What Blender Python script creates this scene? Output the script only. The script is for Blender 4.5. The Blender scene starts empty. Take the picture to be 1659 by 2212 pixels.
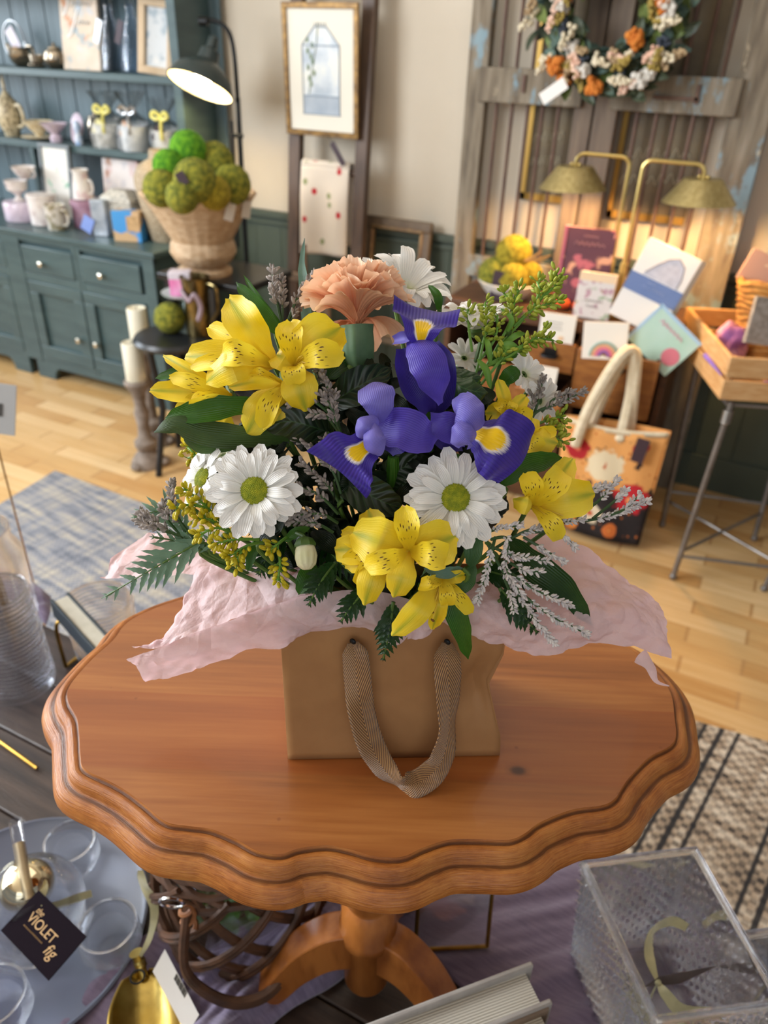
import bpy, math, random
from math import sin, cos, pi, radians, sqrt, tan, atan2
from mathutils import Vector, Matrix, noise
S = bpy.context.scene
COL = S.collection
V = Vector
random.seed(7)
# ------------------------------------------------------------------ camera
FPX, PITCH, ROLL, YAW, EYE = 1630.0, radians(31.5), radians(2.2), radians(26.0), V((0, 0, 1.65))
CF = V((-sin(YAW)*cos(PITCH), cos(YAW)*cos(PITCH), -sin(PITCH)))
_r0 = V((cos(YAW), sin(YAW), 0)); _u0 = _r0.cross(CF)
CR = cos(ROLL)*_r0 + sin(ROLL)*_u0
CU = cos(ROLL)*_u0 - sin(ROLL)*_r0
cam_d = bpy.data.cameras.new('camera'); cam = bpy.data.objects.new('camera', cam_d); COL.objects.link(cam)
cam.matrix_world = Matrix.Translation(EYE) @ Matrix((CR, CU, -CF)).transposed().to_4x4()
cam_d.sensor_fit = 'VERTICAL'; cam_d.sensor_height = 36.0; cam_d.lens = FPX/2212*36.0
cam_d.clip_start = .02; cam_d.clip_end = 60
cam_d.dof.use_dof = True; cam_d.dof.focus_distance = .49; cam_d.dof.aperture_fstop = 8.0
S.camera = cam
# ------------------------------------------------------------------ light
S.view_settings.view_transform = 'Standard'; S.view_settings.look = 'None'
S.view_settings.gamma = 1; S.view_settings.use_curve_mapping = False
S.view_settings.exposure = 0.0
W = bpy.data.worlds.new('world'); S.world = W; W.use_nodes = True
bg = W.node_tree.nodes['Background']; bg.inputs[0].default_value = (.80, .88, 1.0, 1); bg.inputs[1].default_value = .30
def area(name, loc, target, sx, sy, power, col, spread=180):
    l = bpy.data.lights.new(name, 'AREA'); l.shape = 'RECTANGLE'; l.size = sx; l.size_y = sy
    l.energy = power; l.color = col; l.spread = radians(spread)
    o = bpy.data.objects.new(name, l); COL.objects.link(o); o.location = loc
    o.rotation_euler = (V(target)-V(loc)).to_track_quat('-Z', 'Y').to_euler(); return o
area('left_window_daylight', (-3.4, -.5, 2.2), (-.2, .9, 1.0), 2.0, 1.8, 185, (.90, .95, 1.0))
area('left_wall_window_daylight', (-6.2, 1.1, 1.95), (-1.6, 1.9, .5), 2.0, 1.8, 130, (.84, .92, 1.0))
area('shop_front_daylight', (1.2, -2.4, 2.3), (-.6, 1.8, .9), 3.0, 2.0, 30, (.92, .96, 1.0))
area('overhead_fill', (-1.2, 1.6, 2.95), (-1.2, 1.6, 0), 2.4, 1.6, 14, (1.0, .93, .82))  # unseen overhead fill, added to lift the far wall under the ceiling
# ------------------------------------------------------------------ helpers
def at(px, py, d): return EYE + (CF + CR*((px-829.5)/FPX) - CU*((py-1106)/FPX))*d
def atz(px, py, z):
    r = CF + CR*((px-829.5)/FPX) - CU*((py-1106)/FPX); return EYE + r*((z-EYE.z)/r.z)
def aty(px, py, y):
    r = CF + CR*((px-829.5)/FPX) - CU*((py-1106)/FPX); return EYE + r*(y/r.y)
def hero(s, h, z): return V((cos(YAW)*s - sin(YAW)*h, sin(YAW)*s + cos(YAW)*h, z))
def Rz(a): return Matrix.Rotation(a, 4, 'Z')
def Rx(a): return Matrix.Rotation(a, 4, 'X')
def Ry(a): return Matrix.Rotation(a, 4, 'Y')
def TR(v): return Matrix.Translation(V(v))
def hx(s):
    c = [int(s[i:i+2], 16)/255 for i in (0, 2, 4)]
    return tuple(x/12.92 if x < .04045 else ((x+.055)/1.055)**2.4 for x in c) + (1,)
def cat(pts, n=6, closed=False):
    pts = [V(p) for p in pts]; out = []; L = len(pts)
    for i in range(L if closed else L-1):
        g = (lambda k: pts[k % L]) if closed else (lambda k: pts[min(max(k, 0), L-1)])
        a, b, c, d = g(i-1), g(i), g(i+1), g(i+2)
        for k in range(n):
            t = k/n
            out.append(.5*((2*b)+(c-a)*t+(2*a-5*b+4*c-d)*t*t+(3*b-a-3*c+d)*t**3))
    if not closed: out.append(pts[-1])
    return out
def lerp(a, b, t): return a+(b-a)*t
def prof(w, u):
    x = u*(len(w)-1); i = min(int(x), len(w)-2); t = x-i; t = t*t*(3-2*t)
    return w[i]*(1-t)+w[i+1]*t
def aim(loc, zdir, up=(0, 0, 1)):
    z = V(zdir).normalized(); u = V(up)
    if abs(z.dot(u.normalized())) > .98: u = V((0, 1, 0))
    x = u.cross(z).normalized(); y = z.cross(x)
    return Matrix.Translation(V(loc)) @ Matrix((x, y, z)).transposed().to_4x4()
def tag(o, label=None, ca=None, group=None, kind=None):
    if label: o['label'] = label
    if ca: o['category'] = ca
    if group: o['group'] = group
    if kind: o['kind'] = kind
    return o
WL = {}
def T(name, label, ca, loc, group=None):
    o = bpy.data.objects.new(name, None); COL.objects.link(o); o.location = loc; o.empty_display_size = .02
    WL[o.name] = V(loc); return tag(o, label, ca, group)
class MB:
    def __init__(s, M=None): s.v = []; s.f = []; s.uv = {}; s.M = M or Matrix()
    def add(s, vs, fs, uvs=None):
        b = len(s.v); M = s.M
        s.v += [M @ V(p) for p in vs]
        for k, f in enumerate(fs):
            if uvs: s.uv[len(s.f)] = [uvs[i] for i in f]
            s.f.append([i+b for i in f])
        return s
    def box(s, c, d, R=None):
        R = R or Matrix(); c = V(c); vs = []
        for z in (-1, 1):
            for y in (-1, 1):
                for x in (-1, 1): vs.append(c + (R @ V((x*d[0]/2, y*d[1]/2, z*d[2]/2))))
        return s.add(vs, [(0, 2, 3, 1), (4, 5, 7, 6), (0, 1, 5, 4), (2, 6, 7, 3), (0, 4, 6, 2), (1, 3, 7, 5)])
    def hexa(s, b, t): return s.add(list(b)+list(t), [(3, 2, 1, 0), (4, 5, 6, 7), (0, 1, 5, 4), (1, 2, 6, 5), (2, 3, 7, 6), (3, 0, 4, 7)])
    def grid(s, P, nu, nv, cu=False, cv=False):
        mu = nu if cu else nu+1; mv = nv if cv else nv+1
        vs = [P(i/nu, j/nv) for i in range(mu) for j in range(mv)]
        uv = [(i/nu, j/nv) for i in range(mu) for j in range(mv)]
        fs = [((i % mu)*mv+j % mv, ((i+1) % mu)*mv+j % mv, ((i+1) % mu)*mv+(j+1) % mv, (i % mu)*mv+(j+1) % mv) for i in range(nu) for j in range(nv)]
        return s.add(vs, fs, uv)
    def tube(s, path, r, n=8, cap=True, flat=None):
        path = [V(p) for p in path]; L = len(path); vs = []; uv = []
        t = (path[1]-path[0]).normalized(); x = t.orthogonal().normalized()
        if flat is not None: x = (V(flat)-t*t.dot(V(flat))).normalized()
        for i, p in enumerate(path):
            t = (path[min(i+1, L-1)]-path[max(i-1, 0)]).normalized()
            x = (x - t*x.dot(t)).normalized(); y = t.cross(x)
            q = r[i*(len(r)-1)//(L-1)] if isinstance(r, (list, tuple)) and len(r) != L else (r[i] if isinstance(r, (list, tuple)) else r)
            a, b = q if isinstance(q, tuple) else (q, q)
            for k in range(n):
                w = 2*pi*k/n; vs.append(p + x*a*cos(w) + y*b*sin(w)); uv.append((i/(L-1), k/n))
        fs = [(i*n+k, i*n+(k+1) % n, (i+1)*n+(k+1) % n, (i+1)*n+k) for i in range(L-1) for k in range(n)]
        if cap: fs += [tuple(range(n))[::-1], tuple((L-1)*n+k for k in range(n))]
        return s.add(vs, fs, uv)
    def lathe(s, pr, n=32, cap=True, wob=None):
        vs = []; uv = []; L = len(pr)
        for i, (r, z) in enumerate(pr):
            for k in range(n):
                w = 2*pi*k/n; q = r*(wob(w, i/(L-1)) if wob else 1); vs.append((q*cos(w), q*sin(w), z)); uv.append((i/(L-1), k/n))
        fs = [(i*n+k, i*n+(k+1) % n, (i+1)*n+(k+1) % n, (i+1)*n+k) for i in range(L-1) for k in range(n)]
        if cap: fs += [tuple(range(n))[::-1], tuple((L-1)*n+k for k in range(n))]
        return s.add(vs, fs, uv)
    def ball(s, c, r, nu=12, nv=8, R=None):
        r = r if isinstance(r, (tuple, list)) else (r, r, r); R = R or Matrix(); c = V(c); vs = []; 
        for j in range(1, nv):
            a = pi*j/nv
            for k in range(nu): vs.append(c+(R @ V((r[0]*sin(a)*cos(2*pi*k/nu), r[1]*sin(a)*sin(2*pi*k/nu), r[2]*cos(a)))))
        vs += [c+(R @ V((0, 0, r[2]))), c+(R @ V((0, 0, -r[2])))]; T0 = len(vs)-2
        fs = [((j+1)*nu+k, (j+1)*nu+(k+1) % nu, j*nu+(k+1) % nu, j*nu+k) for j in range(nv-2) for k in range(nu)]
        fs += [(k, (k+1) % nu, T0) for k in range(nu)] + [((nv-2)*nu+(k+1) % nu, (nv-2)*nu+k, T0+1) for k in range(nu)]
        return s.add(vs, fs)
    def prism(s, poly, h):
        n = len(poly); vs = [(p[0], p[1], 0) for p in poly]+[(p[0], p[1], h) for p in poly]
        return s.add(vs, [tuple(range(n))[::-1], tuple(range(n, 2*n))]+[(i, (i+1) % n, n+(i+1) % n, n+i) for i in range(n)])
    def build(s, name, mat, parent=None, label=None, ca=None, group=None, kind=None, bev=0, smooth=40, seg=2, solid=0, org=None, sub=0):
        me = bpy.data.meshes.new(name)
        if parent is not None: o0 = WL[parent.name]
        elif org is not None: o0 = V(org)
        else:
            xs = [p.x for p in s.v]; ys = [p.y for p in s.v]; o0 = V(((min(xs)+max(xs))/2, (min(ys)+max(ys))/2, min(p.z for p in s.v)))
        me.from_pydata([tuple(p-o0) for p in s.v], [], s.f)
        if s.uv:
            l = me.uv_layers.new(name='UVMap')
            for pi_, q in s.uv.items():
                st = me.polygons[pi_].loop_start
                for k, u in enumerate(q): l.data[st+k].uv = u
        me.validate(); me.update()
        me.materials.append(mat)
        if smooth:
            me.shade_smooth(); me.set_sharp_from_angle(angle=radians(smooth))
        o = bpy.data.objects.new(name, me); COL.objects.link(o)
        if parent is not None: o.parent = parent; WL[o.name] = V(o0)
        else: o.location = o0; WL[o.name] = V(o0)
        if sub:
            b = o.modifiers.new('sub', 'SUBSURF'); b.levels = b.render_levels = sub
        if solid:
            b = o.modifiers.new('solid', 'SOLIDIFY'); b.thickness = solid; b.offset = 0
        if bev:
            b = o.modifiers.new('bevel', 'BEVEL'); b.width = bev; b.segments = seg; b.limit_method = 'ANGLE'; b.angle_limit = radians(40)
        return tag(o, label, ca, group, kind)
def text(s, size, M, mat, parent, name='lettering', ext=.0002, align='CENTER', shear=0):
    c = bpy.data.curves.new('t', 'FONT'); c.body = s; c.size = size; c.extrude = ext; c.align_x = align; c.align_y = 'CENTER'; c.shear = shear
    o = bpy.data.objects.new('t', c); COL.objects.link(o)
    dg = bpy.context.evaluated_depsgraph_get(); me = bpy.data.meshes.new_from_object(o.evaluated_get(dg)); bpy.data.objects.remove(o)
    o0 = WL[parent.name]; me.transform(TR(-o0) @ M); me.materials.clear(); me.materials.append(mat); me.name = name
    q = bpy.data.objects.new(name, me); COL.objects.link(q); q.parent = parent; return q
def scrib(M, x0, x1, z, h, mat, parent, r=.0012, flat=False, n=None, name='script_line'):
    """a line of handwriting too small to read: one wavering pen stroke"""
    n = n or max(8, int((x1-x0)/h*2.2)); pts = []
    for k in range(n+1):
        a = x0+(x1-x0)*k/n; q = h*.5*(1 if k % 2 else -1)*(.6+.4*noise.noise(V((k*1.7, x0*50, z*40))))
        pts.append((a, z+q, 0) if flat else (a, -.001, z+q))
    b = MB(M); b.tube(cat(pts, 3), r, 4); return b.build(name, mat, parent)
# ------------------------------------------------------------------ materials
def NT(name):
    m = bpy.data.materials.new(name); m.use_nodes = True; t = m.node_tree; t.nodes.clear(); return m, t
def nd(t, typ, ins=None, **at_):
    n = t.nodes.new('ShaderNode'+typ)
    for k, v in at_.items(): setattr(n, k, v)
    for k, v in (ins or {}).items():
        i = n.inputs[k]
        if hasattr(v, 'is_output'): t.links.new(v, i)
        else: i.default_value = v
    return n
def ramp(t, fac, stops):
    n = nd(t, 'ValToRGB', {0: fac}); e = n.color_ramp.elements
    while len(e) < len(stops): e.new(.5)
    for k, (p, c) in enumerate(stops): e[k].position = p; e[k].color = c if isinstance(c, tuple) else (c, c, c, 1)
    return n.outputs[0]
def mix(t, f, a, b, mode='MIX'):
    n = nd(t, 'Mix', data_type='RGBA', blend_type=mode)
    for i, v in ((0, f), (6, a), (7, b)):
        if hasattr(v, 'is_output'): t.links.new(v, n.inputs[i])
        else: n.inputs[i].default_value = v
    return n.outputs[2]
def mth(t, op, a, b=0, c=0):
    n = nd(t, 'Math', operation=op)
    for i, v in enumerate((a, b, c)):
        if hasattr(v, 'is_output'): t.links.new(v, n.inputs[i])
        else: n.inputs[i].default_value = v
    return n.outputs[0]
def coords(t, sc=(1, 1, 1), kind='Object', rot=(0, 0, 0)):
    c = nd(t, 'TexCoord').outputs[kind]
    if any(rot): c = nd(t, 'Mapping', {0: c, 'Rotation': rot}).outputs[0]
    return nd(t, 'Mapping', {0: c, 'Scale': sc}).outputs[0]
def fin(m, t, col, rough=.5, metal=0, bump=None, bs=.3, bd=.002, transl=0, tcol=None, tr=0, ior=1.45, coat=0, sheen=0, em=None, es=0, spec=.5):
    P = nd(t, 'BsdfPrincipled')
    for k, v in (('Base Color', col), ('Roughness', rough), ('Metallic', metal), ('Transmission Weight', tr), ('IOR', ior), ('Coat Weight', coat), ('Sheen Weight', sheen), ('Specular IOR Level', spec)):
        if hasattr(v, 'is_output'): t.links.new(v, P.inputs[k])
        else: P.inputs[k].default_value = v
    if em: P.inputs['Emission Color'].default_value = em; P.inputs['Emission Strength'].default_value = es
    b = None
    if bump is not None:
        b = nd(t, 'Bump', {'Height': bump, 'Strength': bs, 'Distance': bd}).outputs[0]; t.links.new(b, P.inputs['Normal'])
    out = P.outputs[0]
    if transl:
        tl = nd(t, 'BsdfTranslucent', {0: tcol or col})
        out = nd(t, 'MixShader', {0: transl, 1: out, 2: tl.outputs[0]}).outputs[0]
    o = nd(t, 'OutputMaterial', {0: out}); return m
def mk(name, c, c2=None, sc=12, st=(1, 1, 1), rough=.5, metal=0, bump=0, bsc=60, bd=.002, lo=.35, hi=.65, det=4, **k):
    """plain or two-tone noise material"""
    m, t = NT(name); c = hx(c) if isinstance(c, str) else c; bh = None; col = c
    if c2:
        n = nd(t, 'TexNoise', {'Vector': coords(t, st), 'Scale': sc, 'Detail': det})
        col = ramp(t, n.outputs[0], [(lo, c), (hi, hx(c2))])
    if bump:
        bh = nd(t, 'TexNoise', {'Vector': coords(t, st), 'Scale': bsc, 'Detail': 3}).outputs[0]
    return fin(m, t, col, rough, metal, bh, bump, bd, **k)
# ------------------------------------------------------------------ the room
def m_planks(name, cols, w, L, rough, rot=0, gap=.012, sc=30):
    m, t = NT(name); c = coords(t, (1/L, 1/w, 1), rot=(0, 0, rot))
    b = nd(t, 'TexBrick', {'Vector': c, 'Scale': 1.0, 'Mortar Size': gap, 'Color1': (0, 0, 0, 1), 'Color2': (1, 1, 1, 1), 'Mortar': (.5, .5, .5, 1), 'Brick Width': 1.0, 'Row Height': 1.0}, offset=.37)
    g = nd(t, 'TexNoise', {'Vector': coords(t, (1.2, 14, 4), rot=(0, 0, rot)), 'Scale': sc/10, 'Detail': 5})
    f = mth(t, 'ADD', mth(t, 'MULTIPLY', b.outputs[0], .55), mth(t, 'MULTIPLY', g.outputs[0], .55))
    col = ramp(t, f, [(.2, hx(cols[0])), (.5, hx(cols[1])), (.85, hx(cols[2]))])
    col = mix(t, mth(t, 'MULTIPLY', b.outputs[1], .45), col, hx(cols[3]))
    return fin(m, t, col, rough, bump=mth(t, 'SUBTRACT', g.outputs[0], mth(t, 'MULTIPLY', b.outputs[1], 3)), bs=.12, bd=.003)
MF = m_planks('maple_floor', ('b38650', 'c59f6a', 'd6b687', '8a5a2c'), .083, .5, .30)
MB().box((-1.75, .2, -.04), (9.5, 6.6, .08)).build('floor', MF, kind='structure')
def m_glass(name, c=(1, 1, 1, 1), rough=.02, ior=1.45, bump=None, bs=.3, bd=.003, sc=60, kind='noise', st=(1, 1, 1), base=.22):
    m, t = NT(name); h = None
    if bump:
        if kind == 'noise': h = nd(t, 'TexNoise', {'Vector': coords(t, st), 'Scale': sc, 'Detail': 2}).outputs[0]
        elif kind == 'vor': h = nd(t, 'TexVoronoi', {'Vector': coords(t, st), 'Scale': sc}).outputs[0]
        else: h = nd(t, 'TexWave', {'Vector': coords(t, st), 'Scale': sc, 'Distortion': 1.5, 'Detail': 1}, bands_direction='Z').outputs[1]
    P = nd(t, 'BsdfPrincipled', {'Base Color': c, 'Roughness': rough, 'IOR': ior, 'Transmission Weight': 1.0})
    if h: t.links.new(nd(t, 'Bump', {'Height': h, 'Strength': bs, 'Distance': bd}).outputs[0], P.inputs['Normal'])
    # thin-walled glass: let light through unshadowed where the surface is seen face-on
    fr = nd(t, 'LayerWeight', {0: .35}).outputs[1]
    tp = nd(t, 'BsdfTransparent', {0: c})
    mx = nd(t, 'MixShader', {0: mth(t, 'ADD', mth(t, 'MULTIPLY', fr, .75), base), 1: tp.outputs[0], 2: P.outputs[0]})
    nd(t, 'OutputMaterial', {0: mx.outputs[0]}); return m
MWALL = mk('cream_wall_paint', 'cbc1b0', 'c4b9a7', sc=2, rough=.75, bump=.05, bsc=90)
MB().box((-1.75, 3.42, 1.6), (9.5, .14, 3.2)).build('wall_back', MWALL, kind='structure')
MB().box((-1.75, .2, 3.16), (9.5, 6.6, .1)).build('ceiling', mk('ceiling_paint', 'e4ddd0', rough=.8), kind='structure')
m = MB()
for y, z, dy, dz in ((-1.65, 1.6, 2.9, 3.2), (2.88, 1.6, 1.24, 3.2), (1.03, .42, 2.46, .84), (1.03, 3.1, 2.46, .2)): m.box((-6.53, y+.0, z), (.12, dy, dz))
m.build('wall_left', MWALL, kind='structure')
wf = MB()
for y, z, dy, dz in ((-.17, 1.92, .07, 2.16), (2.23, 1.92, .07, 2.16), (1.03, .87, 2.46, .07), (1.03, 2.97, 2.46, .07), (1.03, 1.92, .05, 2.1)): wf.box((-6.49, y, z), (.08, dy, dz))
MFRM = mk('white_window_paint', 'dcd8cf', rough=.4); wo = wf.build('window_1', MFRM, kind='structure', bev=.004)
WPANE = [(.43, 1.92, 1.14, 2.04), (1.63, 1.92, 1.14, 2.04)]
MGREEN = mk('green_wainscot_paint', '4a5449', '434d44', sc=4, rough=.45)
w = MB(); w.box((-1.75, 3.343, .47), (9.5, .014, .94)); w.box((-1.75, 3.332, .925), (9.5, .036, .03)); w.box((-1.75, 3.336, .885), (9.5, .024, .02)); w.box((-1.75, 3.334, .08), (9.5, .03, .16))
for i in range(60): w.box((-6.3+i*.155, 3.335, .52), (.006, .006, .7))
w.build('trim_1', MGREEN, kind='structure', bev=.003)
for y, z, dy, dz in WPANE:
    b = MB(); b.box((-6.50, y, z), (.006, dy, dz)); b.build('pane', m_glass('window_glass', (.95, .98, 1, 1), .01), wo)
# rugs
def m_rug(name, rot, cols, sc=70, bands=3.0, band_f=.9, dkf=.5):
    m, t = NT(name); c = nd(t, 'TexCoord').outputs['Object']; mp = nd(t, 'Mapping', {0: c, 'Rotation': (0, 0, rot)}).outputs[0]
    sx = nd(t, 'SeparateXYZ', {0: mp})
    n1 = nd(t, 'TexNoise', {'Vector': nd(t, 'Mapping', {0: mp, 'Scale': (18, 1.2, 1)}).outputs[0], 'Scale': 1.6, 'Detail': 2}).outputs[0]
    wv = nd(t, 'TexChecker', {'Vector': mp, 'Scale': sc, 'Color1': (0, 0, 0, 1), 'Color2': (1, 1, 1, 1)}).outputs[1]
    n2 = nd(t, 'TexNoise', {'Vector': nd(t, 'Mapping', {0: mp, 'Scale': (1.5, 12, 1)}).outputs[0], 'Scale': 3.0, 'Detail': 3}).outputs[0]
    col = ramp(t, mth(t, 'ADD', mth(t, 'MULTIPLY', n2, .7), mth(t, 'MULTIPLY', n1, .35)), [(.36, hx(cols[0])), (.5, hx(cols[1])), (.66, hx(cols[2]))])
    tr_ = mth(t, 'FRACT', mth(t, 'MULTIPLY', sx.outputs[0], bands)); ds = mth(t, 'ABSOLUTE', mth(t, 'SUBTRACT', tr_, .5))
    st = mth(t, 'MULTIPLY', ramp(t, ds, [(.022, 1.0), (.036, 0.0), (.15, 0.0), (.165, 1.0), (.195, 1.0), (.21, 0.0)]), band_f)
    col = mix(t, st, col, hx(cols[3])); dk = mth(t, 'MULTIPLY', mth(t, 'MULTIPLY', wv, dkf), ramp(t, n2, [(.35, 1.0), (.65, .35)]))
    col = mix(t, dk, col, hx(cols[3]))
    return fin(m, t, col, .95, bump=wv, bs=.6, bd=.004)
def rug(name, label, pts, mat, rot):
    cx = sum(p[0] for p in pts)/4; cy = sum(p[1] for p in pts)/4
    m = MB(TR((cx, cy, 0.001))); m.prism([(p[0]-cx, p[1]-cy) for p in pts], .010)
    m.build(name, mat, label=label, ca='rug', org=(cx, cy, .001), bev=.004)
rug('woven_rug', 'grey striped flat woven rug on the pale floor at the left', [(-2.6, 1.985), (-2.52, 1.2), (-1.2, 1.2), (-1.32, 1.94)], m_rug('grey_rug_weave', radians(8), ('5d6370', '8a8c93', 'b3ab9c', '474c58'), 95, 5.0, .25), 0)
rug('woven_rug', 'beige and black checked woven rug at the right, in front of the wire stand', [(-.25, 1.79), (-.35, .95), (1.3, .93), (1.3, 1.94)], m_rug('beige_rug_weave', radians(11), ('6b6056', 'a5937f', 'd2c7b7', '1e2026'), 62, 4.2, .95, .8), 0)

# ------------------------------------------------------------------ dresser
MD = mk('slate_green_paint', '465a5c', '3c4f52', sc=5, st=(1, 1, 6), rough=.38, bump=.06, bsc=30)
MDI = mk('slate_green_back_boards', '4c5f66', '5e7178', sc=4, st=(7, 1, 1), rough=.45)
MCHROME = mk('polished_nickel', 'd8d2c2', rough=.16, metal=1)
dr = T('dresser', 'large dark slate green dresser with open shelves against the back wall', 'dresser', (-3.9, 3.05, 0))
XL, XR, YF = -5.25, -2.6, 2.76
m = MB(); m.box(((XL+XR)/2, 3.06, .435), (XR-XL-.02, .57, .68)); m.build('base_carcass', MD, dr, bev=.003)
m = MB(); m.box(((XL+XR)/2, 3.045, .79), (XR-XL+.03, .60, .03)); m.build('worktop', MD, dr, bev=.006)
def apron(x0, x1):
    pts = [(x0, 0), (x0+.13, 0)]+[(x0+.13+.05*(1-cos(a)), .07*sin(a)) for a in [k*pi/12 for k in range(1, 7)]]
    q = [(x1-(p[0]-x0), p[1]) for p in pts][::-1]
    return pts+q+[(x1, .13), (x0, .13)]
for x0, x1 in ((XL, -3.62), (-3.56, XR)):
    m = MB(TR((0, 2.785, 0)) @ Rx(pi/2)); m.prism(apron(x0, x1), .03); m.build('bracket_foot', MD, dr, bev=.003)
m = MB(); m.box((XR-.015, 3.06, .09), (.03, .55, .13)); m.build('plinth', MD, dr)
m = MB()
for z in (.765, .572, .115): m.box(((XL+XR)/2, 2.765, z), (XR-XL, .022, .046 if .5 < z < .6 else .024))
for x in (-2.635, -3.09, -3.11, -3.535, -3.60, -4.03, -4.45, -4.9): m.box((x, 2.763, .44), (.07 if x in (-2.635, -3.535, -3.60) else .03, .024, .68))
m.build('face_frame', MD, dr, bev=.003)
KN = [(0, 0), (.006, 0), (.006, .008), (.013, .014), (.016, .02), (.014, .027), (.007, .031), (0, .032)]
def knob(p, M=MCHROME):
    b = MB(TR(p) @ Rx(pi/2)); b.lathe(KN, 16, cap=False); return b
for x0, x1, kx in ((-3.49, -3.13, -3.34), (-3.075, -2.69, -2.93), (-3.98, -3.62, -3.8)):
    b = MB(); b.box(((x0+x1)/2, 2.757, .665), (x1-x0, .018, .135)); d = b.build('drawer', MD, dr, bev=.006)
    knob((kx, 2.748, .655)).build('knob', MCHROME, d, label='polished nickel knob')
for x0, x1, kx in ((-3.49, -3.105, -3.165), (-3.095, -2.68, -3.04), (-4.0, -3.63, -3.95)):
    b = MB()
    for c, s in ((((x0+x1)/2, 2.757, .52), (x1-x0, .02, .06)), (((x0+x1)/2, 2.757, .165), (x1-x0, .02, .07)), ((x0+.033, 2.757, .345), (.066, .02, .29)), ((x1-.033, 2.757, .345), (.066, .02, .29))): b.box(c, s)
    d = b.build('door', MD, dr, bev=.004)
    b = MB(); b.box(((x0+x1)/2, 2.772, .345), (x1-x0-.12, .012, .30)); b.build('door_panel', MD, d, bev=.004)
    knob((kx, 2.747, .285)).build('knob', MCHROME, d, label='polished nickel knob')
m = MB(); m.box(((XL+XR)/2, 3.325, 1.5), (XR-XL, .02, 1.4))
for i in range(22): m.box((XL+.07+i*.123, 3.312, 1.5), (.115, .012, 1.4))
m.build('back_boards', MDI, dr)
for z in (1.163, 1.497, 1.84):
    m = MB(); m.box(((XL+XR)/2, 3.205, z), (XR-XL-.04, .235, .03)); m.box(((XL+XR)/2, 3.088, z-.002), (XR-XL, .014, .036)); m.build('shelf', MD, dr, bev=.005)
for x in (XL+.015, XR-.012):
    m = MB(); m.box((x, 3.20, 1.5), (.028, .26, 1.4)); m.box((x-.01*(1 if x > -3 else -1), 3.08, 1.5), (.05, .02, 1.4)); m.build('side_panel', MD, dr, bev=.003)
m = MB(); m.box((-3.67, 3.10, .985), (.03, .03, .33)); m.build('shelf_post', MD, dr)

# --- things on the dresser
def vessel(name, label, ca, loc, pr, mat, group=None, handle=None, hm=None, spout=None, lid=None, n=28, saucer=None, ang=0, thick=.003):
    t = T(name, label, ca, loc, group); M = TR(loc) @ Rz(ang)
    b = MB(M); inner = [(max(r-thick, .001), z+(thick if i == 0 else 0)) for i, (r, z) in enumerate(pr)][::-1]
    b.lathe([(0.0005, pr[0][1])]+pr+inner+[(.0005, inner[-1][1])], n, cap=False); b.build('body', mat, t)
    if handle:
        x, z0, z1, o, r = handle
        b = MB(M); b.tube(cat([(x, 0, z0), (x+o*.7, 0, z0+(z1-z0)*.05), (x+o, 0, (z0+z1)/2), (x+o*.7, 0, z1), (x*.97, 0, z1)], 5), r, 8); b.build('handle', hm or mat, t)
    if spout:
        b = MB(M); b.tube(cat([(-spout[0], 0, spout[1]), (-spout[0]-spout[2]*.6, 0, spout[1]+.01), (-spout[0]-spout[2], 0, spout[3])], 5), [.012, .009, .006], 8); b.build('spout', mat, t)
    if lid:
        b = MB(M); b.lathe(lid, 20, cap=False); b.build('lid', mat, t)
    if saucer:
        b = MB(M); b.lathe([(0.001, -.012), (saucer*.5, -.012), (saucer, 0), (saucer, .003), (saucer*.5, -.008), (.001, -.008)], n, cap=False); b.build('saucer', mat, t)
    return t
MSIL = mk('tarnished_silver', 'c9bda9', '8a7c6a', sc=8, rough=.22, metal=.85)
MPORC = mk('floral_porcelain', 'd9d2ce', 'b9a9a6', sc=24, rough=.25, lo=.5, hi=.7)
MLIL = mk('lilac_porcelain', 'cfc0cc', 'b29fb0', sc=20, rough=.25, lo=.5, hi=.75)
MCREAM = mk('cream_glaze', 'd9cdb0', 'b59a62', sc=40, rough=.3, lo=.5, hi=.7)
MPAT = mk('toile_patterned_glaze', 'cbbd9c', '8d7f63', sc=55, rough=.35, lo=.45, hi=.6)
CUP = [(.012, 0), (.03, .002), (.04, .02), (.046, .05), (.047, .06)]
BOWL = [(.02, 0), (.022, .012), (.05, .04), (.075, .07), (.08, .075)]
MUG = [(.034, 0), (.037, .004), (.04, .05), (.04, .10)]
TP = [(.03, 0), (.055, .02), (.062, .045), (.05, .075), (.03, .085)]
Z1, Z2, ZC = 1.513, 1.179, .806
vessel('silver_creamer', 'large tarnished silver creamer with a looped handle, leftmost on the top dresser shelf', 'jug', (-3.73, 3.19, Z1), [(.03, 0), (.055, .02), (.065, .05), (.05, .075), (.055, .085)], MSIL, handle=(.05, .02, .09, .04, .006), spout=(.05, .05, .04, .1))
vessel('silver_cup', 'small silver cup on a saucer beside the large silver creamer', 'cup', (-3.58, 3.15, Z1+.012), [(.018, 0), (.033, .012), (.036, .045)], MSIL, saucer=.05)
vessel('silver_teapot', 'little round silver pot with a banded lid on the top dresser shelf', 'teapot', (-3.49, 3.19, Z1), TP, MSIL, handle=(.055, .015, .07, .03, .005), lid=[(.034, .082), (.03, .092), (.006, .1), (.008, .11), (.001, .113)])
MWIRE = mk('steel_wire', 'a9a9aa', rough=.3, metal=1)
t = T('tag_hoop', 'wire hoop holding a white card at the far left of the top shelf', 'sign', (-3.80, 3.22, Z1))
b = MB(TR((-3.80, 3.22, Z1+.11)) @ Rx(pi/2)); b.tube([(.075*cos(a), .09*sin(a), 0) for a in [k*pi/16 for k in range(33)]], .004, 6); b.tube([(0, -.11, 0), (0, -.09, 0)], .004); b.build('hoop', MWIRE, t)
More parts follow.
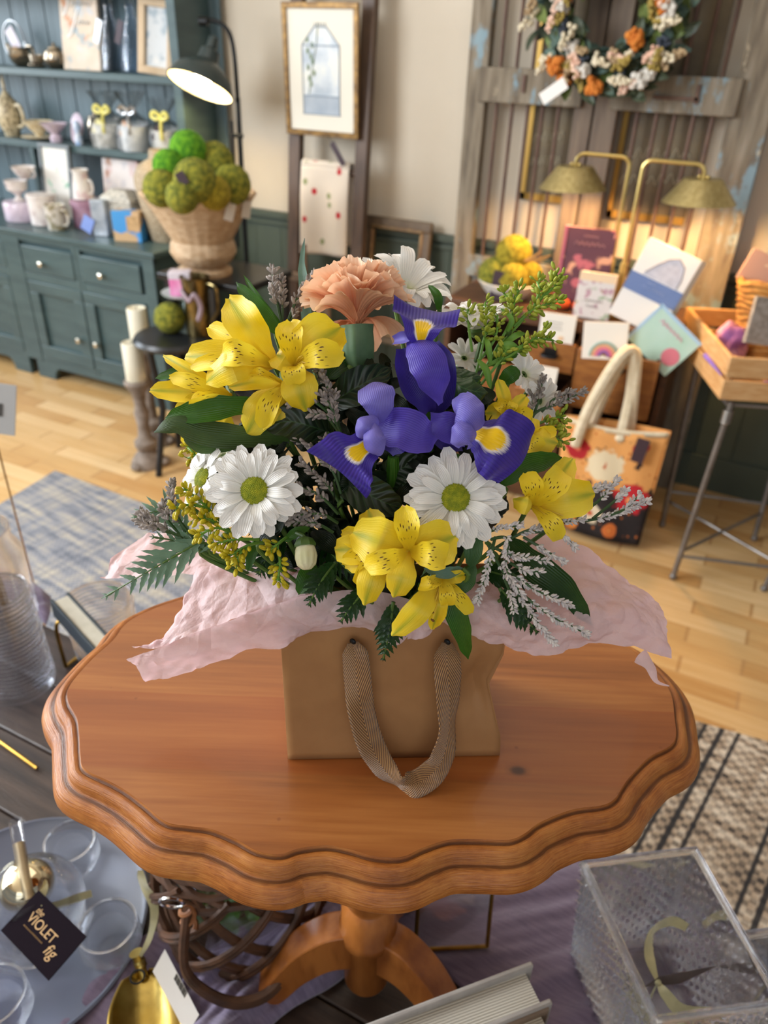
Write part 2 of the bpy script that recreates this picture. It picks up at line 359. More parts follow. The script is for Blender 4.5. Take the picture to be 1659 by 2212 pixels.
b = MB(TR((-3.80, 3.215, Z1+.12)) @ Ry(-.5)); b.box((0, 0, 0), (.06, .003, .10)); b.build('card', mk('lilac_white_card', 'dcd6e2', rough=.6), t)
def panel(name, label, ca, p, w, h, tilt, mat, yaw=0, th=.012, parts=(), group=None, roll=0, framed=None, fmat=None, depth=.018):
    """upright flat thing standing at p (bottom centre), leaning back by tilt"""
    t = T(name, label, ca, p, group); M = TR(p) @ Rz(yaw) @ Rx(-tilt) @ Ry(roll)
    b = MB(M); b.box((0, th/2, h/2), (w, th, h)); b.build('artwork' if framed else 'cover', mat, t, bev=0 if framed else .0015)
    if framed:
        b = MB(M); f = framed
        b.box((0, th/2-depth*.3, f/2), (w+2*f*.2, depth, f)); b.box((0, th/2-depth*.3, h-f/2), (w+2*f*.2, depth, f))
        b.box((-w/2+f*.3, th/2-depth*.3, h/2), (f, depth, h-2*f)); b.box((w/2-f*.3, th/2-depth*.3, h/2), (f, depth, h-2*f)); b.build('frame', fmat, t, bev=.002)
    return t, M
def m_print(name, bgc, blobs, sc=9, c2=None):
    """printed picture: soft painted patches in given colours over a ground colour"""
    m, t = NT(name); c = coords(t); col = hx(bgc)
    for k, (cc, lo, hi, s) in enumerate(blobs):
        n = nd(t, 'TexNoise', {'Vector': nd(t, 'Mapping', {0: c, 'Location': (k*3.7, k*1.3, k*2.1)}).outputs[0], 'Scale': s, 'Detail': 2}).outputs[0]
        col = mix(t, ramp(t, n, [(lo, 0.0), (hi, 1.0)]), col, hx(cc))
    return fin(m, t, col, .5)
MWHITE = mk('white_paper', 'e6e3de', rough=.7); MINK = mk('dark_print', '4a4742', rough=.6)
t, M = panel('picture_book', 'tall pale illustrated book with white script, standing on the top shelf', 'book', (-3.30, 3.17, Z1), .245, .34, .12, m_print('interior_scene_cover', 'cdbba4', [('d9c6b2', .4, .6, 9), ('8ea0a8', .55, .7, 14), ('c98d63', .62, .7, 11), ('b7c4cf', .58, .72, 8)]), th=.02)
text('J', .11, M @ TR((-.075, -.003, .285)) @ Rx(pi/2), MWHITE, t, shear=.4); scrib(M @ TR((0, -.002, 0)), -.045, .085, .275, .03, MWHITE, t, .003); text('J', .13, M @ TR((-.045, -.003, .205)) @ Rx(pi/2), MWHITE, t, shear=.5); scrib(M @ TR((0, -.002, 0)), -.01, .07, .20, .026, MWHITE, t, .003)
MGEMB = m_glass('embossed_clear_glass', (.93, .96, 1, 1), .05, bump=1, bs=.8, sc=90, kind='vor', base=.10)
MTAGD = mk('dark_plum_card', '3a2a33', rough=.5)
for x, lab in ((-3.08, 'tall embossed glass bottle nearer the tall pale illustrated book'), (-2.95, 'tall embossed glass bottle wearing a dark plum tag')):
    t = T('glass_bottle', lab, 'bottle', (x, 3.17, Z1), 'embossed glass bottles on the top shelf'); b = MB(TR((x, 3.17, Z1)))
    b.lathe([(.001, 0), (.062, 0), (.065, .01), (.055, .09), (.035, .19), (.018, .235), (.018, .265), (.024, .27), (.02, .275), (.014, .262), (.014, .235), (.031, .188), (.05, .09), (.058, .012), (.001, .008)], 24, cap=False); b.build('body', MGEMB, t)
    b = MB(TR((x, 3.17, Z1+.268))); b.lathe([(.001, 0), (.014, 0), (.016, .012), (.02, .02), (.014, .034), (.001, .036)], 16, cap=False); b.build('stopper', MGEMB, t)
    b = MB(TR((x-.01, 3.10, Z1+.165)) @ Ry(.42)); b.box((0, 0, 0), (.034, .002, .10)); b.build('tag', MTAGD if x > -3 else MWIRE, t, label='dark plum tag' if x > -3 else None)
MLIM = mk('limed_oak', 'cdb89a', 'b59c7b', sc=10, st=(1, 1, .2), rough=.6)
panel('framed_picture', 'small pale limed wood framed street picture leaning at the right end of the top shelf', 'picture', (-2.79, 3.13, Z1), .16, .30, .10, m_print('street_picture', 'c9cfd3', [('8fa3b2', .5, .62, 14), ('efe9df', .5, .66, 9), ('6f6a63', .64, .7, 18)]), yaw=.30, roll=.10, framed=.032, fmat=MLIM, depth=.03)
# second shelf
vessel('ewer', 'toile patterned ewer with a tall curved spout, leftmost on the second shelf', 'jug', (-3.90, 3.18, Z2), [(.04, 0), (.042, .02), (.06, .06), (.064, .11), (.055, .16), (.03, .19)], MPAT, handle=(.055, .05, .15, .05, .009), hm=MCREAM, lid=[(.032, .188), (.02, .20), (.008, .22), (.009, .26), (.004, .29), (.001, .295)])
vessel('teacup', 'wide cream teacup on a lilac saucer on the second shelf', 'cup', (-3.67, 3.16, Z2+.014), BOWL, MCREAM, saucer=.095)
vessel('footed_bowl', 'small footed lilac bowl beside the wide cream teacup', 'bowl', (-3.52, 3.13, Z2), [(.028, 0), (.03, .025), (.018, .035), (.05, .07), (.07, .09)], MLIL)
for x, z, r, lab in ((-3.44, .09, .068, 'lilac plate stood on edge behind the footed lilac bowl'), (-3.40, .05, .05, 'small lilac saucer stood on edge at the foot of the lilac plate')):
    M = TR((x, 3.22 if r > .06 else 3.17, Z2+r)) @ Rz(-.3) @ Rx(pi/2-.2); b = MB(M); b.lathe([(.001, .004), (r*.6, .002), (r, .012), (r, .008), (r*.6, -.003), (.001, -.003)], 32, cap=False); b.build('plate', MLIL, label=lab, ca='plate')
vessel('silver_jar', 'dark silver lidded jar between the plates and the wrapped mugs', 'jar', (-3.30, 3.21, Z2), [(.04, 0), (.046, .03), (.046, .10), (.036, .12)], MSIL, lid=[(.038, .12), (.038, .13), (.01, .135), (.012, .148), (.001, .15)])
vessel('pepper_pot', 'slender blue and white pot in front of the dark silver jar', 'pot', (-3.335, 3.11, Z2), [(.018, 0), (.02, .03), (.013, .06), (.02, .085), (.012, .11)], mk('blue_white_glaze', 'd5dbe4', '7fa0c8', sc=30, rough=.2))
MCEL = m_glass('clear_cellophane', (1, 1, 1, 1), .12, ior=1.3, bump=1, bs=1.0, sc=30, base=.32)
MYR = mk('yellow_ribbon', 'c9c04a', 'e0d878', sc=12, rough=.4, sheen=.4)
def wrapped(x, y, r, h, lab, mug, accents):
    t = T('wrapped_mug', lab, 'gift', (x, y, Z2), 'cellophane wrapped mugs on the second shelf')
    b = MB(TR((x, y, Z2))); b.lathe([(.001, 0), (r*.62, 0), (r*.7, .01), (r*.72, h*.42), (r*.66, h*.42), (r*.62, .012), (.001, .012)], 24, cap=False); b.build('mug', mug, t)
    b = MB(TR((x, y, Z2))); b.lathe([(.001, -.0), (r*.95, .0), (r*1.02, h*.25), (r*.8, h*.5), (r*.16, h*.68), (r*.55, h*.86), (r*.75, h)], 22, cap=False, wob=lambda a, u: 1+(.16*u*sin(5*a+x*9)+.1*sin(9*a)*u)); b.build('cellophane', MCEL, t)
    b = MB(TR((x, y-.02, Z2+h*.66)))
    for s in (-1, 1): b.tube(cat([(0, 0, 0), (s*.03, -.01, .022), (s*.05, -.012, .004), (s*.02, -.012, -.01), (0, 0, 0)], 5), (.009, .0015), 6)
    b.tube(cat([(0, 0, 0), (.02, -.03, -.04), (.03, -.045, -.10)], 4), (.008, .0015), 6); b.build('ribbon', MYR if accents[0] else MWIRE, t)
    b = MB(TR((x, y-r*.6, Z2+h*.36)) @ Ry(.5)); b.box((0, 0, 0), (.05, .012, .07)); b.build('sachet', accents[1], t)
MDK = mk('dark_chocolate_wrap', '40343a', rough=.4)
wrapped(-3.17, 3.16, .095, .25, 'cellophane wrapped mug with a big yellow bow, left one on the second shelf', mk('grey_stripe_mug', 'cfd0cc', '9a9b96', sc=30, rough=.3), (1, mk('lemon_sachet', 'd9d39a', rough=.5)))
wrapped(-2.985, 3.14, .088, .26, 'cellophane wrapped mug with a silver bow, the middle one of three', mk('white_mug', 'dcdfe0', 'aab3bb', sc=16, rough=.3), (0, mk('orange_sachet', 'b98a6a', 'd3cfc8', sc=20, rough=.5)))
wrapped(-2.80, 3.16, .085, .24, 'cellophane wrapped mug with a yellow bow nearest the floor lamp', mk('grey_mug', 'b5b7b4', 'dcdcd8', sc=16, rough=.3), (1, MDK))
# counter
t, M = panel('botanical_print', 'botanical print of green leaves in a slim grey frame on the dresser counter', 'picture', (-3.475, 3.03, ZC), .215, .375, .10, m_print('fern_drawing', 'd9d6cf', [('7fae93', .60, .68, 14), ('9fc0aa', .62, .72, 24)]), framed=.02, fmat=mk('grey_frame', '5d6569', rough=.4))
vessel('porcelain_cup', 'upper porcelain cup of the stack at the left of the counter', 'cup', (-3.63, 2.98, ZC+.20), [(.02, 0), (.035, .015), (.055, .045), (.062, .06)], MPORC, handle=(.05, .012, .05, .028, .004))
vessel('porcelain_goblet', 'floral porcelain goblet beneath the upper porcelain cup', 'cup', (-3.66, 2.94, ZC+.095), [(.03, 0), (.012, .02), (.02, .035), (.05, .055), (.058, .1)], MPORC)
vessel('lidded_tin', 'wide lilac tin under the porcelain goblet', 'tin', (-3.655, 2.95, ZC), [(.095, 0), (.098, .004), (.098, .085), (.094, .092), (.002, .094)], MLIL)
vessel('canister', 'round floral canister with a pale lid in front of the botanical print', 'canister', (-3.47, 2.92, ZC), [(.062, 0), (.068, .004), (.07, .13), (.073, .131), (.073, .15), (.004, .155)], MPORC)
vessel('floral_mug', 'floral mug at the front of the counter with a leafy handle', 'mug', (-3.325, 2.87, ZC), [(.045, 0), (.048, .004), (.05, .115), (.053, .12)], mk('leafy_mug', 'd6d0c6', '948b6e', sc=30, rough=.3, lo=.48, hi=.6), handle=(.048, .025, .095, .035, .006))
vessel('round_box', 'wide plum hat box behind the floral mug', 'box', (-3.25, 3.03, ZC), [(.088, 0), (.09, .003), (.09, .105), (.094, .106), (.094, .13), (.003, .134)], mk('plum_box', '8b6377', 'a88697', sc=14, rough=.5))
vessel('latte_mug', 'tapered floral mug on top of the plum hat box', 'mug', (-3.27, 3.02, ZC+.134), [(.05, 0), (.053, .004), (.045, .07), (.036, .12), (.044, .14)], mk('rose_mug', 'd9d4cd', 'b48a94', sc=22, rough=.3, lo=.52, hi=.68), handle=(.045, .03, .09, .03, .005))
panel('recipe_book', 'pale pink and cream book standing behind the tins', 'book', (-3.10, 3.10, ZC), .24, .325, .10, m_print('pale_book_cover', 'd3cbc6', [('c9a9a4', .52, .64, 8), ('a2785f', .62, .7, 9), ('b9b5b8', .5, .7, 22)]), th=.03)
MTIN = mk('speckled_tin', '9b978f', 'c6c1b4', sc=60, rough=.35, metal=.2)
t = T('tea_caddy', 'hinged speckled tin caddy behind the blue box', 'tin', (-2.96, 2.98, ZC)); b = MB(); b.box((-2.96, 2.98, ZC+.075), (.2, .12, .15)); b.build('body', MTIN, t, bev=.006)
b = MB(); b.box((-2.96, 2.98, ZC+.163), (.2, .12, .026)); b.hexa([V((-2.96+x*.1, 2.98+y*.06, ZC+.176)) for x, y in ((-1, -1), (1, -1), (1, 1), (-1, 1))], [V((-2.96+x*.05, 2.98+y*.03, ZC+.215)) for x, y in ((-1, -1), (1, -1), (1, 1), (-1, 1))]); b.build('lid', MTIN, t, bev=.004)
t = T('slim_tin', 'slim grey blue tin with a blue tag, left of the blue box', 'tin', (-3.04, 2.90, ZC)); b = MB(TR((-3.04, 2.90, ZC)) @ Rz(.3)); b.box((0, 0, .085), (.075, .06, .17)); b.build('body', mk('grey_blue_tin', '8f9aa6', 'b9c0c7', sc=20, rough=.3, metal=.3), t, bev=.004)
b = MB(TR((-3.09, 2.85, ZC+.055)) @ Rz(.2) @ Ry(.5)); b.box((0, 0, 0), (.06, .003, .075)); b.build('tag', mk('blue_tag', '7c93d0', rough=.5), t, label='blue tag')
t = T('soap_box', 'blue and tan printed box at the right front of the dresser counter', 'box', (-2.85, 2.89, ZC)); b = MB(TR((-2.85, 2.89, ZC)) @ Rz(.35)); b.box((.0, 0, .07), (.14, .075, .14)); b.build('carton', m_print('blue_tan_carton', '3f8fce', [('c6a57c', .5, .52, 7), ('cfe0da', .6, .66, 9)]), t, bev=.002)
b = MB(TR((-2.85, 2.89, ZC)) @ Rz(.35)); b.box((.035, -.0385, .085), (.065, .002, .07)); b.build('picture', mk('tan_picture', 'c9a478', 'a98a5c', sc=40, rough=.5), t)
# demijohn
MWK = mk('pale_wicker', 'b9a98f', '8e7b60', sc=120, rough=.7, bump=.6, bsc=180)
vessel('demijohn', 'big pale wicker covered bottle at the right end of the counter, behind the urn', 'bottle', (-2.72, 3.0, ZC), [(.07, 0), (.075, .01), (.10, .12), (.125, .25), (.125, .29), (.10, .34), (.045, .37), (.04, .41)], MWK)
# ------------------------------------------------------------------ floor lamp, urn, candles
MBLK = mk('black_iron', '1d1f21', rough=.4, metal=.6)
MSHIN = mk('white_enamel', 'f2ead2', rough=.35)
MBULB = mk('bulb_glow', 'fff0c8', rough=.5, em=hx('ffe0a0'), es=110)
t = T('floor_lamp', 'black metal arm floor lamp with a lit bell shade beside the dresser', 'lamp', (-2.28, 3.05, 0))
b = MB(TR((-2.28, 3.05, 0))); b.lathe([(.001, 0), (.13, 0), (.13, .012), (.02, .03), (.001, .03)], 32, cap=False); b.build('base', MBLK, t)
b = MB(); b.tube([(-2.28, 3.05, .02), (-2.28, 3.05, .9), (-2.275, 3.05, 1.45)], .011, 10); b.tube(cat([(-2.275, 3.05, 1.45), (-2.28, 3.05, 1.62), (-2.30, 3.04, 1.70), (-2.36, 3.02, 1.73), (-2.40, 3.0, 1.715)], 6), .009, 10); b.build('pole', MBLK, t)
b = MB(); b.tube([(-2.31, 3.03, .82), (-2.30, 3.03, 1.36)], .007, 8); b.tube([(-2.31, 3.03, 1.30), (-2.255, 3.045, 1.30)], .009, 8); b.build('bracket', MBLK, t)
b = MB(); b.tube([(-2.41, 3.0, 1.725), (-2.375, 3.01, 1.725)], .018, 10); b.build('swivel', MBLK, t)
SH = V((-2.385, 2.99, 1.565)); SD = V((.10, .52, 1)).normalized(); SM = aim(SH, SD)
b = MB(SM); b.lathe([(.138, -.09), (.143, -.092), (.143, -.086), (.12, -.035), (.075, 0.0), (.046, .018), (.04, .06), (.024, .07), (.02, .115), (.012, .12), (.001, .121)], 40, cap=False); b.build('lamp_shade', mk('dark_green_enamel', '2f3a3a', rough=.3), t)
b = MB(SM); b.lathe([(.138, -.09), (.117, -.038), (.073, -.006), (.04, .012), (.001, .014)], 40, cap=False); b.build('shade_lining', MSHIN, t, label='white enamel shade lining')
b = MB(SM); b.ball((0, 0, -.06), (.036, .036, .045), 16, 12); b.build('bulb', MBULB, t, label='glowing bulb')
def lamp(name, loc, e, col, rad, spot=None, d=(0, 0, -1)):
    l = bpy.data.lights.new(name, 'SPOT' if spot else 'POINT'); l.energy = e; l.color = col; l.shadow_soft_size = rad
    if spot: l.spot_size = radians(spot); l.spot_blend = .35
    o = bpy.data.objects.new(name, l); COL.objects.link(o); o.location = loc; o.rotation_euler = V(d).to_track_quat('-Z', 'Y').to_euler()
MBLACK = mk('black_lacquer', '15171a', '1d2024', sc=5, rough=.3)
MWICK = mk('tan_basketwork', 'c2a98a', 'a98c6a', sc=30, st=(1, 1, 3), rough=.65, bump=.5, bsc=120)
t = T('plinth_stand', 'black lacquered stand carrying the basketwork urn', 'stand', (-2.12, 2.70, 0))
b = MB(); b.box((-2.12, 2.68, .79), (.46, .36, .03)); b.build('top', MBLACK, t, bev=.006)
for sx in (-1, 1):
    for sy in (-1, 1):
        b = MB(); b.box((-2.12+sx*.2, 2.69+sy*.14, .387), (.04, .04, .774)); b.build('leg', MBLACK, t, bev=.004)
b = MB(); b.box((-2.12, 2.69, .3), (.38, .26, .02)); b.build('lower_shelf', MBLACK, t)
UL = (-2.165, 2.60, .806); t = T('urn', 'large tan basketwork urn heaped with moss balls on the black stand', 'urn', UL)
b = MB(TR(UL)); b.lathe([(.001, 0), (.11, 0), (.112, .02), (.075, .035), (.11, .05), (.135, .09), (.13, .125), (.122, .14), (.15, .19), (.19, .265), (.22, .31), (.23, .32), (.22, .33), (.188, .275), (.12, .16), (.001, .15)], 72, cap=False, wob=lambda a, u: 1+.030*abs(sin(a*11))); b.build('body', MWICK, t)
def m_moss(n, a, b_): return mk(n, a, b_, sc=55, rough=.95, bump=1, bsc=220, bd=.006, lo=.4, hi=.62)
MM1 = m_moss('olive_moss', '5d6420', '93902f'); MM2 = m_moss('bright_green_moss', '3f7a10', '6aa31c'); MM3 = m_moss('yellow_moss', '7d7018', 'a8962a')
def moss(p, r, mat, lab, grp):
    b = MB(); b.ball(p, r, 40, 28)
    c = V(p)
    for k, v in enumerate(b.v):
        d = (v-c).normalized(); b.v[k] = c + d*r*(1+.05*noise.noise(d*22+c*9)+.03*noise.noise(d*60+c*5))
    return b.build('moss_ball', mat, label=lab, ca='moss ball', group=grp, org=(p[0], p[1], p[2]-r))
G1 = 'moss balls heaped in the basketwork urn'
for (px, py, d, r, mm, lab) in ((413, 328, 2.86, .072, MM2, 'bright green moss ball crowning the heap in the urn'), (372, 363, 2.83, .062, MM2, 'bright green moss ball just below and left of the topmost one'),
    (470, 355, 2.93, .078, MM1, 'olive moss ball right of the topmost green one, touching the lamp pole'), (428, 393, 2.74, .078, MM1, 'olive moss ball in the middle front of the urn heap'),
    (355, 410, 2.80, .068, MM1, 'olive moss ball at the left rim of the urn'), (400, 428, 2.72, .06, MM1, 'half sunk olive moss ball at the front left of the urn heap'), (508, 402, 2.90, .074, MM1, 'olive moss ball overhanging the right rim of the urn'), (470, 420, 2.80, .062, MM3, 'yellowish moss ball sunk in the right of the urn heap')):
    moss(at(px-7, py-3, d+.05), r, mm, lab, G1)
def cardtag(p, w, h, yaw, roll, mat, lab, name='price_tag', tilt=0):
    M = TR(p) @ Rz(yaw) @ Rx(tilt) @ Ry(roll); t = T(name, lab, 'tag', p); b = MB(M); b.box((0, 0, -h/2), (w, .0015, h)); b.build('card', mat, t)
    b = MB(M); b.tube([(0, 0, -.006), (0, .0, .03)], .0012, 5); b.build('string', MBLK, t); return t, M
MBEI = mk('buff_card', 'c2b8aa', rough=.7)
for a, rl, lab in ((-18, .30, 'buff price tag hanging on the right rim of the urn, the nearer one'), (4, .2, 'buff price tag hanging furthest right on the rim of the urn')):
    cardtag(V((UL[0]+.232*cos(radians(a)), UL[1]+.232*sin(radians(a)), 1.118)), .036, .066, radians(a+90)*.6, rl, MBEI, lab)
cardtag(V((UL[0]+.228*cos(radians(-44)), UL[1]+.228*sin(radians(-44)), 1.150)), .028, .036, .5, .05, MBEI, 'tiny pale tag stuck among the moss balls')
cardtag(at(385, 372, 2.70), .034, .045, YAW, -.5, MDK, 'dark card tag leaning on the moss balls at the left')
# brass pitcher, cake stand, moss ball on low black table
t = T('low_table', 'low round black table with the cake stand in front of the dresser corner', 'table', (-2.17, 2.36, 0))
BT = V((-2.165, 2.355, .60))
b = MB(TR(BT)); b.lathe([(.001, -.03), (.155, -.03), (.165, -.015), (.155, 0), (.001, 0)], 48, cap=False); b.build('top', MBLACK, t)
for k in range(3):
    a = k*2*pi/3+.4; b = MB(); b.tube([BT+V((.13*cos(a), .13*sin(a), -.02)), BT+V((.10*cos(a), .10*sin(a), -.3)), BT+V((.17*cos(a), .17*sin(a), -.6))], .014, 8); b.build('leg', MBLACK, t)
BP = atz(432, 722, .60)
MBRASSD = mk('aged_brass', '8f8058', '5f5234', sc=20, rough=.3, metal=1)
t = T('brass_pitcher', 'tall hammered brass pitcher with a ribbon in front of the urn', 'pitcher', BP)
b = MB(TR(BP)); b.lathe([(.001, 0), (.05, 0), (.052, .01), (.05, .15), (.058, .235), (.062, .24), (.058, .242), (.047, .15), (.047, .012), (.001, .01)], 32, cap=False, wob=lambda a, u: 1+.02*abs(sin(a*9))); b.build('body', MBRASSD, t)
b = MB(TR(BP)); b.tube(cat([(.05, 0, .22), (.10, 0, .21), (.105, 0, .12), (.05, 0, .05)], 6), .007, 8); b.build('handle', MBRASSD, t)
b = MB(TR(BP+V((.02, -.06, .16)))); b.tube(cat([(-.05, .01, .03), (0, -.01, 0), (.03, -.01, .03), (.05, 0, -.02), (.035, -.01, -.08)], 5), (.010, .002), 6); b.build('ribbon', mk('mauve_ribbon', '8b7880', rough=.4), t)
CP = atz(378, 720, .60)
moss((CP.x-.02, CP.y, .60+.062), .064, MM1, 'olive moss ball on the low black table under the cake stand plate', None)
t = T('cake_stand', 'small footed pale plate holding the pink box on the low black table', 'plate', (CP.x+.035, CP.y+.09, .6)); b = MB(TR((CP.x+.02, CP.y+.07, .6)))
b.lathe([(.001, 0), (.05, 0), (.02, .02), (.015, .125), (.04, .14), (.095, .155), (.1, .162), (.04, .15), (.001, .148)], 36, cap=False); b.build('stand', mk('pale_blue_glaze', 'b3c6c4', rough=.25), t)
t = T('pink_box', 'small pink and white striped box on the pale footed plate', 'box', (CP.x, CP.y+.06, .75)); b = MB(TR((CP.x+.01, CP.y+.06, .786)) @ Rz(.5)); b.box((0, 0, 0), (.085, .06, .07)); b.build('carton', mk('pink_carton', 'd35a9c', 'e7a3c8', sc=12, st=(1, 4, 1), rough=.45), t, bev=.003)
b = MB(TR((CP.x+.01, CP.y+.06, .834)) @ Rz(.5)); b.box((0, 0, 0), (.088, .063, .03)); b.build('lid', mk('white_carton', 'cfc6cf', rough=.5), t, bev=.003)
MWAX = mk('ivory_wax', 'e8e3d0', 'ded7bf', sc=6, rough=.45, transl=.15)
MCAR = mk('carved_grey_wood', '6b5d50', '90847a', sc=22, rough=.7, bump=.5, bsc=60)
def candlestick(p, hh, ch, lab, lab2):
    t = T('candlestick', lab, 'candlestick', p); b = MB(TR(p)); s = hh/.42
    b.lathe([(.001, 0), (.075, 0), (.078, .02), (.06, .05), (.035, .075), (.05, .10), (.05, .12), (.03, .14), (.025, .2*s), (.033, .26*s), (.024, .30*s), (.03, .36*s), (.052, .395*s), (.056, .41*s), (.05, .42*s), (.001, .42*s)], 32, cap=False, wob=lambda a, u: 1+.06*sin(3*a)*(u < .35)); b.build('column', MCAR, t)
    for k in range(3):
        a = k*2*pi/3+.5; b = MB(); b.ball(V(p)+V((.07*cos(a), .07*sin(a), .02)), (.03, .03, .021), 12, 8); b.build('foot', MCAR, t)
    q = V(p)+V((0, 0, hh)); t = T('candle', lab2, 'candle', q); b = MB(TR(q)); b.lathe([(.001, 0), (.041, 0), (.042, .003), (.042, ch-.004), (.039, ch), (.03, ch-.006), (.001, ch-.008)], 32, cap=False); b.build('wax', MWAX, t)
    b = MB(TR(q)); b.tube([(0, 0, ch-.01), (.001, 0, ch+.008)], .0015, 6); b.build('wick', MBLK, t)
candlestick((-2.30, 2.25, 0), .41, .165, 'nearer carved grey candlestick on the floor by the dresser', 'shorter ivory pillar candle on the nearer carved candlestick')
candlestick((-2.425, 2.43, 0), .475, .18, 'further and taller carved grey candlestick, half hidden by the nearer one', 'ivory pillar candle standing higher, on the further candlestick')
# ------------------------------------------------------------------ ladder with print and towel
MWAL = mk('dark_walnut', '4a3a30', '5f4b3d', sc=8, st=(4, 4, .6), rough=.5)
t = T('blanket_ladder', 'dark wooden display ladder leaning on the cream wall', 'ladder', (-1.9, 3.15, 0))
LT = lambda z: 3.10+.08*z
for x in (-2.075, -1.73):
    b = MB(); b.hexa([(x-.03, 3.08, 0), (x+.03, 3.08, 0), (x+.03, 3.12, 0), (x-.03, 3.12, 0)], [(x-.03, 3.255, 2.2), (x+.03, 3.255, 2.2), (x+.03, 3.295, 2.2), (x-.03, 3.295, 2.2)]); b.build('rail', MWAL, t, bev=.004)
for z in (.3, .68, 1.175, 1.45, 1.84, 2.1):
    b = MB(); y = 3.10+.08*z; b.tube([(-2.08, y, z), (-1.72, y, z)], .013, 10); b.build('rung', MWAL, t)
MGILT = mk('gilt_moulding', '8a6a3a', '5e4526', sc=40, rough=.4, metal=.5)
def m_conserv():
    m, t = NT('glasshouse_print'); sx = nd(t, 'SeparateXYZ', {0: coords(t)})
    n = nd(t, 'TexNoise', {'Vector': coords(t), 'Scale': 9, 'Detail': 3}).outputs[0]
    col = ramp(t, n, [(.40, hx('a9b4bf')), (.52, hx('c6cdd2')), (.64, hx('dcdcd3'))]); return fin(m, t, col, .5)
fp = V((-1.915, 3.165, 1.315))
t, M = panel('framed_print', 'framed glasshouse print with a wide white mount hanging on the ladder', 'picture', fp, .355, .49, -.03, mk('white_mount', 'ddd8ca', rough=.7), framed=.022, fmat=MGILT)
b = MB(M); pts = [(-.088, .085), (.088, .085), (.088, .34), (.03, .405), (-.03, .405), (-.088, .34)]
b.add([(x, -.0006, z) for x, z in pts], [tuple(range(6))]); b.build('picture', m_conserv(), t)
b = MB(M)
def bar(p, q, r=.0022): b.tube([(p[0], -.002, p[1]), (q[0], -.002, q[1])], r, 5)
for p, q in (((-.09, .085), (-.09, .34)), ((.09, .085), (.09, .34)), ((-.09, .34), (.09, .34)), ((-.09, .155), (.09, .155)), ((-.09, .34), (-.03, .405)), ((.09, .34), (.03, .405)), ((-.03, .405), (.03, .405)), ((-.095, .085), (.095, .085))): bar(p, q)
for k in range(5): bar((-.026+k*.013, .405), (-.026+k*.013, .42), .0015)
b.build('drawn_lines', mk('slate_ink', '8794a2', rough=.6), t)
b = MB(M); b.box((0, -.0008, .12), (.172, .0004, .066)); b.build('drawn_base', mk('blue_grey_wash', '97a3b0', 'a9b3bd', sc=14, rough=.6), t)
b = MB(M)
for k in range(9):
    x, z = -.045+random.uniform(-.02, .03), .2+k*.02; b.ball((x, -.0022, z), (.007, .001, .012), 8, 5)
b.tube(cat([(-.06, -.002, .16), (-.045, -.002, .24), (-.02, -.002, .34), (-.01, -.002, .42)], 6), .0016, 5); b.build('drawn_vine', mk('leaf_wash', '5f7350', '8a987d', sc=30, rough=.6), t)
# towel
def m_towel():
    m, t = NT('cherry_printed_linen'); uv = nd(t, 'TexCoord').outputs['UV']; col = hx('d6cbbd')
    for (u, v, r, c) in ((.28, .28, .052, 'b52a33'), (.82, .52, .055, 'b52a33'), (.80, .04, .05, 'b52a33'), (.1, .6, .05, 'b52a33'), (.58, .32, .05, '8d9268'), (.10, .18, .05, '8d9268'), (.6, .42, .045, '8d9268'), (.45, .85, .05, '8d9268')):
        d = nd(t, 'VectorMath', {0: nd(t, 'Mapping', {0: uv, 'Location': (-u, -v*1.35, 0), 'Scale': (1, 1.35, 1)}).outputs[0]}, operation='LENGTH').outputs[1]
        col = mix(t, ramp(t, d, [(r*.8, 1.0), (r*1.15, 0.0)]), col, hx(c))
    return fin(m, t, col, .9, bump=nd(t, 'TexNoise', {'Scale': 150}).outputs[0], bs=.2)
def towelP(u, v):
    x = lerp(-2.035, -1.775, u); s = v*.78
    if s < .40: z, y = 1.19-s, 3.165+.05*0-.012*sin(u*9)*s*2
    else: z, y = 1.19-.40+(s-.40)*.0, 3.165
    z = 1.19-min(s, .40); return V((x, 3.170-.012*sin(u*8+1)*min(1, s*3)-.02*s, z))
t = T('tea_towel', 'cream tea towel printed with red cherries folded over the ladder rung', 'towel', (-1.905, 3.16, .8))
b = MB(); b.grid(lambda u, v: V((lerp(-2.03, -1.78, u), 3.168-.010*sin(u*8+1)*min(1, v*3)-.02*v, 1.193-.385*v+.012*u*v)), 24, 24)
b.grid(lambda u, v: V((lerp(-2.03, -1.78, u), 3.215+.005*sin(u*7)*v, 1.193-.34*v)), 20, 12)
b.grid(lambda u, v: V((lerp(-2.03, -1.78, u), 3.1915-.0235*cos(v*pi), 1.193+.0225*sin(v*pi))), 20, 8); b.build('cloth', m_towel(), t, solid=.002)
cardtag((-1.86, 3.152, 1.295), .026, .105, 0, -.62, MTAGD, 'dark tag slanting above the cherry tea towel on the ladder')
MFR = mk('worn_bronze_frame', '55483b', '6b5b48', sc=14, rough=.5); MFG = mk('worn_gilt_edge', '8d7450', '6b5540', sc=20, rough=.4, metal=.4)
t = T('empty_frame', 'empty bronze picture frame leaning on the green wainscot right of the ladder', 'frame', (-1.60, 3.24, .42))
M = TR((-1.585, 3.22, .42)) @ Rx(-.12)
for nm, a, c, mm, yy in (('frame', .34, .045, MFR, 0), ('inner_edge', .268, .016, MFG, -.006)):
    b = MB(M); H = .575-(.34-a); z0 = (.575-H)/2
    b.box((0, yy, z0+c/2), (a, .03, c)); b.box((0, yy, z0+H-c/2), (a, .03, c)); b.box((-a/2+c/2, yy, .2875), (c, .03, H-2*c)); b.box((a/2-c/2, yy, .2875), (c, .03, H-2*c)); b.build(nm, mm, t, bev=.005)
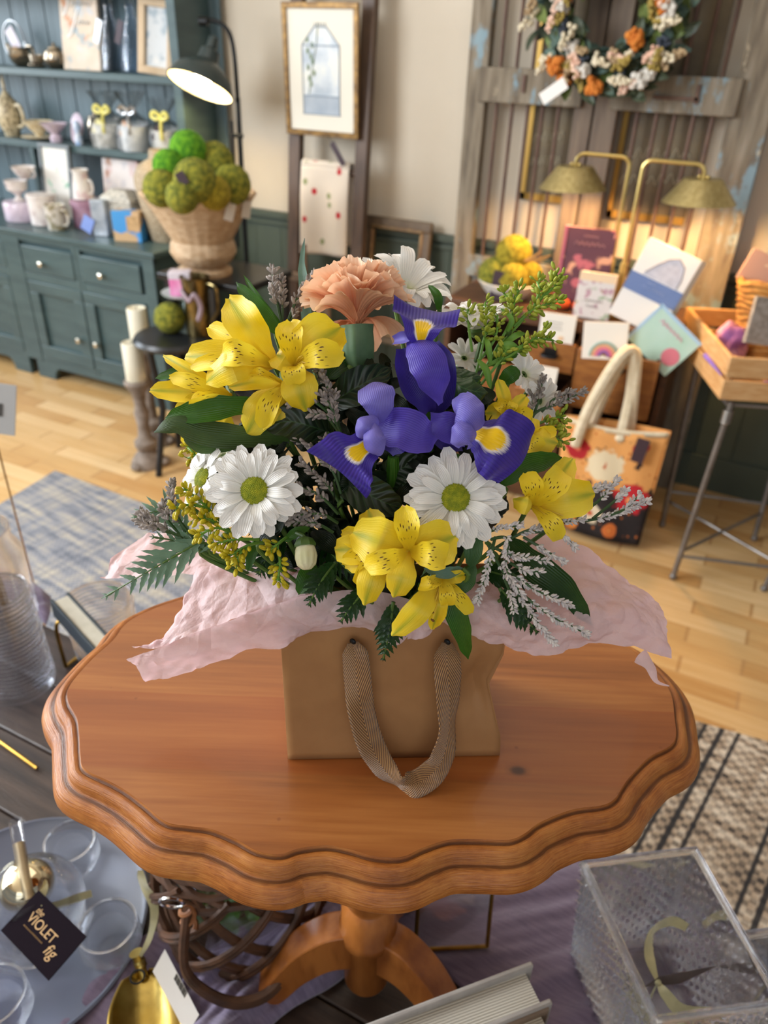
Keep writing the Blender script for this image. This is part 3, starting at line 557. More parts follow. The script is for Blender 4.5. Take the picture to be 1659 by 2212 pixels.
t = T('slat_crate', 'low grey wood easel shelf standing at the foot of the ladder', 'easel', (-1.9, 2.98, 0))
ME = mk('grey_brown_wood', '776557', '8d7a69', sc=12, st=(1, 6, 6), rough=.6)
b = MB(); b.box((-1.92, 3.0, .735), (.30, .03, .035)); b.build('rail', ME, t, bev=.003)
for x in (-2.03, -1.80):
    b = MB(); b.box((x, 3.0, .36), (.028, .028, .72)); b.build('leg', ME, t, bev=.003)
b = MB(); b.box((-1.92, 3.0, .80), (.02, .02, .17)); b.build('post', ME, t)
# ------------------------------------------------------------------ old shutter doors
def m_weather():
    m, t = NT('weathered_painted_wood'); c = coords(t, (9, 9, 1.2)); n1 = nd(t, 'TexNoise', {'Vector': c, 'Scale': 3.5, 'Detail': 6}).outputs[0]
    n2 = nd(t, 'TexNoise', {'Vector': coords(t, (3, 3, 1.4)), 'Scale': 3.2, 'Detail': 5, 'Roughness': .7}).outputs[0]
    n3 = nd(t, 'TexNoise', {'Vector': coords(t, (4, 4, 2)), 'Scale': 5.0, 'Detail': 5, 'Roughness': .7}).outputs[0]
    col = ramp(t, n1, [(.3, hx('5a5044')), (.5, hx('786d5c')), (.7, hx('8d8373'))])
    col = mix(t, ramp(t, n2, [(.56, 0.0), (.63, .75)]), col, hx('7f9fae'))
    col = mix(t, ramp(t, n3, [(.64, 0.0), (.69, .7)]), col, hx('b9ad94'))
    return fin(m, t, col, .75, bump=n1, bs=.5, bd=.004)
MWEA = m_weather(); MWEA2 = mk('bare_grey_brown_wood', '65574c', '7d6d5d', sc=6, st=(6, 6, .6), rough=.7, bump=.3, bsc=20)
t = T('shutter_doors', 'pair of old weathered blue grey shutter doors with iron bars against the wall', 'door', (-.73, 3.27, 0))
def part(nm, c, s, mm=MWEA): b = MB(); b.box(c, s); return b.build(nm, mm, t, bev=.004)
part('stile', (-1.245, 3.265, 1.25), (.085, .05, 2.5)); part('stile', (-.215, 3.265, 1.25), (.14, .05, 2.5))
part('stile', (-.80, 3.26, 1.25), (.07, .045, 2.5), MWEA2); part('stile', (-.715, 3.255, 1.25), (.085, .045, 2.5), MWEA2)
for x0, x1 in ((-1.205, -.835), (-.675, -.285)):
    part('rail', ((x0+x1)/2, 3.245, 1.545), (x1-x0+.05, .055, .12)); part('rail', ((x0+x1)/2, 3.262, .845), (x1-x0+.02, .045, .09)); part('rail', ((x0+x1)/2, 3.262, .15), (x1-x0+.02, .045, .2)); part('rail', ((x0+x1)/2, 3.262, 2.42), (x1-x0+.02, .045, .14))
    part('panel', ((x0+x1)/2, 3.268, .52), (x1-x0+.02, .02, .58))
MIRON = mk('rusty_iron_bar', '5b453c', '6d5548', sc=14, rough=.6, metal=.3)
for x in (-1.155, -1.09, -1.025, -.965, -.90, -.60, -.53, -.465, -.40, -.335):
    b = MB(); b.tube([(x, 3.255, .85), (x, 3.255, 1.51)], .0075, 8); b.build('bar', MIRON, t)
    b = MB(); b.tube([(x, 3.255, 1.59), (x, 3.255, 2.4)], .0075, 8); b.build('bar', MIRON, t)
b = MB(); b.box((-1.04, 3.214, 1.555), (.012, .012, .06)); b.build('latch', MIRON, t)
b = MB(); b.box((-.40, 3.214, 1.55), (.012, .012, .06)); b.box((-.47, 3.212, 1.535), (.16, .008, .012)); b.build('latch', MIRON, t)
# dark panels with script behind the bars
MUMB = mk('umber_canvas', '75684f', '5a4f40', sc=6, rough=.6); MSCR = mk('pale_script', 'a89f88', rough=.6); MGL = mk('old_gilt', 'b28f4a', rough=.35, metal=.7)
for x0, x1, z0, lab in ((-1.03, -.85, 1.13, 'umber script panel in a gilt edge behind the left shutter bars'), (-.66, -.36, 1.10, 'umber script panel in a gilt edge behind the right shutter bars')):
    tt = T('script_panel', lab, 'sign', ((x0+x1)/2, 3.31, z0), 'script panels behind the shutter bars'); b = MB(); b.box(((x0+x1)/2, 3.312, z0+.45), (x1-x0, .012, .9)); b.build('canvas', MUMB, tt)
    b = MB(); b.box(((x0+x1)/2, 3.305, z0+.014), (x1-x0, .012, .028)); b.box((x0+.01, 3.305, z0+.45), (.02, .012, .9)); b.build('gilt_edge', MGL, tt)
    b = MB(); ww = x1-x0
    for r in range(2):
        pts = [(lerp(x0+.03, x1-.03, k/14), 3.304, z0+.24-r*.09+.035*(1 if k % 2 else -1)*(.5+.5*noise.noise(V((k*1.7, r*5, x0))))+.01*k/14) for k in range(15)]
        b.tube(cat(pts, 4), .0022, 5)
    b.build('script_lines', MSCR, tt)
# wreath
WC = V((-.725, 3.15, 1.80)); WR = .205
t = T('wreath', 'dried flower wreath of orange, pink and cream hung on the shutter doors', 'wreath', (WC.x, WC.y, WC.z-.3))
b = MB(); b.tube([WC+V((WR*cos(a), .03, WR*sin(a))) for a in [k*pi/24 for k in range(49)]], .022, 8); b.build('twig_ring', MWAL, t)
rw = random.Random(3)
def leafquad(b, p, d, n, L, w):
    d = V(d).normalized(); n = V(n); s = d.cross(n).normalized(); n = s.cross(d)
    b.grid(lambda u, v: p + d*(u*L) + s*((v-.5)*w*sin(pi*min(u*.9+.06, 1))**.8) + n*(L*.18*sin(u*2.5)+abs(v-.5)*w*.35), 5, 2)
LG = [('dark_green_leaves', mk('wreath_leaf_dark', '2f3a2e', '46503a', sc=9, rough=.5), 170), ('blue_green_leaves', mk('wreath_leaf_blue', '4a5f58', '5f7468', sc=9, rough=.5), 110), ('fresh_green_leaves', mk('wreath_leaf_green', '5c7038', '6f7f45', sc=9, rough=.5), 80)]
for nm, mm, N in LG:
    b = MB()
    for k in range(N):
        a = rw.uniform(0, 2*pi); rr = WR+rw.uniform(-.08, .065); p = WC+V((rr*cos(a), rw.uniform(-.03, .03), rr*sin(a)))
        o = rw.uniform(-1, 1); d = V((cos(a)*o-sin(a)*.8, -.35+rw.uniform(-.3, .2), sin(a)*o+cos(a)*.8)); leafquad(b, p, d, (rw.uniform(-.5, .5), -1, rw.uniform(-.4, .4)), rw.uniform(.06, .10), rw.uniform(.028, .045))
    b.build(nm, mm, t)
def plume(b, p, d, L, r, N):
    d = V(d).normalized()
    for k in range(N):
        u = k/N; q = p+d*(u*L); e = V((rw.gauss(0, 1), rw.gauss(0, 1), rw.gauss(0, 1))).normalized(); b.ball(q+e*r*(1-u*.6)*.8, r*.42*(1-u*.4), 6, 4)
for nm, cc, c2, N, r in (('orange_florets', 'b8651c', 'd08132', 11, .034), ('pink_plumes', 'dcb29b', 'e3c4b0', 13, .022), ('cream_plumes', 'cdc0a2', 'e0d6bd', 15, .022), ('white_florets', 'bdb8ae', 'd8d4cc', 11, .030), ('tan_plumes', 'a28a68', 'b9a07c', 12, .021), ('blue_berries', '2c3440', '454d5a', 12, .021), ('gold_seed_heads', '8d7a3a', 'a9934a', 15, .022)):
    mw = mk('wreath_'+nm, cc, c2, sc=30, rough=.8)
    for k in range(N):
        b = MB(); a = k*2*pi/N+rw.uniform(-.3, .3)+len(nm); rr = WR+rw.uniform(-.07, .06); p = WC+V((rr*cos(a), -.06+rw.uniform(-.015, .01), rr*sin(a)))
        o = rw.uniform(-.5, 1.1); plume(b, p, (cos(a)*o-sin(a)*.6, -.35, sin(a)*o+cos(a)*.6), .03 if 'flor' in nm or 'berr' in nm else .07, r, 26); b.build(nm[:-1], mw, t)
cardtag(aty(1222, 178, 3.06), .042, .10, 0, .95, MWHITE, 'folded white tag hanging from the lower left of the wreath')
# brass lamps
MBR = mk('satin_brass', 'c2ab6c', rough=.32, metal=.9)
MBR2 = mk('brushed_brass_shade', 'b8a876', 'a0905e', sc=3, st=(30, 30, 1), rough=.4, metal=.7)
def brasslamp(xp, y, xs, lab):
    z0 = .812; t = T('brass_lamp', lab, 'lamp', (xp, y, z0), 'twin brass table lamps before the shutter doors'); zt = 1.355
    b = MB(); b.box((xp, y, z0+.007), (.13, .11, .014)); b.build('base', MBR, t, bev=.003)
    b = MB(); b.box((xp, y, z0+.10), (.022, .022, .19)); b.build('socket_post', MBR, t, bev=.002)
    s = 1 if xs > xp else -1; b = MB(); c = .03
    arc = [(xp, y, z0+.15), (xp, y, zt-c)] + [(xp+s*c*(1-cos(a)), y, zt-c+c*sin(a)) for a in (.4, .8, 1.2)] + [(xp+s*c, y, zt), (xs-s*c, y, zt)] + [(xs-s*c*(1-sin(a)), y, zt-c*(1-cos(a))) for a in (.4, .8, 1.2)] + [(xs, y, zt-c), (xs, y, zt-.11)]
    b.tube(arc, .0072, 8); b.build('arm', MBR, t)
    b = MB(TR((xs, y, zt-.045)) @ Ry(-.03)); b.lathe([(.001, .002), (.062, .002), (.066, -.002), (.122, -.074), (.118, -.074), (.062, -.006), (.001, -.004)], 44, cap=False); b.build('lamp_shade', MBR2, t)
    b = MB(TR((xs, y, zt-.043))); b.ball((.014, 0, .006), .007, 10, 6); b.ball((-.014, 0, .006), .007, 10, 6); b.build('switch', MBR, t)
    b = MB(TR((xs, y, zt-.085))); b.ball((0, 0, 0), (.022, .022, .026), 14, 10); b.build('bulb', MBULB2, t, label='lit warm bulb')
    lamp('brass_lamp_light', (xs, y, zt-.118), 20, (1, .58, .22), .035, 165)
MBULB2 = mk('warm_bulb_glow', 'ffd9a0', rough=.5, em=hx('ffbf70'), es=15)
brasslamp(-.545, 2.98, -.735, 'brass table lamp with its shade arching to the left, nearer the wreath tag')
brasslamp(-.495, 2.96, -.29, 'brass table lamp with its shade arching to the right')
# ------------------------------------------------------------------ drawer chest with books, tote bag, crate
MCH = mk('dark_oak', '4a2f1e', '5e3d26', sc=8, st=(1, 5, 5), rough=.45); MCH2 = mk('oak_drawer_front', '7a4a24', '93602f', sc=8, st=(2, 5, 8), rough=.4)
t = T('drawer_chest', 'dark oak stationery chest with open drawers before the shutter doors', 'chest', (-.68, 3.0, 0))
b = MB(); b.box((-.69, 3.02, .785), (.90, .40, .05)); b.build('top', MCH, t, bev=.005)
b = MB(); b.box((-1.125, 3.02, .38), (.025, .38, .76)); b.box((-.255, 3.02, .38), (.025, .38, .76)); b.box((-.575, 3.02, .38), (.02, .38, .76)); b.box((-.69, 3.2, .38), (.86, .02, .76)); b.box((-.69, 3.02, .03), (.86, .38, .04)); b.build('carcass', MCH, t, bev=.003)
def drawer(x0, x1, yf, z0, z1, pull=True):
    b = MB(); cx = (x0+x1)/2; w = x1-x0; L = 3.12-yf
    b.box((cx, yf+L/2, z0+.006), (w, L, .012)); b.box((x0+.006, yf+L/2, (z0+z1)/2), (.012, L, z1-z0)); b.box((x1-.006, yf+L/2, (z0+z1)/2), (.012, L, z1-z0))
    d = b.build('drawer', MCH, t, bev=.002); b = MB(); b.box((cx, yf-.008, (z0+z1)/2-.004), (w+.01, .02, z1-z0+.006)); b.build('drawer_front', MCH2, d, bev=.003)
    b = MB(); b.tube(cat([(cx-.03, yf-.018, z1-.05), (cx-.025, yf-.04, z1-.055), (cx+.025, yf-.04, z1-.055), (cx+.03, yf-.018, z1-.05)], 4), .005, 6); b.box((cx, yf-.02, z1-.045), (.05, .004, .04)); b.build('pull', MBLK, d)
drawer(-.765, -.585, 2.80, .615, .725); drawer(-.765, -.585, 2.70, .44, .56); drawer(-.565, -.275, 2.78, .50, .725); drawer(-1.1, -.80, 2.80, .44, .60)
b = MB(); b.box((-.42, 2.83, .25), (.28, .02, .36)); b.box((-.68, 2.83, .22), (.17, .02, .36)); b.box((-.95, 2.83, .22), (.28, .02, .36)); b.build('lower_front', MCH, t, bev=.003)
def card(p, w, h, yaw, roll, mat, lab, tilt=.15, name='greeting_card', group=None): return panel(name, lab, 'card', p, w, h, tilt, mat, yaw=yaw, roll=roll, th=.004, group=group)
MC1 = mk('cream_card', 'dcd6cb', rough=.6); MGR = mk('grey_print', '8d8a88', rough=.6)
def lines(M, t, x, z, n, w, mm=MGR, dz=.012):
    b = MB(M)
    for k in range(n): b.box((x+(k % 2)*.004, -.0006, z-k*dz), (w*(1-.25*(k % 2)), .0006, .003))
    b.build('printing', mm, t)
t, M = card((-.665, 2.785, .71), .135, .118, .03, -.02, MC1, 'white lettered card in the upper left drawer of the oak chest'); lines(M, t, -.01, .085, 3, .06)
b = MB(M); b.ball((.02, -.001, .03), (.012, .001, .008), 10, 6); b.build('motif', mk('apricot_print', 'd9b48e', rough=.6), t)
t, M = card((-.68, 2.685, .555), .13, .10, .02, .0, MC1, 'white lettered card in the lower left drawer of the oak chest'); lines(M, t, 0, .065, 3, .075)
b = MB(); b.ball((-.69, 2.92, .835), (.03, .025, .022), 10, 8); b.ball((-.63, 2.93, .83), (.025, .025, .02), 10, 8); b.build('orange_gourds', mk('orange_felt', 'd2551a', 'b8431a', sc=20, rough=.8), label='small orange felt shapes behind the white lettered card', ca='ornament')
t, M = card((-.47, 2.76, .70), .16, .135, .03, -.12, MC1, 'cream card with a little rainbow in the right drawer of the oak chest')
for k, cc in enumerate(('8fa79a', 'd9a07a', 'd6748a', '8a5a9c')):
    b = MB(M); r = .05-.011*k; b.tube([(.0+r*cos(a), -.0008-.0003*k, .012+r*sin(a)) for a in [j*pi/16 for j in range(17)]], .0055, 6, flat=(0, 1, 0)); b.build('rainbow_band', mk('rainbow_'+cc, cc, rough=.6), t)
t, M = card((-.33, 2.80, .725), .20, .165, .05, .62, mk('mint_card', 'a9cbb9', 'b9d3c9', sc=6, rough=.5), 'mint green card with a pink spot standing askew in the right drawer')
b = MB(M); b.box((0, -.0004, .16), (.20, .001, .012)); b.box((-.095, -.0004, .08), (.012, .001, .16)); b.build('blue_edge', mk('sky_border', 'a5c4da', rough=.5), t)
b = MB(M @ TR((.06, -.001, .06)) @ Rx(pi/2)); b.lathe([(.001, 0), (.032, 0), (.032, .001), (.001, .001)], 28, cap=False); b.build('pink_spot', mk('coral_spot', 'cf7582', rough=.5), t)
scrib(M @ TR((0, -.001, 0)), -.06, .045, .125, .018, mk('pale_pink_letters', 'd9a9b6', rough=.6), t, .0022)
t, M = panel('cookery_book', 'plum coloured book with peach flowers on its cover standing left of the brass lamps', 'book', (-.635, 2.94, .811), .19, .30, .10, m_print('peony_cover', '5a3340', [('d39a7c', .56, .62, 13), ('b4606a', .62, .68, 17), ('e0b48e', .66, .70, 24)]), th=.028, yaw=.05)
b = MB(M); b.box((-.092, .012, .15), (.012, .034, .302)); b.build('spine', mk('rose_spine', 'a8596c', rough=.5), t, label='rose pink spine'); b = MB(M); b.box((.0, -.0004, .25), (.17, .0006, .09)); b.build('title_band', mk('plum_band', '58323f', rough=.5), t); MDP = mk('dusty_pink_letters', '94696f', rough=.6); scrib(M, -.055, .06, .245, .02, MDP, t, .0014); scrib(M, -.025, .03, .272, .009, MDP, t, .001)
t, M = panel('gift_book', 'small floral patterned book with a peach top band, in front of the plum coloured book', 'book', (-.565, 2.86, .811), .135, .165, .13, m_print('meadow_cover', 'cfc8c4', [('9aa58e', .56, .62, 32), ('b08a96', .60, .66, 40), ('9b8350', .68, .70, 30)]), th=.03)
b = MB(M); b.box((0, -.0006, .15), (.134, .001, .03)); b.build('peach_band', mk('peach_band', 'dfc3a0', rough=.5), t); scrib(M, -.035, .035, .065, .012, MGR, t); scrib(M, -.025, .02, .045, .012, MGR, t)
t, M = panel('wrapped_book', 'white blue banded book with an oval mesh drawing leaning beside the brass lamps', 'book', (-.405, 2.86, .815), .20, .29, .22, mk('white_book_cover', 'dedbd8', rough=.5), th=.03, roll=.30, yaw=.05)
b = MB(M); b.box((0, -.0006, .135), (.202, .0016, .065)); b.build('blue_band', mk('denim_band', '6277a6', rough=.5), t); MPB = mk('pale_blue_letters', '8598c2', rough=.6); scrib(M @ TR((0, -.001, 0)), -.04, .045, .135, .014, MPB, t); scrib(M @ TR((0, -.001, 0)), -.03, .0, .152, .006, MPB, t, .001)
b = MB(M); pts = [(-.06, .17), (.07, .17), (.072, .2), (.06, .245), (.03, .265), (0, .25), (-.03, .215), (-.055, .18)]; b.add([(x, -.0005, z) for x, z in pts], [tuple(range(8))]); b.build('mesh_drawing', mk('lilac_grey_mesh', 'b3b3bf', 'c3c3cd', sc=60, rough=.6), t)
b = MB(M); b.tube([(x, -.0008, z) for x, z in pts[1:]+pts[:1]][:7], .002, 5); b.build('drawn_outline', mk('grey_line', '7f808c', rough=.6), t)
b = MB(M); b.box((.108, .016, .145), (.016, .032, .29)); b.build('page_edges', mk('grey_brown_edge', '83776a', rough=.7), t)
t, M = panel('folded_paper', 'cream folded paper tucked in front of the blue banded book', 'paper', (-.345, 2.83, .80), .05, .10, .1, MC1, roll=.35, th=.006)
YB = aty(1082, 612, 2.96); YB = V((-.93, 2.97, .811))
t = T('bowl', 'shallow white bowl of yellow moss balls at the left of the oak chest', 'bowl', YB); b = MB(TR(YB)); b.lathe([(.001, 0), (.07, 0), (.10, .03), (.125, .065), (.12, .068), (.095, .034), (.065, .008), (.001, .008)], 36, cap=False); b.build('body', mk('chalk_white_glaze', 'd8d8d4', 'c9c6bd', sc=9, rough=.4), t)
G2 = 'yellow moss balls in the white bowl'
moss(YB+V((.0, .02, .165)), .072, MM3, 'yellow moss ball on top of the pile in the white bowl', G2)
moss(YB+V((-.055, -.02, .085)), .068, MM1, 'greener moss ball at the left of the white bowl', G2); moss(YB+V((.03, -.05, .085)), .062, MM3, 'yellow moss ball at the front of the white bowl', G2); moss(YB+V((.068, .025, .085)), .060, MM3, 'yellow moss ball at the right of the white bowl', G2)
b = MB(); 
for k in range(7): b.tube([YB+V((.05, -.02, .15)), YB+V((.09+.012*k, -.03, .165+.012*(k % 4)))], .002, 5)
b.build('raffia_tuft', mk('raffia', 'b98a4a', rough=.8), label='tuft of tan raffia tied at the right of the yellow moss balls', ca='raffia')
cardtag(YB+V((-.01, -.10, .12)), .045, .11, 0, .1, MTAGD, 'dark plum tag in front of the yellow moss balls')
# tote bag
def m_tote():
    m, t = NT('flower_printed_canvas'); uv = nd(t, 'TexCoord').outputs['UV']
    wb = nd(t, 'TexNoise', {'Vector': uv, 'Scale': 14}).outputs[0]; n = nd(t, 'TexNoise', {'Vector': uv, 'Scale': 9, 'Detail': 2}).outputs[0]; n2 = nd(t, 'TexVoronoi', {'Vector': uv, 'Scale': 12}).outputs[0]
    sy = nd(t, 'SeparateXYZ', {0: uv}).outputs[1]
    col = mix(t, ramp(t, mth(t, 'ADD', sy, mth(t, 'MULTIPLY', n, .5)), [(.70, 1.0), (.76, 0.0)]), hx('d79a58'), hx('201a1c'))
    col = mix(t, ramp(t, n2, [(.12, 1.0), (.2, 0.0)]), col, hx('b5652a')); col = mix(t, ramp(t, n, [(.62, 0.0), (.66, 1.0)]), col, hx('2a2022'))
    for (u, v, r, c, ce) in ((.18, .78, .13, 'a81f26', 'd0694a'), (.80, .42, .18, 'b31f2a', 'd88a5a'), (.48, .68, .19, 'd8c9a8', 'b5552a'), (.42, .22, .13, 'cfc0a4', 'b5552a'), (.78, .88, .08, 'b5332a', 'e0a060'), (.20, .08, .10, 'c97a35', 'e0a050'), (.66, .10, .09, 'c46a30', 'e0a050')):
        d = nd(t, 'VectorMath', {0: nd(t, 'Mapping', {0: uv, 'Location': (-u, -v*1.3, 0), 'Scale': (1, 1.3, 1)}).outputs[0]}, operation='LENGTH').outputs[1]
        d = mth(t, 'ADD', d, mth(t, 'MULTIPLY', mth(t, 'SUBTRACT', wb, .5), r*.9))
        col = mix(t, ramp(t, d, [(r*.9, 1.0), (r, 0.0)]), col, hx(c)); col = mix(t, ramp(t, d, [(r*.18, 1.0), (r*.25, 0.0)]), col, hx(ce))
    return fin(m, t, col, .85)
MTO = m_tote(); MCAN = mk('cream_canvas', 'd8cbb0', 'cbbd9f', sc=40, rough=.9)
t = T('tote_bag', 'flower printed tote bag with cream handles hanging from the oak chest', 'bag', (-.36, 2.68, .03))
X0, X1 = -.555, -.185
b = MB(); b.grid(lambda u, v: V((lerp(X0+.03*(1-v), X1+.012*v, u), 2.655-.03*sin(pi*u)*(1-.4*v)+.004*sin(u*17+v*5), .03+.455*v+.025*u*v-.012*sin(u*pi)*v)), 24, 16); b.build('front', MTO, t, solid=.003)
b = MB(); b.grid(lambda u, v: V((lerp(X0+.03*(1-v), X1+.012*v, u), 2.69+.02*sin(pi*u), .03+.455*v+.025*u*v)), 16, 8)
for u in (0, 1): b.grid(lambda s, v: V((lerp(X0+.03*(1-v), X1+.012*v, u), lerp(2.655, 2.69, s), .03+.455*v+.025*u*v)), 3, 8)
b.grid(lambda u, s: V((lerp(X0+.03, X1, u), lerp(2.655-.03*sin(pi*u), 2.69, s), .03)), 12, 3); b.build('back', MTO, t, solid=.003)
b = MB(); b.tube(cat([(-.49, 2.628, .40), (-.465, 2.625, .55), (-.42, 2.66, .70), (-.385, 2.70, .765), (-.36, 2.715, .745), (-.34, 2.70, .60), (-.335, 2.64, .44)], 8), (.021, .0022), 8, flat=(1, 0, 0)); b.build('handle', MCAN, t)
b = MB(); b.tube(cat([(-.46, 2.70, .44), (-.43, 2.70, .60), (-.39, 2.715, .735), (-.355, 2.725, .755), (-.335, 2.71, .66), (-.31, 2.69, .44)], 8), (.019, .0022), 8, flat=(1, 0, 0)); b.build('handle', MCAN, t)
b = MB(); b.box((-.255, 2.62, .44), (.045, .004, .095), Ry(.1)); b.build('tag', MTAGD, t, label='dark plum tag')
b = MB(); b.grid(lambda u, v: V((lerp(X0-.0, X1+.012, u), 2.653-.03*sin(pi*u)*.6, .475+.025*u-.012*sin(u*pi)+.02*v)), 20, 2); b.build('canvas_hem', MCAN, t, solid=.003)
# crate on stand
MSL = mk('pine_slat', 'c9a272', 'b98c58', sc=6, st=(3, 3, 14), rough=.6, bump=.15, bsc=30)
CO = V((-.045, 2.55, 0)); CA = radians(22)
MSTL = mk('grey_steel', '85807c', '6f6a66', sc=12, rough=.4, metal=.7)
t = T('wire_stand', 'slim grey folding metal stand under the pine crate', 'stand', (.15, 2.85, 0))
FT = {'a': V((-.03, 2.54, 0)), 'b': V((-.13, 2.90, 0)), 'c': V((.28, 2.63, 0)), 'd': V((.22, 2.98, 0))}
TT = {'a': V((-.005, 2.585, .70)), 'b': V((-.16, 2.95, .70)), 'c': V((.34, 2.72, .70)), 'd': V((.19, 3.08, .70))}
for k in 'abcd':
    b = MB(); b.tube([FT[k], TT[k]], .010, 10); b.ball(FT[k]+V((0, 0, .012)), (.014, .014, .012), 10, 6); b.build('leg', MSTL, t)
for k, (a, c, z) in enumerate((('a', 'c', .10), ('b', 'd', .16), ('a', 'b', .68), ('c', 'd', .68), ('a', 'c', .69), ('b', 'd', .69), ('a', 'd', .12), ('b', 'c', .12))):
    b = MB(); P = lambda q: lerp(FT[q], TT[q], z/.7); b.tube([P(a), P(c)], .006, 8); b.build('crossbar', MSTL, t)
b = MB(); 
for k in range(4): b.tube([lerp(FT['a'], TT['a'], .9)+V((.014*cos(w), .014*sin(w), k*.012)) for w in [j*pi/6 for j in range(13)]], .004, 5)
b.build('spring_collar', MWIRE, t)
t = T('crate', 'slatted pine crate filled with straw baskets on the slim metal stand', 'crate', (CO.x, CO.y, .71)); M = TR((CO.x, CO.y, .71)) @ Rz(CA); CW, CD = .42, .56
for z in (.035, .113):
    for (c, s) in (((CW/2, .007, z), (CW, .014, .066)), ((CW/2, CD-.007, z), (CW, .014, .066)), ((.007, CD/2, z), (.014, CD-.03, .066)), ((CW-.007, CD/2, z), (.014, CD-.03, .066))):
        b = MB(M); b.box(c, s); b.build('slat', MSL, t, bev=.003)
b = MB(M); b.box((CW/2, CD/2, .006), (CW-.03, CD-.03, .012))
for x in (.02, CW-.02):
    for y in (.022, CD-.022): b.box((x, y, .074), (.014, .014, .14))
b.build('base', MSL, t, bev=.002)
MVR = mk('violet_ribbon', '6a4fb0', '7d63c4', sc=8, rough=.35)
b = MB(M); b.tube([(.12, -.002, .074), (CW+.01, -.002, .074)], (.0015, .009), 6, flat=(0, 1, 0)); b.tube([(-.002, .03, .074), (-.002, .22, .074)], (.0015, .009), 6, flat=(1, 0, 0)); b.build('ribbon', MVR, t, label='violet ribbon threaded between the slats')
MSTR = mk('golden_straw', 'b9853f', '8d5d28', sc=30, st=(1, 1, 3), rough=.8, bump=.6, bsc=90)
for k, (x, y, z, rx, lab) in enumerate(((.27, .30, .722, -.5, 'golden straw basket lying on its side low in the pine crate'), (.25, .34, .86, -.35, 'golden straw basket stacked on top in the pine crate'))):
    p = M @ V((x, y, .0)); p = V((p.x, p.y, z+.0)); t = T('straw_basket', lab, 'basket', p, 'straw baskets in the pine crate'); b = MB(TR(p) @ Rz(CA) @ Rx(rx*.4))
    for j in range(8):
        zz = .012+j*.019; b.tube([((.12+.03*j/8)*cos(a), (.10+.025*j/8)*sin(a), zz+.004*sin(a*7+j)) for a in [i*pi/16 for i in range(33)]], .0125, 6, cap=False)
    b.build('coils', MSTR, t)
    b = MB(TR(p) @ Rz(CA) @ Rx(rx*.4)); b.lathe([(.001, .006), (.11, .006), (.115, .012), (.001, .014)], 24, cap=False); b.build('base', MSTR, t)
t = T('cloth_bundle', 'pink and purple crumpled cloth at the left inside the pine crate', 'cloth', M @ V((.09, .27, .02))); b = MB(); c0 = M @ V((.085, .27, .09)); b.ball(c0, (.05, .075, .085), 32, 24, Rz(CA))
for k, v in enumerate(b.v): b.v[k] = v + (v-c0)*.35*noise.noise(v*24)
b.build('folds', mk('pink_purple_cloth', '8a5286', 'd49aa8', sc=7, rough=.8, lo=.45, hi=.55), t)
for px, py, d, w, h, yaw, roll, mm, lab, nm in ((1632, 620, 2.66, .15, .11, .2, .35, m_print('brown_floral_paper', 'a98678', [('5a4a44', .6, .66, 22), ('c9b79a', .62, .68, 16)]), 'brown floral paper packet propped highest in the pine crate', 'paper_packet'), (1640, 745, 2.50, .10, .15, .5, .12, mk('grey_felt', '9b938a', '7f776d', sc=60, rough=.9, bump=.5, bsc=120), 'grey felted notebook with white ragged edge standing at the front of the pine crate', 'notebook')):
    panel(nm, lab, nm.split('_')[-1], at(px, py, d), w, h, .25, mm, yaw=yaw, roll=roll, th=.02)
# ------------------------------------------------------------------ dark display table, pedestal table
ZP = .65
MDKW = mk('dark_stained_planks', '231a17', '46372f', sc=7, st=(1, 9, 4), rough=.45, bump=.25, bsc=40, lo=.3, hi=.72, det=6)
t = T('display_table', 'broad dark stained plank table carrying the whole foreground display', 'table', (-.35, .42, 0))
for i in range(7):
    b = MB(); b.box((-.45, .015+i*.112, ZP-.022), (2.5, .110, .044)); b.build('plank', MDKW, t, bev=.003)
for x in (-1.62, .72):
    for y in (.04, .68):
        b = MB(); b.box((x, y, .303), (.08, .08, .606)); b.build('leg', MDKW, t, bev=.004)
b = MB(); b.box((-.45, .68, .57), (2.3, .03, .07)); b.box((-.45, .04, .57), (2.3, .03, .07)); b.build('apron', MDKW, t)
TZ = 1.17; TC = hero(0, .49, 0)
OUT = [(403, 1291), (339, 1312), (288, 1336), (264, 1356), (244, 1383), (203, 1420), (163, 1464), (146, 1492), (149, 1519), (166, 1549), (171, 1583), (174, 1632), (183, 1661), (237, 1688), (278, 1712), (314, 1740), (358, 1775), (405, 1784), (456, 1791), (508, 1812), (557, 1838), (606, 1845), (644, 1833), (704, 1826), (753, 1834), (812, 1850), (867, 1851), (915, 1831), (970, 1814), (1040, 1813), (1100, 1814), (1134, 1800), (1167, 1776), (1235, 1749), (1302, 1739), (1329, 1724), (1343, 1702), (1363, 1675), (1403, 1635), (1447, 1611), (1460, 1588), (1457, 1550), (1450, 1500)]
pl = [atz(x, y, TZ) for x, y in OUT]
HX, HY = V((cos(YAW), sin(YAW), 0)), V((-sin(YAW), cos(YAW), 0))
loc2 = [(p.dot(HX), p.dot(HY)) for p in pl]
mir = [(.258, .515), (.246, .54), (.236, .553), (.20, .580), (.192, .592), (.176, .605), (.15, .609), (.115, .628), (.099, .641), (.055, .640), (.025, .655), (-.02, .650), (-.06, .657), (-.097, .645), (-.14, .637), (-.165, .622)]
edge = cat([V((a, c, 0)) for a, c in loc2+mir], 5, True); NE = len(edge)
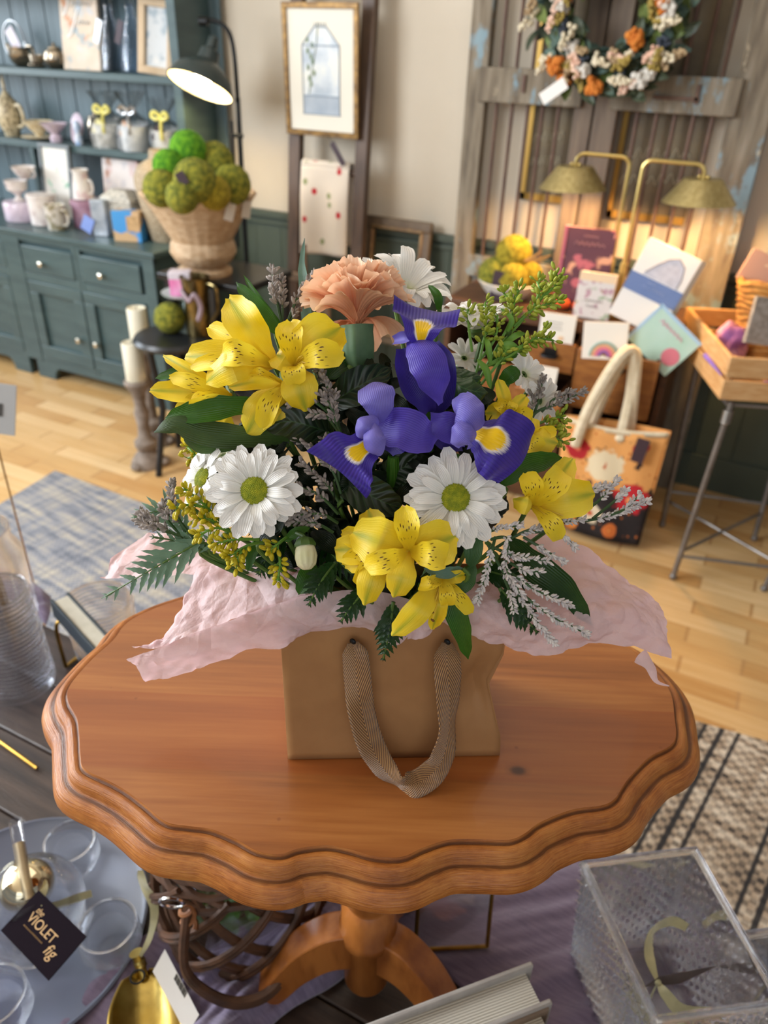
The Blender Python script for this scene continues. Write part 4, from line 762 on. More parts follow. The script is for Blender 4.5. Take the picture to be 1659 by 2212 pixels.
def m_honey():
    m, t = NT('honey_pine'); c = coords(t, (1.2, 9, 9), rot=(0, 0, -YAW))
    d = nd(t, 'TexNoise', {'Vector': c, 'Scale': 2.2, 'Detail': 6, 'Distortion': .6}).outputs[0]
    w = nd(t, 'TexNoise', {'Vector': coords(t, (3, 60, 30), rot=(0, 0, -YAW)), 'Scale': 3.5, 'Detail': 4}).outputs[0]
    sy = nd(t, 'SeparateXYZ', {0: coords(t, rot=(0, 0, -YAW))}).outputs[1]
    col = ramp(t, mth(t, 'ADD', mth(t, 'MULTIPLY', d, .75), mth(t, 'MULTIPLY', w, .3)), [(.30, hx('74431f')), (.5, hx('935829')), (.70, hx('ac7039'))])
    pb = nd(t, 'MapRange', {0: mth(t, 'ADD', sy, mth(t, 'MULTIPLY', d, .006)), 1: -.2, 2: .2}).outputs[0]
    col = mix(t, ramp(t, pb, [(.0, .0), (.255, .05), (.262, .45), (.452, .40), (.456, .75), (.461, .05), (.70, .0), (.706, .35), (1, .3)]), col, hx('8a441b'))
    kn = nd(t, 'VectorMath', {0: nd(t, 'Mapping', {0: coords(t, rot=(0, 0, -YAW)), 'Location': (-.113, .132, 0), 'Scale': (1, 1.5, 0)}).outputs[0]}, operation='LENGTH').outputs[1]
    col = mix(t, ramp(t, kn, [(.0035, .9), (.009, 0.0)]), col, hx('2e1206'))
    sp = nd(t, 'TexVoronoi', {'Vector': coords(t), 'Scale': 26}).outputs[0]; col = mix(t, ramp(t, sp, [(.03, .55), (.06, 0.0)]), col, hx('6b3714'))
    return fin(m, t, col, nd(t, 'MapRange', {0: d, 'To Min': .30, 'To Max': .46}).outputs[0], bump=w, bs=.10, bd=.002, coat=.08)
MHON = m_honey()
def m_edge():
    m, t = NT('worn_honey_edge'); u, v = [nd(t, 'SeparateXYZ', {0: nd(t, 'TexCoord').outputs['UV']}).outputs[k] for k in (0, 1)]
    n = nd(t, 'TexNoise', {'Vector': coords(t), 'Scale': 26, 'Detail': 6, 'Roughness': .65}).outputs[0]
    g = nd(t, 'TexNoise', {'Vector': nd(t, 'CombineXYZ', {0: mth(t, 'MULTIPLY', u, 55), 1: mth(t, 'MULTIPLY', v, 42), 2: 0}).outputs[0], 'Scale': 1.6, 'Detail': 5}).outputs[0]
    col = ramp(t, mth(t, 'ADD', mth(t, 'MULTIPLY', n, .6), mth(t, 'MULTIPLY', g, .45)), [(.36, hx('7c4216')), (.52, hx('a3622a')), (.68, hx('bb7c3c'))])
    # darker bands along the two turned grooves
    for c_, w_ in ((.10, .050), (.52, .055)):
        d = mth(t, 'ABSOLUTE', mth(t, 'SUBTRACT', mth(t, 'ADD', v, mth(t, 'MULTIPLY', mth(t, 'SUBTRACT', g, .5), .05)), c_)); col = mix(t, ramp(t, d, [(w_*.35, .75), (w_*1.3, 0.0)]), col, hx('3a1a08'))
    return fin(m, t, col, nd(t, 'MapRange', {0: n, 'To Min': .22, 'To Max': .46}).outputs[0], bump=mth(t, 'ADD', g, mth(t, 'MULTIPLY', n, .5)), bs=.35, bd=.003)
MHON2 = m_edge(); MHON3 = mk('turned_honey_pine', '83491c', 'a9682f', sc=14, st=(3, 3, .8), rough=.3, bump=.15, bsc=60)
pt = T('pedestal_table', 'small honey pine pedestal table with a scalloped oval top, under the bouquet', 'table', (TC.x, TC.y, ZP))
nrm = []
for i in range(NE):
    tg = (edge[(i+1) % NE]-edge[i-1]).normalized(); nrm.append(V((tg.y, -tg.x, 0)))
area2 = sum(edge[i].x*edge[(i+1) % NE].y-edge[(i+1) % NE].x*edge[i].y for i in range(NE))
if area2 < 0: nrm = [-n for n in nrm]
def ringpt(i, o, z): p = edge[i]+nrm[i]*o; return hero(p.x, p.y, TZ+z)
b = MB(); vs = [ringpt(i, 0, 0) for i in range(NE)]; b.add(vs, [tuple(range(NE))]); b.build('table_top', MHON, pt)
PR = [(0, 0), (.0006, -.0022), (.002, -.0034), (.0042, -.0022), (.0066, -.0021), (.0092, -.0042), (.0108, -.0075), (.0113, -.0108), (.0128, -.0118), (.0155, -.0112), (.0190, -.0126), (.0224, -.0165), (.0244, -.0215), (.0246, -.0265), (.0225, -.0305), (.016, -.032), (-.02, -.032)]
b = MB(); b.grid(lambda u, v: ringpt(int(round(u*NE)) % NE, *PR[int(round(v*(len(PR)-1)))]), NE, len(PR)-1, cu=True)
b.add([ringpt(i, -.02, -.032) for i in range(NE)], [tuple(range(NE))[::-1]]); b.build('moulded_edge', MHON2, pt, smooth=60)
b = MB(TR((TC.x, TC.y, 0))); b.lathe([(.001, TZ-.033), (.075, TZ-.033), (.07, TZ-.05), (.03, TZ-.065), (.027, 1.02), (.033, .93), (.030, .86), (.024, .845), (.031, .835), (.031, .805), (.0335, .80), (.0335, .785), (.0275, .775), (.027, .69), (.024, .683), (.001, .683)], 40, cap=False); b.build('column', MHON3, pt)
for a in (187, 334, 67):
    M = TR((TC.x, TC.y, 0)) @ Rz(YAW+radians(a)) @ Rx(pi/2)
    up = cat([(.018, .800, 0), (.05, .796, 0), (.085, .768, 0), (.115, .720, 0), (.14, .672, 0), (.168, .655, 0)], 6); lo = cat([(.168, .651, 0), (.148, .651, 0), (.125, .652, 0), (.10, .676, 0), (.075, .710, 0), (.045, .732, 0), (.018, .734, 0)], 6)
    b = MB(M @ TR((0, 0, -.017))); b.prism([(p.x, p.y) for p in up+lo], .034); b.build('leg', MHON3, pt, bev=.004, smooth=50)
# ------------------------------------------------------------------ bag and tissue
def resamp(rows, nu, nv):
    R = [cat(r, 8) for r in rows]; n = [len(r) for r in R]
    def sm(r, u): x = u*(len(r)-1); i = min(int(x), len(r)-2); return r[i].lerp(r[i+1], x-i)
    G = []
    for i in range(nu+1):
        c = cat([sm(r, i/nu) for r in R], 8) if len(R) > 2 else [sm(R[0], i/nu).lerp(sm(R[1], i/nu), k/8) for k in range(9)]
        G.append([sm(c, j/nv) for j in range(nv+1)])
    return G
def sheet(b, rows, nu, nv, crinkle=0, cs=30, seed=0, jag=0):
    G = resamp(rows, nu, nv); s = V((seed*3.1, seed*1.7, seed))
    def P(u, v):
        i, j = int(round(u*nu)), int(round(v*nv)); p = G[i][j]
        if crinkle:
            i2, j2 = min(i+1, nu), min(j+1, nv); n = (G[i2][j]-G[max(i-1, 0)][j]).cross(G[i][j2]-G[i][max(j-1, 0)])
            if n.length > 1e-12:
                n.normalize(); q = p*cs+s
                a = abs(noise.noise(q))*.9+abs(noise.noise(q*2.3+s))*.5+.25*abs(noise.noise(q*5.1))
                p = p + n*(crinkle*(a-.45))
        return p
    return b.grid(P, nu, nv)
MKR = mk('kraft_paper', 'a5794c', '9c7045', sc=30, rough=.62, bump=.08, bsc=200)
A, B2 = hero(-.068, .404, TZ+.0008), hero(.100, .416, TZ+.0008); bx = (B2-A).normalized(); by = V((-bx.y, bx.x, 0)); BW = (B2-A).length; BD = .088; BH = .134
bag = T('gift_bag', 'brown kraft paper gift bag holding the bouquet on the pedestal table', 'bag', A+bx*BW/2+by*BD/2)
def bagp(x, y, z): return A + bx*x + by*y + V((0, 0, z))
b = MB()
def bagr(v): return BW-.009*v-.011*max(0, 1-abs(v-.54)/(.40 if v < .54 else .22))
def front(u, v):
    r = bagr(v); x = lerp(-.002*v, r, u)
    return bagp(x, .004*sin(pi*u)*v+.010*v+.004*math.exp(-((u-.93)/.06)**2-((v-.52)/.2)**2)*3, v*BH)
b.grid(front, 30, 20)
b.grid(lambda u, v: bagp(lerp(-.002*v, BW-.005*v, u), BD-.012*v, v*BH), 12, 8)
for s in (0, 1):
    b.grid(lambda u, v: bagp((bagr(v) if s else -.002*v)+(-.012 if s else .010)*v*sin(pi*u), lerp(.010*v, BD-.012*v, u), v*BH), 10, 20)
b.grid(lambda u, v: bagp(u*BW, v*BD, 0.0003), 2, 2); b.build('bag_body', MKR, bag, solid=.0007)
def m_ribbon():
    m, t = NT('herringbone_ribbon'); uv = nd(t, 'TexCoord').outputs['UV']; s = nd(t, 'SeparateXYZ', {0: uv})
    tri = mth(t, 'ABSOLUTE', mth(t, 'SUBTRACT', s.outputs[1], .5))
    w = mth(t, 'SINE', mth(t, 'ADD', mth(t, 'MULTIPLY', s.outputs[0], 540), mth(t, 'MULTIPLY', tri, 80)))
    w2 = mth(t, 'MULTIPLY', mth(t, 'ADD', w, 1), .5)
    col = ramp(t, w2, [(0, hx('4f2f14')), (.5, hx('9a6a3c')), (1, hx('c89658'))])
    return fin(m, t, col, .42, bump=w2, bs=.8, bd=.0015, sheen=.3)
MRIB = m_ribbon()
TOC = -CF
def strip(b, path, w, nrm=None, cup=0, nu=14, nv=6, ruf=0, rf=3, ph=0, tw=None, up=0):
    """ribbon-like surface along path; w = list of widths (metres) along it; cup bends the edges toward nrm; tw = twist list (radians)"""
    P = cat(path, 6); L = len(P)-1; n0 = V(nrm) if nrm is not None else TOC
    def fr(u):
        x = u*L; i = min(int(x), L-1); p = P[i].lerp(P[i+1], x-i); tg = (P[min(i+2, L)]-P[max(i-1, 0)]).normalized()
        n = n0-tg*n0.dot(tg)
        if n.length < .05: n = tg.orthogonal()
        n.normalize(); s = tg.cross(n)
        if tw: a = prof(tw, u); n, s = n*cos(a)+s*sin(a), s*cos(a)-n*sin(a)
        return p, s, n
    F = [fr(i/nu) for i in range(nu+1)]
    def S_(u, v):
        p, s, n = F[int(round(u*nu))]; q = 2*v-1; ww = prof(w, u); 
        return p + s*(q*ww/2) + n*(cup*ww*(q*q-.3) + ruf*u*abs(q)**1.3*sin(rf*2*pi*u+ph+(1.3 if q > 0 else 0)) + up*u*u)
    return b.grid(S_, nu, nv)
# ribbon handle
rib = [(762, 1388, .5405), (768, 1420, .541), (773, 1480, .549), (783, 1545, .559), (800, 1605, .567), (826, 1655, .572), (860, 1690, .572), (890, 1696, .571), (925, 1678, .572), (955, 1640, .572), (968, 1570, .563), (970, 1500, .552), (966, 1430, .5425), (966, 1388, .5405)]
b = MB(); strip(b, [at(*q) for q in rib], [.008, .019, .0205, .0205, .0205, .020, .020, .0205, .020, .020, .0205, .0205, .0205, .019, .008], cup=-.06, nu=120, nv=10, tw=[.0, .15, .25, -.35, -.2, .3, .9, -.3, -.2, .4, .9, .5, -.2, 0])
b.build('ribbon_handle', MRIB, bag, label='bronze herringbone ribbon handle', solid=.0009)
b = MB()
for q in ((762, 1386, .5405), (966, 1387, .5405)): b.ball(at(*q), (.0026, .0015, .0026), 10, 6)
b.build('handle_hole', MBLK, bag)
def m_tissue():
    m, t = NT('pink_tissue_paper'); n = nd(t, 'TexNoise', {'Vector': coords(t), 'Scale': 45, 'Detail': 5, 'Roughness': .6}).outputs[0]
    v1 = nd(t, 'TexVoronoi', {'Vector': coords(t), 'Scale': 30}, feature='DISTANCE_TO_EDGE').outputs[0]
    col = ramp(t, n, [(.3, hx('ecd2d6')), (.7, hx('f4e0e2'))])
    h = mth(t, 'ADD', mth(t, 'MULTIPLY', n, .6), mth(t, 'MULTIPLY', v1, 1.6))
    return fin(m, t, col, .55, bump=h, bs=.8, bd=.006, transl=.45, tcol=hx('f3ccd0'))
MTIS = m_tissue()
def px(L, d0=None): return [at(q[0], q[1], q[2] if len(q) > 2 else d0) for q in L]
t1 = T('tissue_sheet', 'pink tissue paper folded out over the front left of the gift bag', 'tissue paper', hero(-.10, .43, 1.27))
b = MB(); sheet(b, [px([(314, 1475, .555), (417, 1450, .55), (518, 1410, .545), (616, 1399, .54), (652, 1374, .537), (735, 1361, .534), (800, 1363, .532), (850, 1395, .531), (900, 1360, .53)]),
    px([(290, 1440, .548), (400, 1420, .541), (520, 1392, .536), (616, 1368, .531), (660, 1345, .528), (735, 1338, .526), (800, 1340, .525), (850, 1358, .526), (900, 1340, .527)]),
    px([(272, 1426, .545), (337, 1401, .541), (417, 1370, .533), (525, 1330, .525), (598, 1305, .52), (670, 1285, .519), (760, 1275, .52), (830, 1280, .523), (900, 1300, .527)])], 90, 22, .006, 38, 1); b.build('outer_fold', MTIS, t1)
b = MB(); sheet(b, [px([(283, 1393, .545), (337, 1401, .5415), (417, 1370, .535), (525, 1330, .527), (598, 1305, .522), (670, 1285, .521)]), px([(346, 1390, .545), (380, 1340, .544), (450, 1300, .54), (540, 1275, .535), (620, 1255, .53), (680, 1250, .53)]), px([(399, 1309, .553), (424, 1233, .56), (470, 1220, .558), (540, 1215, .553), (600, 1215, .548), (700, 1220, .545)])], 60, 30, .006, 38, 2); b.build('inner_fold', MTIS, t1)
t2 = T('tissue_sheet', 'pink tissue paper flaring out behind the ferns at the back left', 'tissue paper', hero(-.16, .49, 1.28))
b = MB(); sheet(b, [px([(215, 1243, .60), (245, 1250, .595), (330, 1242, .58), (424, 1240, .57), (520, 1240, .56)]), px([(228, 1238, .605), (262, 1205, .605), (340, 1205, .595), (440, 1205, .58), (540, 1200, .57)]), px([(240, 1205, .61), (305, 1158, .625), (350, 1150, .62), (430, 1165, .60), (560, 1165, .58)])], 60, 24, .006, 36, 3); b.build('sheet', MTIS, t2)
t3 = T('tissue_sheet', 'pink tissue paper spreading wide over the right of the gift bag', 'tissue paper', hero(.14, .45, 1.27))
b = MB(); sheet(b, [px([(880, 1383, .531), (915, 1372, .530), (960, 1345, .53), (1010, 1370, .53), (1080, 1395, .53), (1160, 1415, .528), (1250, 1396, .53), (1350, 1394, .535), (1452, 1424, .54)]),
    px([(890, 1340, .523), (930, 1325, .521), (980, 1310, .52), (1040, 1325, .516), (1110, 1345, .512), (1190, 1350, .513), (1280, 1340, .518), (1370, 1340, .528), (1449, 1400, .54)]),
    px([(900, 1300, .53), (960, 1290, .525), (1020, 1280, .525), (1080, 1270, .523), (1150, 1275, .522), (1230, 1270, .525), (1300, 1275, .533), (1370, 1290, .543), (1442, 1345, .548)]),
    px([(930, 1270, .55), (990, 1250, .55), (1050, 1220, .553), (1110, 1180, .56), (1160, 1148, .572), (1230, 1170, .575), (1300, 1205, .572), (1370, 1262, .567), (1425, 1300, .558)])], 100, 50, .007, 36, 4); b.build('sheet', MTIS, t3)
b = MB(); strip(b, px([(1380, 1415, .538), (1405, 1440, .54), (1418, 1470, .542), (1446, 1482, .545)]), [.012, .007, .005, .001], cup=.2, nu=16, nv=4, tw=[0, .5, 1, .6]); b.build('torn_tail', MTIS, t3)
# ------------------------------------------------------------------ bouquet
def uvs(t):
    s = nd(t, 'SeparateXYZ', {0: nd(t, 'TexCoord').outputs['UV']}); return s.outputs[0], s.outputs[1]
def m_leaf(name, c, c2, veins=7, rough=.35, vc=None, transl=.2, bs=.4):
    m, t = NT(name); u, v = uvs(t); q = mth(t, 'ABSOLUTE', mth(t, 'SUBTRACT', v, .5))
    w = mth(t, 'SINE', mth(t, 'MULTIPLY', mth(t, 'SUBTRACT', u, mth(t, 'MULTIPLY', q, .5)), veins*6.28)) if vc else mth(t, 'SINE', mth(t, 'MULTIPLY', q, veins*12.6))
    n = nd(t, 'TexNoise', {'Vector': coords(t), 'Scale': 60, 'Detail': 3}).outputs[0]
    col = ramp(t, n, [(.3, hx(c)), (.7, hx(c2))])
    if vc:
        col = mix(t, ramp(t, w, [(.93, 0.0), (.99, .6)]), col, hx(vc)); col = mix(t, ramp(t, q, [(.0, .8), (.03, 0.0)]), col, hx(vc))
    return fin(m, t, col, rough, bump=mth(t, 'ADD', mth(t, 'MULTIPLY', w, .5), mth(t, 'MULTIPLY', n, .6)), bs=bs, bd=.0008, transl=transl)
ML1 = m_leaf('alstroemeria_leaf', '2f5a14', '3f6e1c', 6); ML2 = m_leaf('blue_green_blade', '5d7f74', '6e9080', 5)
MSAL = m_leaf('salal_leaf', '12200e', '1d2f14', 7, .38, '33502a', .06, .6); MFERN = m_leaf('fern_leaf', '163312', '234a1a', 5, .32, None, .15); MFERN2 = m_leaf('frosted_fern_leaf', '63836a', '80a086', 5, .4, None, .15)
MSTEM = mk('green_stem', '3d5a24', '52702f', sc=20, rough=.45)
def m_yellow(name, kind):
    m, t = NT(name); u, v = uvs(t); q = mth(t, 'ABSOLUTE', mth(t, 'SUBTRACT', v, .5))
    ln = nd(t, 'TexNoise', {'Vector': nd(t, 'CombineXYZ', {0: mth(t, 'MULTIPLY', u, 1.2), 1: mth(t, 'MULTIPLY', v, 26), 2: 0}).outputs[0], 'Scale': 1.0, 'Detail': 2}).outputs[0]; n = nd(t, 'TexNoise', {'Vector': coords(t), 'Scale': 40, 'Detail': 3}).outputs[0]
    col = ramp(t, n, [(.3, hx('efce16')), (.7, hx('f5e14e'))])
    if kind == 'outer':
        g = mth(t, 'MULTIPLY', ramp(t, q, [(.02, 1.0), (.17, 0.0)]), ramp(t, u, [(.35, 0.0), (.8, 1.0)]))
        col = mix(t, mth(t, 'MULTIPLY', g, .75), col, hx('93a62c'))
        col = mix(t, mth(t, 'MULTIPLY', ramp(t, u, [(.0, 1.0), (.25, 0.0)]), .6), col, hx('d98d10'))
    elif kind == 'inner':
        c3 = nd(t, 'CombineXYZ', {0: mth(t, 'MULTIPLY', u, 4.6), 1: mth(t, 'MULTIPLY', v, 9), 2: 0})
        vr = nd(t, 'TexVoronoi', {'Vector': nd(t, 'Mapping', {0: c3.outputs[0], 'Scale': (1, 1, 1)}).outputs[0], 'Scale': 1.0, 'Randomness': .75}, voronoi_dimensions='2D').outputs[0]
        fl = mth(t, 'MULTIPLY', mth(t, 'MULTIPLY', ramp(t, vr, [(.15, 1.0), (.205, 0.0)]), ramp(t, u, [(.28, 0.0), (.34, 1.0), (.66, 1.0), (.70, 0.0)])), ramp(t, q, [(.36, 1.0), (.44, 0.0)]))
        col = mix(t, fl, mix(t, .4, col, hx('f7da22')), hx('4a1a08'))
    return fin(m, t, col, .42, bump=ln, bs=.45, bd=.0008, transl=.22, tcol=col)
MYO, MYI = m_yellow('yellow_petal', 'outer'), m_yellow('flecked_yellow_petal', 'inner')
def m_white():
    m, t = NT('white_petal'); u, v = uvs(t); ln = mth(t, 'SINE', mth(t, 'MULTIPLY', v, 38))
    col = ramp(t, u, [(0, hx('dfe3b4')), (.18, hx('efeee8')), (1, hx('f3f1ee'))]); return fin(m, t, col, .45, bump=ln, bs=.3, bd=.0008, transl=.22, tcol=hx('f0ede6'))
MWP = m_white()
MANT = mk('brown_anther', '5e3a12', '7a5420', sc=80, rough=.7); MFIL = mk('yellow_filament', 'd8b93a', rough=.45)
BASE = hero(.016, .462, 1.20)
srnd = random.Random(5)
def stem(t, p, r=.0024, dirn=None, name='stem', mat=None):
    p = V(p); e = BASE+HX*srnd.uniform(-.05, .05)+HY*srnd.uniform(-.025, .025); e.z = TZ+.02
    m = HX*(e.dot(HX))+HY*(e.dot(HY)); mid = e.lerp(p, .55); mid.z = max(mid.z, 1.29); mid = mid.lerp(V((e.x, e.y, mid.z)), .25)
    d = (dirn or V((0, 0, -1)))
    b = MB(); b.tube(cat([p, p+d*.012, mid, V((e.x, e.y, 1.25)).lerp(mid, .2), e], 5), r, 7); b.build(name, mat or MSTEM, t)
WA = [.22, .55, .95, 1, .75, .16]; WI = [.2, .45, .8, 1, .85, .2]; WN = [.3, .7, 1, .9, .5, .05]; WT = [.25, .5, .75, 1, 1.0, .86]
def petal(b, c, pt, w=None, prof_=WA, nrm=None, nu=18, nv=8, cup=None):
    """c = (x, y, d); pt = (tipx, tipy, tip depth offset, width px, bulge [, cup, twist])"""
    P0 = at(*c); P2 = at(pt[0], pt[1], c[2]+pt[2]); bl = pt[4]; cu = pt[5] if len(pt) > 5 else .26; tw = pt[6] if len(pt) > 6 else 0
    P1 = (P0+P2)/2 + TOC*bl; ww = pt[3]/FPX*c[2]
    strip(b, [P0, P1, P2], [k*ww for k in (w or prof_)], nrm, cup=cu, nu=nu, nv=nv, ruf=ww*.07, rf=2.2, ph=pt[0]*.1, tw=[0, tw, tw] if tw else None)
def alstro(label, c, outer, inner, stamens=4, sdir=(0, .3)):
    t = T('alstroemeria', label, 'flower', at(*c), 'yellow alstroemeria blooms')
    for nm, L, mm, pf in (('petal', outer, MYO, WA), ('flecked_petal', inner, MYI, WI)):
        for p in L:
            if nm[0] == 'f': p = (p[0], p[1], p[2]-.005, p[3], p[4]+.003)+tuple(p[5:])
            b = MB(); petal(b, c, p, prof_=pf); b.build(nm, mm, t)
    b = MB(); ba = MB()
    for k in range(stamens):
        tx, ty = c[0]+sdir[0]*60+srnd.uniform(-16, 16), c[1]+sdir[1]*60+srnd.uniform(-14, 14); P2 = at(tx, ty, c[2]-.012+srnd.uniform(-.003, .003)); P0 = at(*c)
        b.tube(cat([P0, (P0+P2)/2+TOC*.006, P2], 5), .0005, 5); ba.ball(P2, (.0018, .0009, .0009), 8, 5, Rz(srnd.uniform(0, 3)))
    if stamens: b.build('filaments', MFIL, t); ba.build('anthers', MANT, t)
    q = at(c[0], c[1], c[2]+.012); b = MB(); b.tube([at(*c), q], [.003, .0024], 7); b.build('ovary', MSTEM, t); stem(t, q, .0018, -TOC)
    return t
alstro('yellow alstroemeria facing the viewer just left of the peach carnation', (637, 789, .500), [(737, 706, -.004, 104, .012), (596, 765, -.002, 64, .008), (662, 889, -.010, 80, .014, -.1)], [(627, 694, -.005, 58, .010, .3), (743, 768, -.014, 62, .014, .2), (641, 830, -.016, 52, .012, .2)], 5, (.6, -.25))
alstro('largest yellow alstroemeria at the upper left, opening sideways to the left', (590, 789, .505), [(494, 644, -.010, 78, .016, .25), (399, 770, .0, 66, .014), (446, 826, -.014, 66, .026, -.12)], [(450, 706, .004, 46, .010), (476, 772, -.022, 56, .022, .2), (411, 794, -.006, 36, .016)], 3, (-1.6, -.5))
alstro('small yellow alstroemeria furthest left in the bouquet', (501, 856, .512), [(352, 768, -.004, 28, .012, .35), (324, 843, -.002, 50, .006), (378, 892, .0, 46, .008)], [(366, 814, -.01, 34, .010), (408, 872, -.022, 30, .010, .5, 1.0), (345, 850, .006, 36, .004)], 0)
alstro('drooping yellow alstroemeria between the left leaves, under the two open blooms', (615, 830, .506), [(495, 836, -.012, 36, .014, .3), (531, 940, -.006, 76, .012, -.15), (602, 936, -.004, 56, .008, -.1)], [(538, 808, -.02, 24, .012, .5, .7), (566, 925, -.012, 46, .012), (640, 870, .0, 40, .006)], 4, (-.9, 1.2))
alstro('half hidden yellow green alstroemeria below the long left leaves', (462, 915, .535), [(404, 972, -.004, 60, .006), (440, 950, -.002, 60, .004), (500, 935, .0, 60, .004)], [(420, 930, -.005, 40, .004)], 0)
alstro('large yellow alstroemeria at the front centre of the bouquet', (884, 1190, .478), [(762, 1150, -.004, 104, .014, .12), (985, 1158, -.004, 98, .012, .22), (850, 1291, -.010, 62, .016, -.12)], [(873, 1094, -.006, 54, .010, .25), (968, 1200, -.010, 64, .012, .2), (786, 1224, -.014, 52, .014, .1)], 5, (-1.2, .3))
alstro('yellow alstroemeria tucked behind the left of the front centre bloom', (822, 1180, .492), [(722, 1188, -.006, 66, .012), (795, 1100, .002, 60, .008), (787, 1308, -.016, 60, .016, -.15)], [(744, 1222, -.004, 52, .010), (738, 1150, .0, 46, .008), (774, 1268, -.008, 44, .010)], 0)
alstro('wilting yellow alstroemeria hanging lowest over the bag front', (955, 1244, .490), [(846, 1374, .006, 56, .022, -.1), (934, 1359, .008, 38, .016, .2), (1003, 1242, -.006, 28, .010, .4)], [(967, 1309, -.006, 36, .012, .2), (905, 1265, -.012, 34, .014, .3, .6), (1018, 1325, .012, 34, .006)], 3, (-.4, 1.4))
alstro('yellow alstroemeria at the right edge of the bouquet, opening right', (1149, 1092, .508), [(1286, 1066, -.004, 82, .012, .12), (1238, 990, .004, 56, .010), (1108, 1078, -.012, 50, .018, -.3, .5)], [(1135, 1022, -.012, 48, .010, .25), (1215, 1015, -.006, 58, .012, .25), (1210, 1166, -.006, 44, .012, .1)], 4, (1.0, .4))
alstro('yellow alstroemeria peeping out above the right iris', (1094, 900, .532), [(1076, 820, -.004, 30, .006, .3), (1136, 856, .0, 34, .006), (1048, 892, -.004, 44, .006)], [(1148, 905, .0, 44, .004), (1108, 868, -.004, 22, .006), (1072, 868, -.002, 30, .005)], 0)
alstro('yellow alstroemeria turned away at the right, behind the right iris fall', (1122, 950, .528), [(1204, 958, -.004, 56, .010, -.2), (1190, 990, -.002, 40, .008), (1150, 900, .002, 46, .006)], [(1202, 930, .0, 30, .004), (1165, 975, -.006, 44, .008)], 0)
# daisies
MDISC = mk('daisy_disc', '7d8a12', 'a3a51c', sc=300, rough=.7)
def daisy(label, c, r, nz, n=(17, 15, 10), disc=True, cone=(.10, .26, .5), seed=0, roll=0.0, shrink=1):
    rr = random.Random(seed+11); cc = at(*c); R = r/FPX*c[2]; z = CR*nz[0]+CU*nz[1]+TOC*nz[2]; M = aim(cc, z, CU)
    t = T('daisy', label, 'flower', cc, 'white daisies'); RD = R*.285
    for k in range(3):
        for j in range(n[k]):
            a = 2*pi*(j+rr.uniform(-.22, .22))/n[k]+k*.25+roll; L = R*(1, .93, .80)[k]*rr.uniform(.90, 1.04); w = L*(.315 if k < 2 else .27)*rr.uniform(.9, 1.15); cz = cone[k]*rr.uniform(.5, 1.3)
            d = V((cos(a), sin(a), 0)); P = [M @ (d*RD*.5+V((0, 0, -.003+.001*k))), M @ (d*(RD*.5+L*.28)+V((0, 0, cz*L*.22))), M @ (d*L*.72+V((0, 0, cz*L*.38+.0005*k))), M @ (d*L+V((0, 0, cz*L*(.35+rr.uniform(-.25, .15)))))]
            b = MB(); strip(b, P, [w*x for x in (.34, .66, .95, 1.0, .90, .36)], z, cup=.12, nu=12, nv=6); b.build('petal', MWP, t)
    if disc:
        b = MB(M); H = RD*.42; b.lathe([(.0005, -RD*.4), (RD*.7, -RD*.35), (RD*.98, -RD*.05)]+[(RD*cos(a), H*sin(a)) for a in [i*pi/14 for i in range(8)]], 28, cap=False)
        N = 230
        for k in range(N):
            a = k*2.39996; q = sqrt((k+.5)/N); b.ball((RD*q*cos(a), RD*q*sin(a), H*sqrt(max(0, 1-q*q*.96))), RD*.052, 6, 4)
        b.build('disc', MDISC, t)
    b = MB(M); b.lathe([(.001, -.010), (.003, -.010), (RD*.75, -.005), (RD*.6, -.003), (.001, -.003)], 16, cap=False); b.build('calyx', MSTEM, t)
    stem(t, M @ V((0, 0, -.010)), .0018, -(z.normalized()))
daisy('large open white daisy at the left front of the bouquet', (550, 1060, .482), 108, (-.12, .12, 1), seed=1)
daisy('large open white daisy right of centre, under the right iris', (984, 1076, .482), 112, (.05, .16, 1), seed=2, roll=.2)
daisy('white daisy turned left, just behind the large left front daisy', (436, 1032, .505), 80, (-.8, .35, .75), n=(12, 9, 0), seed=3)
daisy('white daisy facing up, hidden behind the top of the left front daisy', (478, 978, .512), 62, (-.4, .8, .6), n=(12, 8, 0), disc=False, seed=4)
daisy('white daisy rising behind the top right of the peach carnation', (876, 622, .560), 104, (.30, .62, .72), n=(14, 11, 6), disc=False, cone=(1.0, .9, .5), seed=5)
daisy('white daisy seen from behind among the goldenrod at the top right', (1028, 700, .565), 92, (-.12, .85, .4), n=(13, 11, 0), disc=False, cone=(.9, .8, .5), seed=6)
daisy('white daisy behind the goldenrod stalks, upper of two at the right', (1138, 805, .56), 60, (.5, .3, .7), n=(10, 8, 0), disc=False, seed=7)
daisy('white daisy behind the goldenrod stalks, lower of two at the right', (1172, 866, .56), 58, (.5, -.1, .7), n=(10, 8, 0), disc=False, seed=8)
daisy('small white daisy mostly covered by green stalks right of the top iris', (1005, 770, .575), 46, (.2, .3, .9), n=(10, 8, 0), disc=False, seed=9)
BD_ = at(660, 1190, .488); t = T('daisy_bud', 'closed cream daisy bud hanging below the left front daisy', 'flower bud', BD_); Mb = aim(BD_, -CU*.9+TOC*.25-CR*-.1, TOC); RB = .0072
b = MB(Mb); b.lathe([(.001, -.006), (RB*.75, -.005), (RB*.95, .0), (RB, .004), (RB*.85, .009), (RB*.4, .012), (.0005, .0125)], 40, cap=False, wob=lambda a, u: 1+.06*sin(a*10)*(u > .4)); b.build('bud_petals', mk('cream_bud', 'e6e3c4', 'd5d3a4', sc=70, rough=.5, transl=.15), t)
